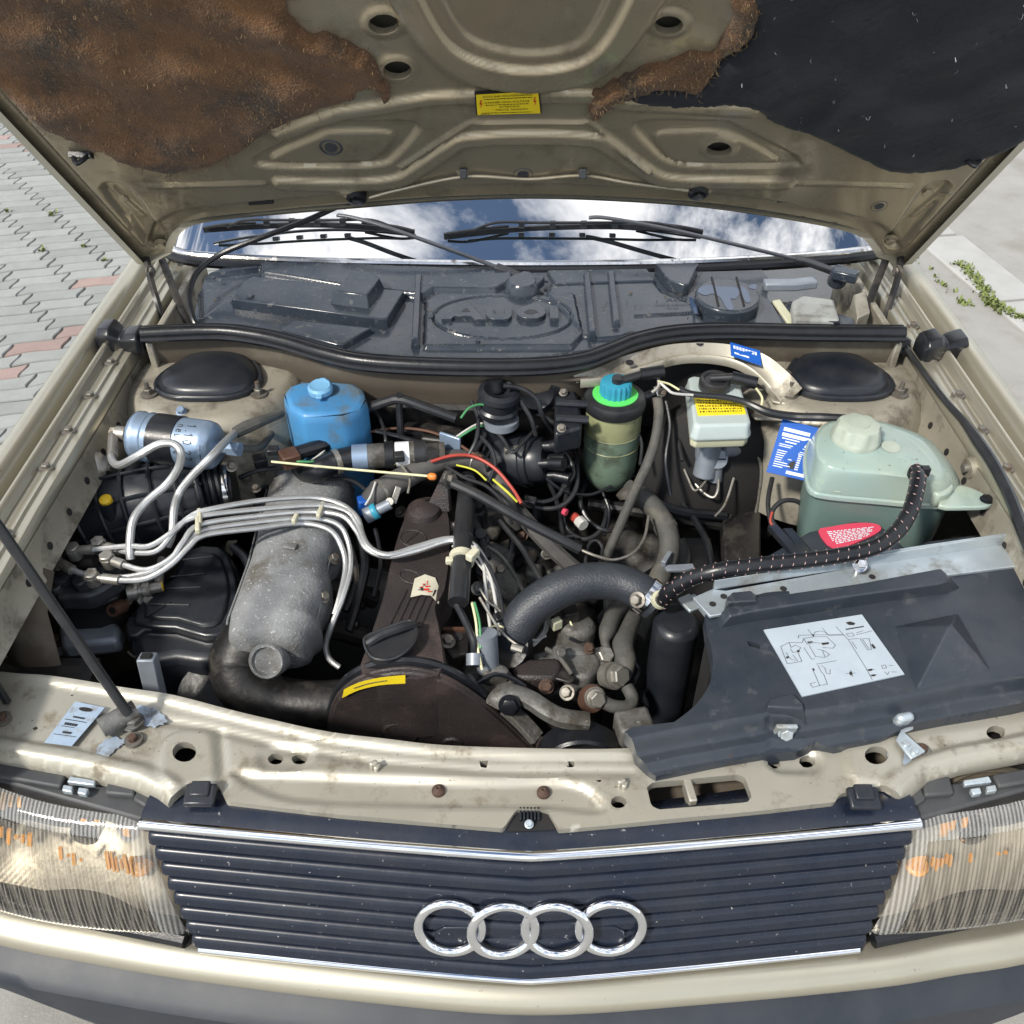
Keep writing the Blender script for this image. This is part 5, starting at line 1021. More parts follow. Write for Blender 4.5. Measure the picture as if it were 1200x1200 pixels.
# ---- braided fuel lines
FL = [[(64, 656, 0.725), (85, 668, 0.725), (115, 676, 0.725), (150, 676, 0.725), (180, 668, 0.735), (205, 650, 0.745), (222, 633, 0.750), (240, 621, 0.755), (300, 612, 0.743), (360, 607, 0.730), (395, 614, 0.720), (408, 635, 0.700), (411, 665, 0.685), (402, 700, 0.670), (390, 730, 0.650), (382, 755, 0.620), (386, 772, 0.600), (398, 782, 0.590)],
      [(108, 676, 0.730), (140, 680, 0.730), (172, 678, 0.730), (200, 662, 0.740), (220, 642, 0.750), (240, 627, 0.755), (300, 619, 0.740), (350, 613, 0.725), (385, 620, 0.720), (400, 640, 0.700), (405, 665, 0.685), (398, 700, 0.670), (392, 720, 0.655)],
      [(126, 655, 0.735), (145, 662, 0.735), (172, 668, 0.735), (200, 655, 0.745), (214, 636, 0.755), (234, 615, 0.762), (300, 605, 0.748), (360, 600, 0.735), (400, 604, 0.730), (418, 622, 0.720), (430, 643, 0.715), (455, 652, 0.712), (490, 645, 0.712), (525, 634, 0.715), (550, 636, 0.715), (565, 652, 0.700), (575, 690, 0.670)],
      [(86, 645, 0.735), (110, 644, 0.740), (150, 640, 0.745), (175, 640, 0.745), (200, 625, 0.755), (215, 612, 0.760), (240, 604, 0.765), (300, 597, 0.753), (370, 592, 0.740), (405, 598, 0.735), (420, 615, 0.725), (432, 640, 0.720), (455, 650, 0.716), (490, 640, 0.716), (525, 631, 0.718), (552, 636, 0.716), (570, 660, 0.700), (582, 700, 0.660)],
      [(116, 638, 0.735), (140, 645, 0.735), (160, 648, 0.735), (185, 645, 0.740), (205, 622, 0.755), (225, 604, 0.765), (250, 596, 0.770), (310, 586, 0.758), (365, 583, 0.742), (398, 590, 0.738), (418, 606, 0.730), (424, 625, 0.720)],
      ]
bl = []
for k, l in enumerate(FL):
    b_ = T('braided_fuel_line', l, .0044, 'braid', n=8, k=5); bl.append(b_)
    bpx = l[0]; c_ = P(*bpx); bj = build('banjo_fitting', join(lathe([(.0105, -.014), (.0105, 0), (0, 0)], c_ + A(0, 0, .0), (0, -.1, 1), 16), hexbolt(c_ + A(0, 0, .0), (0, -.1, 1), .0105, .010, 1.0)), 'fitting', b_)
    p0, p1 = P(*l[0]), P(*l[1]); p2 = P(*l[2]); seg(p0, p1, .0062, 'fitting', 'ferrule', b_, 12, prof=[(.005, 0), (.005, .35), (.0075, .4), (.0075, 1)])
labs = ['lowest braided fuel line looping down past the manifold', 'braided fuel line ending beside the manifold runners', 'braided fuel line crossing the valve cover on the lower side', 'braided fuel line crossing the valve cover on the upper side', 'topmost braided fuel line of the bundle']
for b_, s_2 in zip(bl, labs): b_['label'] = s_2
T('braided_fuel_line', [(133, 522, .80), (131, 538, .80), (140, 545, .81), (160, 535, .835), (185, 521, .85), (203, 520, .85), (212, 530, .84), (209, 548, .815), (195, 568, .79), (172, 588, .775), (156, 610, .765), (152, 640, .745), (153, 655, .73)], .0062, 'braid', None, 'braided line curling in front of the fuel filter', n=10)
seg(P(133, 510, .80), P(132, 534, .80), .0085, 'fitting', 'line_ferrule', car, 12)
T('braided_fuel_line', [(276, 507, .81), (262, 520, .825), (245, 538, .825), (225, 558, .80), (210, 578, .775), (204, 598, .765), (202, 625, .745), (196, 640, .73)], .0062, 'braid', None, 'straight braided line running down from the fuel filter outlet', n=10)
T('fuel_hose', [(276, 507, .81), (290, 500, .81), (305, 494, .81), (330, 484, .80)], [.009, .0105, .009, .007], 'hose_grey')
T('fuel_hose', [(272, 526, .80), (285, 526, .79), (305, 524, .77), (318, 508, .76)], .006, 'hose_grey')
for x, y, a in [(234, 606, .25), (232, 615, .25), (376, 598, -.1), (346, 608, -.15)]: build('cable_tie', box(P(x, y, .737 if x > 300 else .766), (.007, .034 if x != 346 else .018, .010), rz=a), 'cream_tie', car, bevel=.002)
# ---- washer bottle
wt = [(330, 461), (337, 452), (350, 447), (366, 446), (368, 441), (386, 441), (390, 446), (416, 448), (427, 455), (431, 468), (422, 478), (402, 486), (354, 487), (338, 478)]
w3 = np.array(PS(wt, .825)); c_ = w3.mean(0); rg_ = []
for z, s_2 in [(.60, .90), (.66, .95), (.74, 1.0), (.805, 1.0), (.819, .97), (.825, .91)]: r_ = c_ + (w3 - c_) * s_2; r_[:, 2] = z; rg_.append(r_)
wtk = build('washer_bottle', orient(loft(rg_)), 'blue_tank', car, 'grimy translucent blue washer bottle', bevel=.005, ang=45)
c_ = P(376, 459, .828); cp_ = build('cap', lathe([(.018, 0), (.0205, .002), (.0205, .010), (.017, .014), (.012, .012), (0, .013)], c_, (0, -.1, 1), 24), 'blue_cap', wtk, 'pale blue cap of the washer bottle')
build('strap', join(box(c_ + A(0, .024, .006), (.010, .014, .004)), box(c_ + A(.002, -.024, .006), (.010, .012, .004))), 'blue_cap', cp_, bevel=.001)
# ---- idle valve, hoses behind the engine
va, vb = P(414, 536, .755), P(520, 529, .755); vd2 = vb - va
iv = build('idle_valve', lathe([(0, 0), (.019, 0), (.0205, .006), (.0205, .05), (.019, .052), (.019, .085), (.0205, .09), (.0205, .118), (.016, .122), (.016, .15), (0, .15)], va, vd2, 28), 'alu_dirty', car, 'small metal idle valve cylinder with a white label', ang=40)
vn = nrm(vd2); seg(va - vn * .001, va + vn * .024, .0212, 'steel_blue', 'end_ring', iv, 28); seg(va + vn * .052, va + vn * .066, .023, 'rubber', 'strap', iv, 28); seg(va + vn * .069, va + vn * .092, .0208, 'sticker_white', 'paper_label', iv, 28); seg(va + vn * .100, va + vn * .118, .0215, 'pipe_black', 'end_cap', iv, 28); seg(va + vn * .118, va + vn * .14, .018, 'engine_dark', 'plug', iv, 8)
T('breather_hose', [(352, 553, .70), (370, 552, .74), (390, 542, .75), (414, 536, .755)], .0195, 'rubber', None, 'short black hose into the idle valve', n=14)
T('breather_hose', [(436, 588, .70), (446, 577, .715), (470, 562, .725), (498, 548, .735), (530, 538, .74), (556, 540, .735), (575, 552, .72), (590, 575, .70), (598, 600, .67), (604, 615, .64)], [.021, .021, .020, .018, .016, .015, .014, .014, .014, .014], 'rubber_dusty', None, 'thick black breather hose curving behind the valve cover', n=14)
T('harness_tube', [(338, 535, .76), (352, 530, .765), (372, 524, .765), (385, 520, .76)], .012, 'rubber'); build('brown_connector', box(P(340, 537, .765), (.03, .03, .025), rz=.5), 'copper', car, bevel=.003)
T('wire', [(384, 520, .765), (378, 530, .76), (365, 540, .755)], .002, 'wire_white'); T('wire', [(340, 540, .765), (355, 541, .765), (370, 540, .76), (382, 530, .755)], .002, 'wire_green')
T('wire', [(398, 530, .75), (430, 508, .76), (465, 502, .765), (500, 505, .765), (530, 516, .76), (552, 530, .755), (565, 535, .75)], .0026, 'copper', None, 'thin brown wire arching behind the idle valve')
T('wire', [(505, 541, .755), (530, 534, .76), (555, 535, .755), (580, 549, .745), (600, 572, .73), (611, 590, .72)], .0028, 'wire_red', None, 'orange red wire by the distributor')
T('wire', [(425, 549, .735), (445, 546, .745), (480, 542, .75), (505, 540, .745)], .0016, 'wire_yellow'); T('wire', [(535, 545, .74), (556, 551, .745), (570, 563, .735)], .0016, 'wire_yellow'); T('wire', [(578, 562, .735), (594, 576, .735), (606, 588, .72)], .002, 'wire_yellow')
dr = T('dipstick', [(318, 541, .775), (400, 549, .77), (503, 558, .765)], .0020, 'cream_rod', None, 'thin cream coloured rod with an orange tip lying across the hoses'); seg(P(501, 558, .765), P(511, 559, .765), .005, 'orange', 'orange_tip', dr, 12, prof=[(.003, 0), (.006, .3), (.006, .8), (.004, 1)])
cs = build('temperature_sensor', join(lathe([(.013, 0), (.013, .02), (.0, .02)], P(428, 605, .70), (1, .3, .4), 14), lathe([(.009, .02), (.009, .045), (.0, .045)], P(428, 605, .70), (1, .3, .4), 12)), 'grey_paint', car, 'small sensor with a teal ring beside the manifold'); build('teal_ring', lathe([(.0125, .012), (.0138, .014), (.0138, .020), (.0125, .022)], P(428, 605, .70), (1, .3, .4), 16), 'cyan_cap', cs)
build('blue_connector', box(P(427, 592, .70), (.02, .02, .03), rz=.3), 'tag_blue', cs, bevel=.003)
build('lifting_eye', join(lathe([(.007, 0), (.007, .004), (0, .004)], P(457, 588, .72), (0, -.7, .7), 14), box(P(464, 580, .725), (.010, .004, .028), rx=-.6, ry=.4)), 'fitting', car, bevel=.001)
# ---- fuel rail side tube
rl = T('cable_conduit', [(549, 560, .70), (546, 590, .71), (543, 625, .715), (541, 655, .715), (539, 680, .712), (537, 706, .705)], .0155, 'pipe_black', None, 'shiny black conduit tube beside the valve cover', n=16)
for x, y in [(544, 632), (543, 636), (548, 566)]: build('ring', lathe([(.0155, -.0015), (.0165, 0), (.0155, .0015)], P(x, y, .713), (.03, 1, -.02), 20), 'pipe_black', rl)
build('bore', lathe([(.013, .0005), (0, .0005)], P(537, 706, .705), (-.02, -.9, .1), 16), 'dark', rl)
ct = build('cable_tie', lathe([(.0165, -.006), (.0195, -.006), (.0195, .006), (.0165, .006)], P(541, 655, .715), (.03, 1, 0), 20), 'cream_tie', rl); build('tie_head', join(box(P(554, 650, .735), (.012, .022, .012), rz=-.6), box(P(527, 657, .72), (.012, .010, .010))), 'cream_tie', ct, bevel=.002)
for i, (a, b_) in enumerate([((552, 640), (575, 740)), ((556, 640), (585, 745)), ((560, 645), (592, 748))]):
    T('wire', [(a[0], a[1], .72), (a[0] + 14, a[1] + 22, .71), (b_[0] - 6, b_[1] - 50, .68), (b_[0], b_[1], .65)], .0026, 'wire_white' if i < 2 else 'pipe_black')
T('wire', [(533, 705, .70), (545, 728, .69), (554, 750, .68), (556, 768, .66)], .0052, 'pipe_black', None, 'glossy black wire dropping from the conduit end'); T('wire', [(553, 706, .70), (558, 730, .69), (560, 760, .67), (565, 785, .65)], .002, 'cream_rod'); T('wire', [(556, 706, .70), (562, 730, .69), (563, 760, .67)], .0018, 'wire_green')
T('wire', [(562, 700, .70), (580, 730, .68), (592, 745, .66), (612, 760, .65)], .0022, 'fitting'); seg(P(600, 758, .65), P(613, 762, .65), .006, 'fitting', 'crimp', car, 10)
seg(P(556, 766, .66), P(556, 780, .65), .012, 'grey_paint', 'sensor_plug', car, 14); build('yellow_ring', lathe([(.017, -.004), (.018, 0), (.017, .004)], P(569, 750, .66), (.1, -.5, .9), 18), 'cream_rod', car); seg(P(569, 742, .68), P(572, 785, .62), .017, 'grey_paint', 'coolant_sensor', car, 16, 'pale blue grey sensor body beside the radiator hose')
lb_ = build('lifting_bracket', slab([(521, 738), (545, 737), (550, 745), (548, 765), (530, 770), (521, 760)], .655, .648), 'engine_dark', car, bevel=.002); build('painted_edge', box(P(533, 738, .658), (.034, .006, .006)), 'copper', lb_); build('eye', lathe([(.009, 0), (.009, .0008), (0, .0008)], P(536, 746, .6555), (0, 0, 1), 16), 'dark', lb_)
cv = build('water_flange', join(slab([(540, 770), (562, 768), (600, 785), (606, 800), (600, 815), (570, 815), (540, 800)], .61, .56), slab([(560, 780), (590, 775), (600, 785), (570, 792)], .635, .60)), 'alu_dirty', car, 'grey cast coolant flange at the front of the engine', bevel=.008)
build('crossbar', slab([(595, 772), (655, 770), (660, 780), (650, 795), (605, 795)], .61, .57), 'cover_brown', car, bevel=.006)
for x, y in [(547, 568), (520, 700), (523, 752), (527, 680)]: build('bolt', hexbolt(P(x + 1, y, .66), (.3, -.2, 1), .008, .010), 'fastener', vc)
# ---- injectors (black) beside the cover
for x, y in [(560, 590), (563, 625), (566, 660)]: seg(P(x, y, .69), P(x + 4, y + 22, .62), .012, 'pipe_black', 'injector', car, 12, prof=[(.009, 0), (.009, .25), (.013, .3), (.013, .6), (.010, .65), (.010, 1)])
for x, y in [(575, 610), (580, 660), (590, 690)]: build('intake_stub', box(P(x, y, .60), (.05, .06, .04), rz=-.3, ry=.3), 'alu_dirty', car, bevel=.008)
# ---- distributor with leads
dc = P(604, 540, .705); da = nrm(A(.86, -.25, .22))
ds = build('distributor', lathe([(0, -.05), (.034, -.05), (.038, -.03), (.046, -.028), (.048, -.02), (.048, .018), (.045, .020), (.045, .03), (.040, .032), (.040, .05), (.034, .058), (0, .058)], dc, da, 10), 'black_plastic', car, 'black ignition distributor with plug leads', ang=40)
xb, yb, zb = basis(da)
for k in range(5):
    a = k * 2 * pi / 5 + .5; c_ = dc + da * .05 + (xb * cos(a) + yb * sin(a)) * .027; seg(c_, c_ + da * .026, .009, 'rubber', 'lead_tower', ds, 14); seg(c_ + da * .022, c_ + da * .048 + (xb * cos(a) + yb * sin(a)) * .006, .0105, 'rubber', 'boot', ds, 14)
seg(dc + da * .055, dc + da * .09, .011, 'rubber', 'lead_tower', ds, 14)
for a in (1.2, 3.6): build('spring_clip', box(dc + da * .012 + (xb * cos(a) + yb * sin(a)) * .046, (.03, .008, .008), rz=.3), 'fitting', ds, bevel=.001)
LD = [[(672, 520, .70), (676, 545, .70), (674, 575, .68), (655, 594, .67), (625, 594, .67), (600, 580, .69), (580, 560, .71), (562, 545, .72)], [(655, 505, .73), (640, 490, .755), (615, 487, .76), (590, 492, .76), (570, 510, .75), (555, 530, .74)], [(660, 512, .73), (648, 495, .76), (620, 483, .77), (585, 490, .77), (566, 515, .75), (552, 535, .74)], [(665, 540, .70), (668, 560, .68), (660, 600, .62), (665, 620, .60), (685, 632, .60), (705, 620, .61), (712, 595, .62)], [(640, 560, .69), (650, 580, .66), (655, 600, .63), (662, 640, .58)], [(590, 452, .85), (610, 455, .845), (628, 467, .83), (636, 488, .80), (648, 505, .76)]]
for k, l in enumerate(LD): T('plug_lead', l, .0042, 'pipe_black', ds)
# ---- regulator cup behind the distributor
rc = P(585, 460, .832); rcup = build('vacuum_unit', lathe([(0, -.10), (.024, -.10), (.024, -.045), (.034, -.04), (.036, -.028), (.032, -.024), (.032, -.008), (.036, -.004), (.034, .004), (.026, .008), (.020, .004), (.016, .0), (0, -.002)], rc, (.1, -.1, 1), 32), 'black_plastic', car, 'round black vacuum unit in front of the bulkhead', ang=40)
seg(rc + A(.003, -.004, -.06), rc + A(.003, -.004, -.048), .030, 'grey_paint', 'metal_ring', rcup, 28); build('neck', lathe([(.012, 0), (.012, .018), (.008, .02), (0, .02)], rc + A(-.004, .004, .0), (-.1, .2, 1), 16), 'rubber', rcup)
build('ignition_coil', join(box(P(520, 520, .73), (.07, .05, .05), rz=-.2), box(P(490, 512, .73), (.05, .035, .045), rz=-.1)), 'engine_dark', car, 'black ignition coil block behind the idle valve', bevel=.006); build('coil_bracket', box(P(528, 524, .75), (.04, .006, .05), rz=-.5), 'steel_blue', car, bevel=.002)
for d_ in (0, 3): T('wire', [(528, 517 + d_, .75), (545, 505 + d_, .765), (560, 497 + d_, .77), (575, 496 + d_, .77)], .002, 'wire_green' if d_ else 'wire_white')
T('wire', [(540, 490, .81), (550, 478, .82), (565, 474, .82), (575, 480, .815)], .002, 'wire_green')
T('conduit', [(432, 478, .80), (455, 470, .815), (470, 468, .82), (500, 478, .81), (534, 490, .795)], .0085, 'pipe_black', None, 'shiny black conduit along the bulkhead'); T('vent_pipe', [(468, 462, .83), (468, 480, .80), (470, 520, .74)], .006, 'pipe_black')
# bulkhead fittings
hr_ = build('heater_grommet', lathe([(.04, -.01), (.04, .004), (.03, .010), (.02, .004), (0, .004)], PY(628, 458, .79), (0, -1, .2), 28), 'rubber', car, 'large round black grommet in the bulkhead'); build('hole_cover', lathe([(.02, 0), (.02, .005), (0, .005)], PY(598, 447, .795), (0, -1, .2), 20), 'dark', car)
rbk = build('relay_bracket', slab([(650, 456), (674, 456), (680, 470), (682, 500), (650, 508)], .805, .76), 'black_plastic', car, 'black ribbed bracket on the bulkhead', bevel=.006)
for y in (472, 490): build('rib', tube(PS([(652, y, .81), (690, y + 2, .81)]), .007, 8), 'black_plastic', rbk)
for x, y in [(660, 460), (658, 502)]: build('nut', hexbolt(P(x, y, .81), (0, -.6, .8), .005, .007), 'fastener', rbk)
vinq = [P(507, 441, .842), P(583, 441, .842), P(583, 434, .850), P(507, 434, .850)]; vq = build('number_plate', (np.array(vinq), [(0, 1, 2, 3)]), 'alu_dirty', car, 'pale stamped number strip under the bulkhead seal')
rv = random.Random(11); build('stamped_marks', on_quad(bars2([(.04 + .05 * k, rv.uniform(.15, .4), .04 + .05 * k + rv.uniform(.012, .035), rv.uniform(.6, .9)) for k in range(18)]), vinq, .001), 'ink', vq)
T('brace_edge', [(505, 443, .835), (600, 446, .835), (690, 444, .835)], .004, 'paint_grimy')
# ------------------------------------------------------------------ right hand side of the bay
# ---- hydraulic oil reservoir
hc = P(722, 478, .81); hc = A(hc[0], .765, 0); zt = .808
hyd = build('oil_reservoir', lathe([(0, .635), (.030, .636), (.040, .650), (.046, .668), (.0475, .69), (.0475, .765)], hc, (0, 0, 1), 40), 'oil_green', car, 'cylindrical green oil reservoir with a bright green collar', ang=50)
build('clear_wall', lathe([(.0477, .752), (.0480, .765), (.0478, .795), (.046, .802)], hc, (0, 0, 1), 40), 'oil_clear', hyd)
for z in (.752, .725): build('level_line', lathe([(.0475, z - .0012), (.0484, z), (.0475, z + .0012)], hc, (0, 0, 1), 40), 'oil_clear', hyd)
build('black_collar', lathe([(.046, .796), (.051, .797), (.0525, .803), (.0525, .812), (.050, .818), (.046, .82), (0, .82)], hc, (0, 0, 1), 40), 'pipe_black', hyd)
build('green_label_ring', lathe([(.024, .821), (.038, .8205), (.038, .822), (.024, .8225)], hc, (0, 0, 1), 40), 'neon_green', hyd)
a = np.arange(36) * 2 * pi / 36; rr_ = .0255 + .0012 * np.cos(18 * a); rg_ = [np.stack([hc[0] + rr_ * np.cos(a) * s_, hc[1] + rr_ * np.sin(a) * s_, np.full(36, z)], 1) for z, s_ in ((.82, 1), (.842, 1), (.846, .94), (.847, .8))]
cy = build('cap', loft(rg_), 'cyan_cap', hyd, 'blue screw cap of the oil reservoir', ang=30)
seg(hc + A(.008, -.004, .850), hc + A(.045, .006, .856), .007, 'pipe_black', 'sensor_plug', cy, 12); seg(hc + A(.040, .004, .856), hc + A(.078, .008, .860), .0105, 'rubber', 'plug_boot', cy, 14); seg(hc + A(.002, -.004, .846), hc + A(.002, -.004, .856), .010, 'pipe_black', 'terminal', cy, 14)
seg(hc + A(.040, .004, .808), hc + A(.078, .016, .818), .0075, 'rubber', 'return_stub', hyd, 12); cl2 = build('hose_clamp', lathe([(.009, -.005), (.011, -.005), (.011, .005), (.009, .005)], hc + A(.072, .012, .817), (.9, .3, .2), 16), 'chrome_worn', hyd); build('screw', hexbolt(hc + A(.078, .004, .822), (.3, -.8, .4), .005, .008), 'fastener', cl2)
T('return_hose', [(770, 466, .81), (772, 485, .79), (768, 515, .76), (758, 545, .73), (742, 580, .68), (727, 615, .63), (712, 650, .58), (700, 690, .52)], .0085, 'hose_grey', None, 'grey return hose hanging beside the oil reservoir', n=12)
cb_ = build('bottom_clamp', lathe([(.013, -.005), (.015, -.005), (.015, .005), (.013, .005)], P(732, 577, .655), (.6, -.3, -.6), 18), 'fastener', hyd)
T('suction_hose', [(735, 574, .665), (752, 582, .65), (770, 600, .63), (782, 622, .61), (784, 648, .59), (774, 675, .57), (762, 700, .56), (752, 725, .55), (742, 750, .55)], .0185, 'hose_grey', None, 'thick grey hose curving down from the oil reservoir', n=14)
T('coolant_hose', [(792, 634, .57), (798, 655, .55), (790, 676, .54), (776, 690, .53)], .019, 'hose_grey', n=14)
build('hose_clip', join(slab([(778, 662), (812, 660), (814, 665), (800, 668), (782, 668)], .60, .594), box(P(781, 655, .605), (.008, .03, .012), rz=-.5)), 'grey_paint', car, bevel=.001)
# ---- brake fluid reservoir and master cylinder
bt = [(806, 441), (812, 439), (862, 445), (868, 448), (881, 494), (877, 498), (818, 500), (812, 497)]
b3 = np.array(PS(bt, .815)); c_ = b3.mean(0); rg_ = []
for z, s_ in [(.787, 1.03), (.790, 1.045), (.794, 1.04), (.80, 1.0), (.811, .98), (.815, .94)]: r_ = c_ + (b3 - c_) * s_; r_[:, 2] = z; rg_.append(r_)
bres = build('brake_fluid_reservoir', orient(loft(rg_)), 'brake_white', car, 'milky white brake fluid reservoir with a yellow label', bevel=.003)
rg_ = []
for z, s_ in [(.770, .96), (.774, .99), (.787, .99)]: r_ = c_ + (b3 - c_) * s_; r_[:, 2] = z; rg_.append(r_)
build('base', orient(loft(rg_)), 'brake_base', bres, bevel=.002)
k_ = P(838, 446, .83); bc = build('cap', lathe([(.025, -.016), (.0265, -.012), (.0265, .002), (.0245, .005), (.019, .004), (.018, .001), (0, .001)], k_, (0, -.05, 1), 32), 'pipe_black', bres, 'black screw cap of the brake fluid reservoir')
seg(k_ + A(-.008, 0, .004), k_ + A(.028, -.006, .010), .007, 'pipe_black', 'sensor_plug', bc, 12); seg(k_ + A(.025, -.006, .010), k_ + A(.066, -.018, .006), .0105, 'rubber', 'plug_boot', bc, 14)
q = [P(818, 487, .8158), P(874, 485, .8158), P(869, 468, .8158), P(813, 466, .8158)]
yl = build('yellow_label', orient(prism([p + A(0, 0, .0012) for p in q], [p - A(0, 0, .002) for p in q])), 'sticker_yellow', bres, 'yellow printed label on the brake fluid reservoir')
rv = random.Random(5); rws = []
for r_i in range(5):
    u = .05
    while u < .93: w = rv.uniform(.012, .04); rws.append((u, .12 + r_i * .165, u + w, .12 + r_i * .165 + rv.uniform(.05, .09))); u += w + rv.uniform(.015, .035)
build('small_print', on_quad(bars2(rws), [p + A(0, 0, .0014) for p in q], .0003), 'ink', yl)
mc = build('master_cylinder', join(lathe([(.020, -.07), (.020, .0), (0, .0)], P(834, 514, .745), (.1, .25, .95), 20), box(P(826, 520, .735), (.03, .03, .05))), 'grey_paint', car, 'grey brake master cylinder below the reservoir', bevel=.003)
mcc = P(841, 538, .715); build('end_plug', lathe([(0, -.03), (.0185, -.03), (.0185, .0), (.0165, .003), (0, .003)], mcc, (.05, -.8, .5), 28), 'grey_paint', mc); build('slot', box(mcc + nrm(A(.05, -.8, .5)) * .0035, (.026, .001, .002)), 'dark', mc)
seg(mcc + A(.008, .01, .010), P(864, 527, .715), .012, 'grey_paint', 'side_port', mc, 16); seg(mcc + A(0, .004, -.015), mcc + A(.002, 0, -.045), .012, 'grey_paint', 'lower_port', mc, 16)
T('brake_pipe', [(863, 526, .718), (880, 528, .715), (890, 540, .70), (892, 560, .67), (886, 600, .60)], .0028, 'fitting', None, 'thin bent brake pipe from the master cylinder'); T('brake_pipe', [(842, 560, .68), (841, 575, .66), (835, 583, .65), (822, 575, .655), (805, 555, .67), (795, 540, .68)], .0028, 'fitting')
T('speed_cable', [(795, 456, .845), (812, 462, .84), (845, 465, .838), (872, 471, .832), (900, 483, .825), (930, 488, .82), (962, 489, .83), (990, 490, .835)], [.0055, .0055, .0055, .0055, .007, .007, .007, .006], 'pipe_black', None, 'black cable crossing in front of the brake fluid reservoir', n=10)
T('wire', [(772, 447, .86), (782, 456, .855), (790, 461, .85), (812, 463, .842)], .0022, 'wire_white'); T('wire', [(772, 447, .862), (784, 450, .855), (796, 457, .848)], .0018, 'cream_rod'); T('wire', [(886, 455, .835), (893, 466, .82), (892, 476, .81)], .002, 'cream_rod'); T('wire', [(764, 460, .83), (772, 452, .84), (770, 440, .85)], .003, 'fitting')
build('brake_servo', lathe([(0, -.02), (.11, -.02), (.125, .02), (.12, .05), (.10, .065), (.03, .075), (0, .075)], A(.33, .80, .66), (0, -1, .25), 40), 'dark', car, 'black brake servo drum behind the reservoir')
build('bracket_plate', slab([(846, 572), (880, 545), (892, 560), (892, 690), (850, 690)], .60, .56), 'engine_dark', car, bevel=.004)
T('steering_pipe', [(690, 590, .60), (760, 600, .60), (830, 612, .58), (900, 625, .55)], .012, 'engine_dark'); T('steering_pipe', [(700, 560, .60), (770, 545, .66), (800, 530, .70), (830, 515, .72)], .012, 'rubber')
T('lower_hose', [(610, 640, .58), (650, 655, .56), (690, 690, .52), (700, 740, .48)], .018, 'rubber'); T('lower_hose', [(630, 600, .58), (625, 640, .57), (600, 665, .58)], .010, 'rubber')
T('linkage_rod', [(530, 566, .735), (560, 580, .725), (610, 608, .70), (680, 644, .665)], .0085, 'pipe_black', None, 'black linkage rod running from the valve cover'); T('linkage_rod', [(600, 590, .66), (630, 625, .64), (660, 655, .61), (690, 680, .58)], .014, 'rubber_dusty')
T('throttle_cable', [(680, 644, .665), (700, 652, .66), (720, 656, .65), (742, 648, .645), (755, 630, .64), (760, 605, .645)], .0024, 'fitting'); T('throttle_cable', [(690, 690, .62), (686, 660, .64), (690, 638, .65), (700, 634, .65), (706, 645, .64), (700, 670, .60)], .0028, 'pipe_black')
seg(P(678, 610, .64), P(684, 616, .64), .010, 'wire_white', 'white_connector', car, 8, 'small white connector hanging below the distributor'); seg(P(672, 605, .64), P(678, 610, .64), .008, 'wire_red', 'red_plug', car, 8); seg(P(660, 599, .66), P(664, 601, .66), .006, 'sticker_red2', 'red_plug', car, 8)
ex = build('exhaust_shield', lathe([(.07, 0), (.08, .01), (.06, .02), (0, .02)], P(730, 640, .42), (-.2, -.3, 1), 20), 'alu_dirty', car, 'pitted heat shield deep in the engine bay')
# ---- radiator top hose, neck, header tank
rh = T('radiator_hose', [(598, 752, .62), (606, 735, .645), (622, 713, .67), (650, 694, .69), (685, 682, .70), (722, 682, .70), (748, 692, .695), (768, 708, .68)], [.029, .029, .0285, .028, .028, .0275, .027, .027], 'hose_main', None, 'big black upper radiator hose', n=24, k=8)
cl3 = build('hose_clamp', lathe([(.0285, -.006), (.0305, -.006), (.0305, .006), (.0285, .006)], P(757, 699, .69), P(768, 708, .68) - P(750, 693, .694), 28), 'chrome_worn', rh); build('screw', hexbolt(P(748, 703, .71), (-.5, -.6, .6), .008, .014), 'fastener', cl3)
rt = build('radiator_tank', slab(catmull([A(*p) for p in [(766, 722), (775, 709), (792, 703), (812, 712), (822, 728), (814, 744), (790, 748), (772, 738)]], 2, True), .675, .30, -.0), 'black_plastic', car, 'black plastic radiator side tank below the hose', bevel=.010)
build('clip', join(box(P(808, 707, .70), (.022, .03, .006), rz=.5), box(P(822, 712, .70), (.008, .05, .010), rz=.4)), 'zinc', rt, bevel=.002)
rad = build('radiator', box((.56, .33, .5), (.62, .04, .40), rz=.06), 'dark', car, 'dark radiator core under the black cover')
ck_ = build('thermostat_housing', join(lathe([(.034, -.02), (.034, .02), (0, .02)], P(596, 757, .615), (-.2, -.6, .7), 20)), 'engine_dark', car)
# ---- power steering pump group
pb = P(672, 788, .55); pmp = build('hydraulic_pump', join(lathe([(0, -.05), (.05, -.05), (.052, .02), (.04, .035), (0, .035)], pb, (0, -.8, .5), 28), lathe([(.03, 0), (.03, .05), (.02, .055), (0, .055)], pb + A(.0, .03, .02), (.1, .2, 1), 20), box(pb + A(-.035, -.01, .02), (.05, .04, .05), rz=.4)), 'alu_dirty', car, 'grimy hydraulic pump beside the radiator tank', bevel=.006)
build('pump_cover', slab([(655, 752), (665, 740), (695, 748), (705, 775), (690, 795), (660, 790), (648, 775)], .60, .55), 'alu_dirty', pmp, bevel=.008)
build('lever', slab([(645, 780), (660, 778), (675, 795), (668, 800), (650, 795)], .605, .60), 'engine_dark', pmp, bevel=.002)
for (x, y), d_, r in [((707, 770), (.3, -.4, 1), .015), ((722, 792), (.6, -.6, .7), .018), ((698, 818), (.2, -.8, .6), .014)]:
    b_ = build('banjo_bolt', join(lathe([(0, -.02), (r * 1.15, -.02), (r * 1.15, -.002), (0, -.002)], P(x, y, .59), d_, 20), hexbolt(P(x, y, .59), d_, r * .85, .016, 1.2)), 'fitting', pmp)
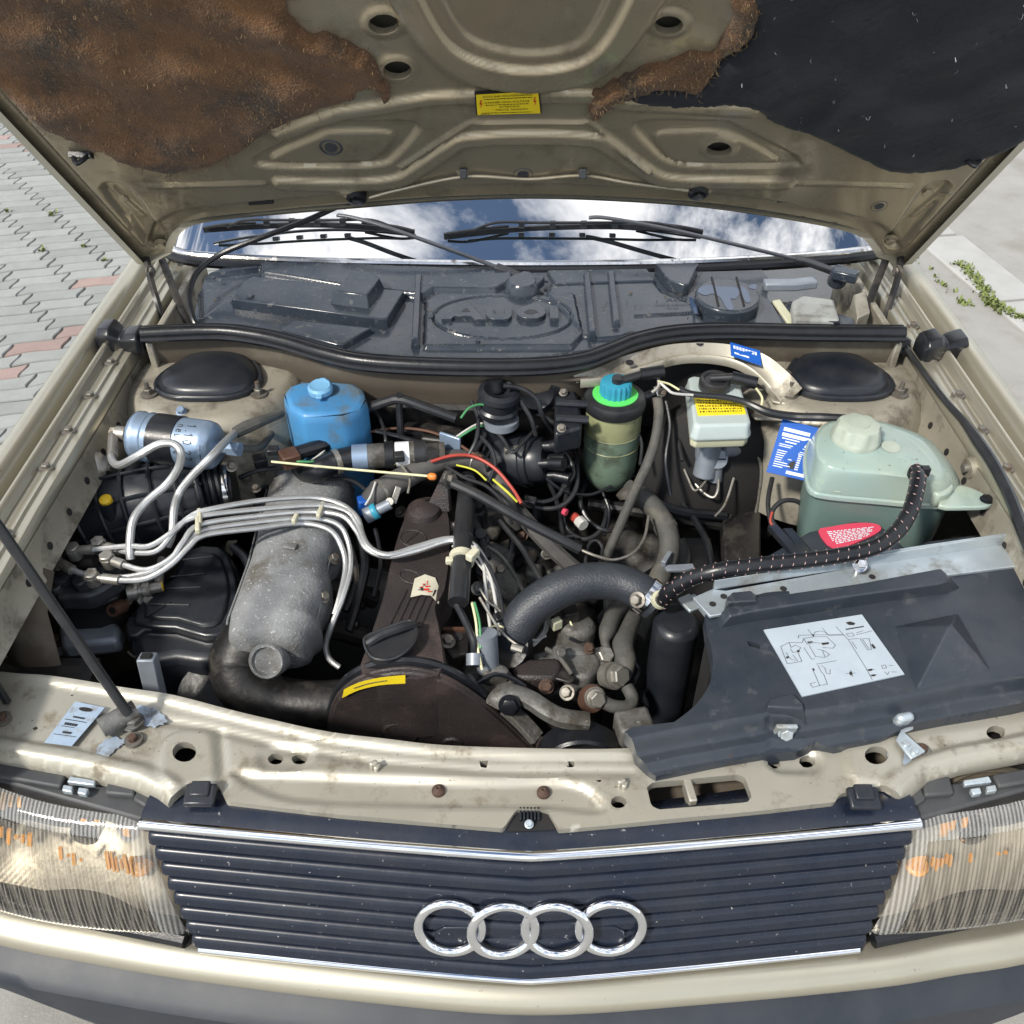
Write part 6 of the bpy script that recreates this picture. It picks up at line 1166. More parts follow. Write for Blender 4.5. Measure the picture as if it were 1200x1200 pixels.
build('copper_washer', lathe([(.013, -.002), (.021, -.002), (.021, .001), (.013, .001)], P(693, 819, .585), (.2, -.8, .6), 20), 'copper', pmp)
T('pressure_hose', [(712, 762, .60), (709, 752, .605), (712, 738, .61), (722, 715, .61), (735, 700, .60), (745, 685, .59)], [.006, .007, .0135, .0135, .016, .018], 'hose_grey', None, 'grey pressure hose with a crimped end at the pump', n=14)
T('pressure_hose', [(728, 800, .585), (734, 790, .585), (733, 775, .59), (730, 755, .595), (738, 730, .59), (745, 710, .585)], [.008, .009, .017, .0175, .016, .016], 'hose_grey', n=14)
T('pressure_pipe', [(706, 822, .585), (720, 828, .58), (736, 828, .575), (741, 818, .575), (735, 805, .58)], .010, 'hose_grey', None, 'bent steel pipe at the front of the pump', n=12)
build('plug_connector', join(box(P(655, 728, .63), (.022, .018, .022), rz=.5), box(P(668, 720, .635), (.024, .02, .02), rz=.3)), 'engine_dark', car, bevel=.002); build('plug_connector', box(P(652, 731, .635), (.016, .012, .018), rz=.5), 'brake_base', car, bevel=.002)
for k in range(3): T('wire', [(645 - k * 4, 720, .62), (640 - k * 3, 740, .61), (628 - k * 3, 754, .60), (615, 762, .60)], .0022, 'wire_white' if k < 2 else 'pipe_black')
T('wire', [(668, 728, .63), (672, 740, .62), (668, 752, .60)], .0016, 'cream_rod'); T('wire', [(712, 690, .62), (713, 720, .60), (712, 745, .56)], .008, 'hose_grey')
build('engine_mount', box(P(742, 855, .60), (.05, .04, .05), rz=.2), 'alu_dirty', car, bevel=.006)
# ---- radiator cover
ZC, SC = .768, .05; CN = nrm(A(0, -SC, 1)); C0 = A(.4, .30, ZC)
def cuv(x, y): return PN(x, y, C0, CN)[:2]
def cps(l): return np.array([cuv(*p) for p in l])
def cw(U, V, H): return np.stack([U, V, ZC + SC * (V - .30) + H], -1)
def cp3(x, y, h): return PN(x, y, C0 + CN * h, CN)
co = cps(catmull([A(*p) for p in [(826, 722), (832, 712), (850, 704), (900, 700)]], 3) + [A(*p) for p in [(1000, 687), (1108, 668), (1130, 666), (1200, 660), (1360, 640), (1360, 775), (1200, 812), (1120, 826), (1070, 836), (1040, 849), (985, 860), (960, 855), (940, 864), (900, 868), (835, 880), (772, 893), (762, 887), (732, 858), (740, 852)]] + catmull([A(*p) for p in [(790, 846), (815, 826), (832, 800), (835, 770), (828, 740)]], 3))
front_l = cps([(700, 874), (735, 866), (800, 852), (895, 836), (902, 832), (940, 834), (1060, 814), (1130, 800), (1200, 790), (1360, 762)])
ridge = cps([(838, 722), (860, 712), (905, 708), (1005, 694), (1110, 675), (1122, 690), (1108, 698), (1000, 712), (880, 728), (845, 732)])
tab_ = cps([(897, 822), (930, 808), (948, 826), (950, 850), (900, 852)]); pyr = cps([(1050, 735), (1122, 720), (1160, 785), (1075, 808)]); pyc = cuv(1112, 768)
rear2 = cps([(868, 705), (900, 697), (925, 696), (926, 705), (875, 712)])
def hC(U, V):
    h = np.zeros(U.shape)
    fx = np.interp(U, front_l[:, 0], front_l[:, 1]); d = fx - V      # metres in front of the step line
    h += -.020 * sst(.007 - d, .014) - .008 * sst(.029 - d, .008)
    h += .010 * sst(sd_poly(U, V, rear2), .008)
    s1 = sd_poly(U, V, pyr); h += np.clip(-s1 / .045, 0, 1) * .042
    h += .001 * np.sin(U * 21) * np.sin(V * 17)
    return h
cv = build('radiator_cover', relief(co, .0021, hC, cw, [cps([(874, 750), (890, 755), (891, 761), (878, 757)])], rim=.022), 'cover_plastic', car, 'big black plastic radiator cover with a diagram sticker', ang=38)
mat('paper', (.36, .41, .46), (.32, .37, .42), .45, .1, scale=30)
sq2 = [cp3(940, 816, .0025), cp3(1060, 790, .0025), cp3(1010, 720, .0025), cp3(895, 738, .0025)]
stk = build('diagram_sticker', orient(prism(sq2, [p - CN * .002 for p in sq2])), 'paper', cv, 'white vacuum hose diagram sticker')
def zq(a, b):                                   # zoomed sticker pixels to 0..1 on the sheet
    x, y = 890 + a / 6.667, 715 + b / 6.667; p = cp3(x, y, .0025); e1, e2 = sq2[1] - sq2[0], sq2[3] - sq2[0]; d = p - sq2[0]
    M_ = np.array([[e1 @ e1, e1 @ e2], [e1 @ e2, e2 @ e2]]); return np.linalg.solve(M_, np.array([d @ e1, d @ e2]))
DL = [[(165, 285), (215, 420), (330, 400), (300, 330)], [(165, 285), (230, 250), (330, 250), (345, 215), (420, 200), (520, 195), (590, 265), (570, 290), (490, 285)], [(230, 250), (245, 290), (280, 270), (320, 290), (300, 320), (260, 330), (240, 300)], [(375, 140), (415, 195)], [(415, 195), (430, 160), (470, 150), (510, 160), (530, 180)], [(485, 125), (535, 185)], [(535, 185), (650, 180)], [(300, 215), (305, 190), (650, 175)], [(340, 215), (370, 260), (430, 245), (460, 250), (520, 245)], [(345, 290), (405, 380), (430, 378)], [(385, 270), (435, 360), (510, 365), (490, 310)], [(450, 300), (500, 310), (545, 340), (520, 360)], [(590, 110), (690, 220), (830, 450), (880, 545)], [(690, 215), (770, 205)], [(715, 230), (755, 290)], [(780, 210), (840, 300), (870, 295), (850, 205), (780, 210)], [(800, 215), (850, 290)], [(445, 420), (600, 390)], [(410, 455), (440, 520), (470, 590), (415, 605), (395, 575), (440, 565)], [(455, 430), (480, 480), (500, 500), (530, 580), (470, 590)], [(480, 430), (510, 450), (520, 490), (550, 500), (550, 460)], [(675, 495), (750, 490)], [(710, 465), (725, 520)], [(830, 465), (900, 460)], [(860, 510), (920, 505)], [(950, 430), (960, 455), (990, 450), (980, 425), (950, 430)], [(975, 480), (1000, 505), (1010, 480)], [(1010, 428), (1040, 430)], [(1030, 482), (1070, 484)], [(205, 330), (240, 380), (280, 395)], [(260, 350), (300, 400)], [(670, 170), (690, 190), (735, 185), (720, 160), (670, 170)], [(750, 160), (800, 140)], [(750, 175), (870, 140)]]
build('diagram_lines', on_quad(strokes2([[zq(*p) for p in l] for l in DL], .0042), sq2, .0006), 'ink', stk)
DB = [[(665, 75), (700, 65), (740, 78), (730, 95), (690, 95)], [(865, 255), (880, 250), (905, 285), (885, 290)], [(700, 480), (720, 478), (725, 505), (705, 508)], [(845, 460), (880, 455), (880, 470), (850, 475)], [(870, 505), (905, 500), (905, 515), (875, 518)], [(480, 250), (535, 240), (540, 255), (490, 265)], [(370, 240), (410, 235), (412, 245), (375, 252)], [(205, 365), (225, 360), (228, 375), (210, 380)], [(665, 128), (805, 100), (808, 108), (668, 137)], [(290, 312), (310, 308), (312, 325), (295, 328)], [(415, 455), (425, 452), (430, 470), (420, 472)], [(405, 180), (415, 178), (425, 195), (413, 197)]]
Vd, Fd = [], []
for pl in DB: n0 = len(Vd); Vd += [(*zq(*p), 0) for p in pl]; Fd.append(tuple(range(n0, n0 + len(pl))))
build('diagram_symbols', on_quad((np.array(Vd), Fd), sq2, .0006), 'ink', stk)
def cprism(pl, h0, h1, pt, name, par, bev=.002):
    b_ = np.array([cp3(x, y, h0) for x, y in pl]); t_2 = np.array([cp3(x, y, h1) for x, y in pt]); return build(name, orient(prism(t_2, b_)), 'cover_plastic', par, bevel=bev)
cprism([(838, 724), (858, 708), (905, 704), (1005, 691), (1108, 671), (1126, 690), (1110, 697), (1000, 712), (880, 730), (842, 738)], -.002, .020, [(852, 712), (868, 702), (908, 698), (1005, 684), (1102, 666), (1112, 680), (1100, 684), (1000, 698), (884, 716), (856, 722)], 'raised_ridge', cv)
cprism([(845, 722), (850, 702), (888, 698), (898, 716)], .0, .030, [(854, 706), (858, 694), (880, 692), (886, 704)], 'raised_block', cv)
cprism([(894, 848), (898, 828), (930, 820), (946, 838), (948, 856)], -.022, .010, [(899, 828), (903, 818), (928, 812), (940, 824), (941, 830)], 'bolt_tab', cv)
bq = cp3(921, 857, -.006); bq = cp3(921, 858, -.014); wb_ = build('bolt_plate', box(bq + A(0, .004, -.002), (.026, .006, .026), rx=.2), 'zinc', cv, bevel=.002); build('bolt', hexbolt(bq + A(0, .001, -.002), (0, -1, .35), .008, .008, 1.2), 'zinc', wb_)
for x, y, h in [(855, 883, -.030), (1160, 826, -.030)]: build('rivet', lathe([(.006, 0), (.005, .003), (0, .004)], cp3(x, y, h), CN, 14), 'rust', cv)
zc = [(1047, 838), (1063, 835), (1071, 853), (1060, 858), (1085, 880), (1068, 889), (1050, 866), (1056, 856)]
zcl = build('zinc_clip', slab(zc, .733, .729), 'zinc', car, 'bent zinc clip on the front panel beside the radiator cover', bevel=.001); build('upright', box(P(1058, 843, .745), (.022, .012, .024), rz=.2, rx=.3), 'zinc', zcl, bevel=.005)
for x, y in [(1062, 872), (1072, 881)]: build('rivet', lathe([(.005, 0), (.0045, .003), (0, .0035)], P(x, y, .733), (0, 0, 1), 14), 'zinc', zcl)
# ---- galvanised cross strip and fan cowl behind it
zs = slab([(812, 700), (835, 690), (850, 692), (1005, 664), (1015, 660), (1080, 650), (1200, 633), (1330, 614), (1330, 648), (1200, 662), (1108, 674), (905, 708), (832, 722)], .777, .772)
zst = build('radiator_strip', zs, 'zinc', car, 'pale galvanised strip along the back of the radiator cover', bevel=.001)
up = PS([(836, 691), (1000, 665), (1012, 661), (1085, 650), (1200, 633), (1330, 614)], .777)
build('upstand', orient(loft([np.array(up), np.array(up) + A(0, .003, .014), np.array(up) + A(0, .006, .014), np.array(up) + A(0, .005, -.006)], (True, True))), 'zinc', zst, bevel=.0008)
build('screw', join(hexbolt(P(1007, 662, .793), (0, -.6, .8), .007, .010), lathe([(.004, -.02), (.004, .0), (0, 0)], P(1007, 662, .793), (0, 0, 1), 10)), 'chrome_worn', zst)
for x, y in [(848, 699), (918, 690), (835, 708), (1022, 676)]: build('hole', lathe([(.0045, 0), (.0045, .0008), (0, .0008)], P(x, y, .7775), (0, 0, 1), 14), 'dark', zst)
fc = build('fan_cowl', slab([(872, 668), (890, 655), (948, 622), (1000, 610), (1030, 612), (1060, 640), (1090, 648), (1000, 664), (850, 690), (830, 690)], .745, .68), 'cover_plastic', car, 'black plastic fan cowl with a red warning sticker', bevel=.006)
build('flap', slab([(1050, 652), (1085, 634), (1138, 627), (1150, 630), (1168, 646), (1090, 656)], .752, .742), 'cover_plastic', fc, bevel=.003)
build('strut', sweep([(-.008, -.005), (.008, -.005), (.008, .005), (-.008, .005)], PS([(905, 618, .73), (925, 640, .748), (940, 656, .755)])), 'black_plastic', fc, bevel=.002); build('strut', sweep([(-.008, -.005), (.008, -.005), (.008, .005), (-.008, .005)], PS([(922, 622, .73), (938, 640, .75), (945, 652, .755)])), 'black_plastic', fc, bevel=.002)
rs = catmull([A(*p) for p in [(959, 622), (975, 617), (1000, 613), (1022, 613), (1032, 617), (1030, 623), (1012, 632), (978, 643)]], 3, True)
rd = build('red_sticker', slab([tuple(p) for p in rs], .7475, .7455), 'sticker_red2', fc, 'red warning sticker on the fan cowl'); rq = [P(976, 640, .7479), P(1020, 630, .7479), P(1026, 616, .7479), P(964, 622, .7479)]
rv = random.Random(8); rws = []
for r_i in range(8):
    u = .06 + (.05 if r_i < 2 else 0)
    while u < .88 - (.12 if r_i < 1 else 0): w = rv.uniform(.03, .12); rws.append((u, .06 + r_i * .112, u + w, .06 + r_i * .112 + .06)); u += w + .025
build('small_print', on_quad(bars2(rws), rq, .0006), 'print_white', rd)
build('red_sticker', slab([(1034, 634), (1042, 631), (1046, 635), (1036, 636)], .7475, .7455), 'sticker_red2', fc)
# ---- coolant expansion tank
S = [(944, 535), (945, 560), (952, 577), (975, 583), (1030, 588), (1085, 593), (1108, 591), (1121, 580), (1122, 566), (1110, 545), (1092, 526), (1066, 516), (1030, 506), (990, 502), (964, 506), (950, 518)]
TOP = [(958, 527), (962, 541), (975, 547), (998, 551), (1035, 556), (1066, 560), (1085, 559), (1092, 550), (1088, 541), (1078, 530), (1066, 519), (1050, 508), (1026, 500), (996, 497), (974, 501), (962, 512)]
S, TOP = catmull([A(*p) for p in S], 3, True), catmull([A(*p) for p in TOP], 3, True)
s3, t3 = np.array(PS(S, .785)), np.array(PS(TOP, .835)); cS = s3.mean(0); rg_ = []
up_r = [(s3 * A(1, 1, 0) + A(0, 0, .785), 0), (s3 * A(1, 1, 0) + A(0, 0, .793), 0)]
for t in (.08, .2, .4, .6, .8, .92, .98): up_r.append(((s3 + (t3 - s3) * t) * A(1, 1, 0) + A(0, 0, .793 + .042 * (1 - (1 - t) ** 2.2)), 0))
tc2 = t3.mean(0); up_r.append((tc2 + (t3 - tc2) * .9 + A(0, 0, .003), 0))
et = build('coolant_tank', orient(loft([r for r, _ in up_r])), 'tank_white', car, 'pale green translucent coolant expansion tank', ang=60, bevel=0)
def sc2(f, z): r = cS + (s3 - cS) * f; r = r.copy(); r[:, 2] = z; return r
build('lower_shell', orient(loft([sc2(.80, .635), sc2(.88, .65), sc2(.94, .71), sc2(.965, .784)])), 'tank_fluid', et, 'dark green lower half of the coolant tank', ang=60)
build('seam_flange', orient(loft([sc2(1.0, .780), sc2(1.03, .781), sc2(1.03, .789), sc2(1.0, .791)])), 'tank_white', et, bevel=.001)
tb_ = build('mounting_tab', slab(catmull([A(*p) for p in [(1100, 592), (1118, 570), (1135, 570), (1155, 579), (1163, 586), (1160, 592), (1140, 594)]], 3, True), .800, .792), 'tank_white', et, bevel=.002); build('screw', hexbolt(P(1156, 586, .800), (0, 0, 1), .008, .006, 1.2), 'rubber', tb_)
kc = P(1003, 512, .842); a = np.arange(48) * 2 * pi / 48; rg_ = []
for z, r, am_ in [(-.012, .037, 0), (.0, .037, 0), (.003, .036, .001), (.006, .034, .0016), (.019, .032, .0016), (.023, .030, .001), (.025, .024, 0)]:
    R_ = r + am_ * np.sign(np.cos(8 * a)); rg_.append(np.stack([kc[0] + R_ * np.cos(a), kc[1] + R_ * np.sin(a), np.full(48, kc[2] + z)], 1))
mat('tank_cap', (.36, .40, .34), (.30, .34, .29), .5, .08, scale=20, sss=.1); ckp = build('cap', loft(rg_), 'tank_cap', et, 'ribbed white screw cap of the coolant tank', ang=40)
build('cap_logo', lathe([(.006, 0), (.015, 0), (.015, .0012), (.006, .0012)], kc + A(0, 0, .0252), (0, 0, 1), 24), 'tank_cap', ckp)
build('filler_collar', lathe([(.044, -.02), (.042, -.004), (.037, 0)], kc + A(0, 0, -.004), (0, 0, 1), 32), 'tank_white', et)
build('dimple', lathe([(.014, .001), (.011, -.0005), (.0, -.004)], P(1044, 524, .839), (0, -.1, 1), 20), 'tank_cap', et)
build('shoulder', slab(catmull([A(*p) for p in [(1066, 521), (1092, 528), (1112, 552), (1118, 572), (1100, 580), (1085, 565)]], 3, True), .812, .788), 'tank_white', et, bevel=.008)
build('nozzle', lathe([(.011, -.02), (.011, .004), (.0, .004)], P(1075, 552, .842), (.2, -.2, 1), 16), 'tank_cap', et)
build('drain_screw', lathe([(.007, 0), (.007, .02), (0, .02)], P(1128, 549, .80), (1, .1, .1), 12), 'fitting', et); build('mount_cup', lathe([(0, 0), (.016, 0), (.02, .02), (.02, .035), (0, .035)], P(1133, 549, .80), (1, .1, .1), 18), 'paint_dirty', car)
# ---- black hose with coloured tracer
hpth = PS([(1074, 552, .85), (1076, 560, .858), (1073, 578, .855), (1066, 600, .845), (1052, 622, .83), (1028, 640, .815), (990, 650, .808), (940, 657, .805), (890, 662, .80), (840, 669, .79), (805, 680, .765), (783, 695, .735), (775, 706, .705)])
vh = build('vent_hose', tube(hpth, .0112, 14, 8), 'rubber', car, 'black coolant hose with a pink tracer thread'); pp, tt, Nn, Bn = frames(catmull(hpth, 30)); fl_ = []
mat('tracer', (.42, .22, .22), (.40, .33, .31), .7, .1, scale=200)
acc, nxt, ph, cn_ = 0, 0, 0, 0
for i in range(1, len(pp)):
    acc += np.linalg.norm(pp[i] - pp[i - 1])
    if acc > nxt:
        nxt += .0150
        for j, b in enumerate(np.linspace(-1.3, 1.5, 7)):
            if j % 2: continue
            for g_ in (0,):
                a_ = b + .2; p0 = pp[i] + tt[i] * (b * .0035) + (Nn[i] * cos(a_) - Bn[i] * sin(a_)) * .01125; e_ = nrm(tt[i] * .0035 + (-Nn[i] * sin(a_) - Bn[i] * cos(a_)) * .0112); fl_.append(tube([p0 - e_ * .0018, p0, p0 + e_ * .0018], .00055, 5, 2))
build('tracer_thread', join(*fl_), 'tracer', vh, kind='stuff')
build('hose_clamp', lathe([(.0115, -.004), (.0135, -.004), (.0135, .004), (.0115, .004)], P(774, 703, .71), hpth[-1] - hpth[-2], 18), 'brake_base', vh); build('hose_clamp', join(lathe([(.0115, -.004), (.0138, -.004), (.0138, .004), (.0115, .004)], P(1075, 556, .854), (0, -.2, 1), 18), box(P(1084, 552, .86), (.012, .010, .014))), 'rubber', vh, bevel=.001)
T('cable_loop', [(915, 625, .68), (905, 610, .69), (906, 597, .70), (918, 587, .71), (935, 588, .71), (946, 600, .70), (945, 615, .69)], .004, 'pipe_black', None, 'thin looped cable in front of the coolant tank'); T('cable_loop', [(912, 625, .68), (903, 612, .69), (905, 600, .70)], .002, 'wire_red')
# ---- blue service tag hanging by the coolant tank
tq = [P(898, 553, .75), P(946, 564, .747), P(965, 503, .805), P(917, 491, .807)]; tn_ = nrm(np.cross(tq[1] - tq[0], tq[3] - tq[0]))
tag = build('service_tag', orient(prism(tq, [p - tn_ * .0012 for p in tq])), 'tag_blue', None, 'blue printed service card hanging beside the pale coolant tank', ang=20); tag['category'] = 'tag'
L1 = [(.10, .80, .74, .865), (.10, .70, .80, .765), (.12, .655, .55, .675), (.22, .60, .55, .625), (.62, .585, .80, .635), (.10, .545, .90, .56), (.10, .51, .42, .525), (.62, .475, .92, .49), (.60, .44, .85, .455)]
rv = random.Random(9)
for k in range(8): v_ = .425 - k * .042; L1.append((.10, v_, .10 + rv.uniform(.22, .42), v_ + .016))
for k in range(7): v_ = .40 - k * .042; L1.append((.62, v_, .70, v_ + .024)); L1.append((.86, v_ - .03, .92, v_ - .01))
L1.append((.45, .045, .95, .105))
build('print', on_quad(bars2(L1), tq, .0008), 'print_white', tag); build('dark_panel', on_quad(bars2([(.46, .36, .60, .43), (.46, .15, .60, .30)]), tq, .0006), 'ink', tag)
T('tag_wire', [(938, 500, .80), (940, 490, .815), (946, 482, .82)], .0008, 'fitting', tag)
# ---- curved bulkhead flange with blue sticker
ue = [(672, 440, .842), (700, 431, .845), (735, 416, .850), (790, 403, .853), (850, 403, .853), (895, 415, .850), (925, 438, .838), (940, 455, .822)]
le = [(680, 446, .835), (712, 443, .832), (748, 432, .834), (800, 418, .838), (848, 420, .838), (878, 432, .832), (900, 452, .818), (915, 470, .80)]
u3, l3 = np.array(catmull(PS(ue), 5)), np.array(catmull(PS(le), 5)); md_ = (u3 + l3) / 2 + A(0, 0, -.010)
cf = build('bulkhead_flange', loft([u3 + A(0, .012, -.03), u3 + A(0, .006, -.004), u3, u3 * .8 + l3 * .2 + A(0, 0, -.004), md_, l3 + A(0, .004, -.001), l3 + A(0, -.002, .004), l3 + A(0, -.006, .0), l3 + A(0, -.004, -.012)], (False, False), closed=False), 'paint_dirty', car, 'curved champagne bulkhead flange above the brake reservoir', ang=60)
bs_ = build('blue_sticker', (np.array([P(856, 418, .845), P(892, 430, .838), P(890, 412, .850), P(855, 402, .853)]) + A(0, -.002, .003), [(0, 1, 2, 3)]), 'tag_blue', cf, 'small blue and white sticker on the bulkhead flange')
build('print', on_quad(bars2([(.10 + .1 * k, .58, .17 + .1 * k, .80) for k in range(8)] + [(.12, .22, .6, .34)]), np.array([P(856, 418, .845), P(892, 430, .838), P(890, 412, .850), P(855, 402, .853)]) + A(0, -.002, .003), .0008), 'print_white', bs_)
for x, y in [(738, 425), (820, 402)]: build('slot', lathe([(.007, 0), (.007, .0008), (0, .0008)], P(x, y, .852 if x > 800 else .845), (0, -.2, 1), 16), 'dark', cf)
build('recess', orient(loft([l3 + A(0, .02, -.012), l3 + A(0, .03, -.3)], (False, False), closed=False)), 'dark', cf)
tbk = build('tower_brace', slab([(900, 462), (918, 450), (938, 452), (955, 462), (948, 478), (928, 474), (905, 470)], .80, .794), 'paint_dirty', car, bevel=.003); build('tower_brace', slab([(880, 484), (930, 470), (950, 480), (930, 492), (885, 490)], .785, .779), 'paint_dirty', car, bevel=.003)
build('nut', join(hexbolt(P(920, 444, .802), (0, 0, 1), .010, .014, 1.8)), 'fastener', tbk)
# scuttle right: control box, linkage
mat('grey_light', (.30, .31, .30), (.24, .25, .24), .5, .1, scale=20, dirt=(.12, .12, .11), damt=.4, dscale=14)
bx_ = build('relay_box', join(slab([(928, 352), (940, 345), (978, 350), (985, 375), (930, 372)], .885, .855)), 'grey_light', car, 'pale grey box in the scuttle beside the rain tray', bevel=.006); build('dark_face', orient(prism(PS([(932, 368), (985, 372), (985, 377), (932, 373)], .882), [p - A(0, 0, .03) for p in PS([(932, 368), (985, 372), (985, 377), (932, 373)], .882)])), 'black_plastic', bx_, bevel=.002)
build('base_plate', slab([(908, 372), (925, 352), (1000, 372), (1008, 392), (915, 390)], .850, .845), 'tray_plastic', bx_, bevel=.002); build('strap', slab([(905, 352), (914, 350), (940, 385), (930, 388)], .868, .862), 'brake_base', bx_, bevel=.002)
build('linkage_bar', sweep([(-.012, -.008), (.012, -.008), (.012, .008), (-.012, .008)], PS([(895, 334, .875), (930, 334, .875), (955, 331, .875)])), 'grey_paint', car, bevel=.003)
build('hinge_plate', slab([(1000, 345), (1015, 340), (1020, 365), (1005, 372)], .86, .83), 'paint_dirty', car, bevel=.003)
# bonnet release cable on the right wing
T('release_cable', [(1062, 408, .835), (1085, 440, .835), (1110, 472, .835), (1128, 492, .84), (1145, 515, .845), (1165, 545, .845), (1185, 585, .845), (1200, 625, .845), (1215, 660, .84)], [.005, .005, .005, .006, .0085, .0085, .0085, .0085, .0085], 'pipe_black', None, 'black bonnet release cable along the road side wing', n=10)
build('grommet', lathe([(.018, -.006), (.018, .006), (.01, .012), (0, .012)], P(1057, 406, .825), (0, -.5, .8), 18), 'rubber', car)
build('side_bracket', join(box(P(1190, 622, .74), (.06, .05, .03), rz=.2), lathe([(.018, -.03), (.018, .03), (0, .03)], P(1192, 632, .74), (.8, -.3, .2), 16)), 'paint_grimy', car, bevel=.006)
# ---- prop rod with its bracket, stop pin, label
prs = [P(150, 836, .745)]; pe = CAM + ray(0, 620) * 1.0; dr_ = pe - prs[0]; pr = build('prop_rod', tube([prs[0], prs[0] + dr_ * .06, prs[0] + dr_ * .5, pe, prs[0] + dr_ * 2, prs[0] + dr_ * 4.4], .0062, 12), 'pipe_black', car, 'thin black bonnet prop rod rising from the front panel')
pbk = build('pivot_tube', lathe([(.0095, -.022), (.0125, -.022), (.0125, .022), (.0095, .022)], P(139, 842, .738), (-.65, -.55, .0), 20), 'alu_dirty', pr); build('bore', lathe([(.0095, .018), (0, .018)], P(139, 842, .738), (-.65, -.55, 0), 16), 'dark', pbk)
build('plate', slab([(135, 852), (150, 838), (168, 840), (166, 850), (152, 857)], .728, .724), 'alu_dirty', pr, bevel=.002); build('bolt', hexbolt(P(157, 846, .728), (0, 0, 1), .010, .009, 1.3), 'alu_dirty', pr)
pn = build('stop_pin', lathe([(.005, 0), (.005, .045), (.009, .048), (.009, .056), (.006, .058), (0, .058)], P(8, 822, .724), (-.05, 0, 1), 16), 'rubber', car, 'small black stop pin on the front panel')
lq = [P(52, 870, .7265), P(84, 874, .7275), P(123, 829, .7265), P(88, 822, .7265)]; lsk = build('info_sticker', orient(prism(lq, [p - A(0, 0, .0012) for p in lq])), 'sticker_white', front_panel, 'faded bluish paper label on the front panel')
mat('label_blue', (.30, .38, .48), (.25, .33, .43), .6, .1, scale=40, dirt=(.2, .2, .2), damt=.3, dscale=60); lsk.data.materials[0] = MATS['label_blue']
build('print', on_quad(join(bars2([(.1, .56, .85, .575), (.15, .40, .6, .412), (.1, .2, .9, .212)] + [(.2 + .09 * k, .44, .26 + .09 * k, .50) for k in range(5)] + [(.3 + .08 * k, .63, .36 + .08 * k, .67) for k in range(5)] + [(.35 + .08 * k, .25, .41 + .08 * k, .30) for k in range(4)]), (np.array([(.5 + .22 * cos(a), .86 + .05 * sin(a), 0) for a in np.arange(16) * pi / 8]), [tuple(range(16))])), lq, .0008), 'ink', lsk)
# bonnet washer hose looping down to the scuttle
T('washer_hose', [(424, 232, 1.045), (400, 240, 1.03), (360, 258, 1.0), (310, 277, .965), (260, 297, .935), (232, 318, .915), (222, 345, .895), (226, 372, .875), (233, 386, .86)], .0052, 'rubber', None, 'black washer hose looping from the bonnet to the scuttle', n=10); seg(P(428, 229, 1.05), P(402, 240, 1.03), .009, 'rubber', 'hose_boot', car, 12)
# left inner structures
cvx = build('lamp_support', loft([np.array([(x0 + dx, y0, z0) for dx in (0, .02, .05, .07)]) + np.array([(0, 0, 0), (0, 0, .012), (0, 0, .012), (0, 0, 0)]) for x0, y0, z0 in [(-.735, .40, .76), (-.735, .35, .73), (-.72, .31, .67), (-.70, .29, .60), (-.67, .29, .52), (-.63, .30, .42)]], (False, False), closed=False), 'paint_grimy', car, 'curved dark champagne brace inside the wing'); cvx.modifiers.new('s', 'SOLIDIFY').thickness = .003
msn = build('horn_mount', join(lathe([(0, 0), (.022, 0), (.022, .03), (.014, .034), (0, .034)], P(108, 545, .76), (.4, -.6, .5), 18), tube(PS([(112, 547, .765), (130, 549, .765)]), .005, 8)), 'fitting', car, 'small metal fitting between the wing and the ribbed duct')
build('alternator', lathe([(0, 0), (.04, 0), (.055, .01), (.055, .05), (0, .05)], P(262, 818, .52), (0, -.6, .8), 28), 'engine_dark', car)

# scuffed bare metal and dirt scars on the front panel
mat('bare_metal', (.33, .40, .48), (.26, .31, .38), .45, .1, metal=.3, scale=60, dirt=(.12, .11, .09), damt=.45, dscale=50)
def scar(pl, seed, z=.7232):
    r = random.Random(seed); q = [P(x + r.gauss(0, 1.2), y + r.gauss(0, .8), z) for x, y in catmull([A(*p) for p in pl], 5, True)]; return (np.array(q), [tuple(range(len(q)))])
build('bare_metal_patch', scar([(112, 884), (122, 868), (134, 862), (142, 866), (150, 862), (148, 870), (138, 876), (126, 888)], 1), 'bare_metal', front_panel); build('bare_metal_patch', scar([(158, 828), (172, 828), (192, 838), (196, 846), (184, 852), (172, 850), (166, 838)], 2), 'bare_metal', front_panel)
build('bare_metal_patch', scar([(1040, 880), (1052, 868), (1060, 876), (1066, 890), (1090, 884), (1092, 892), (1062, 900), (1044, 894)], 3), 'bare_metal', front_panel)

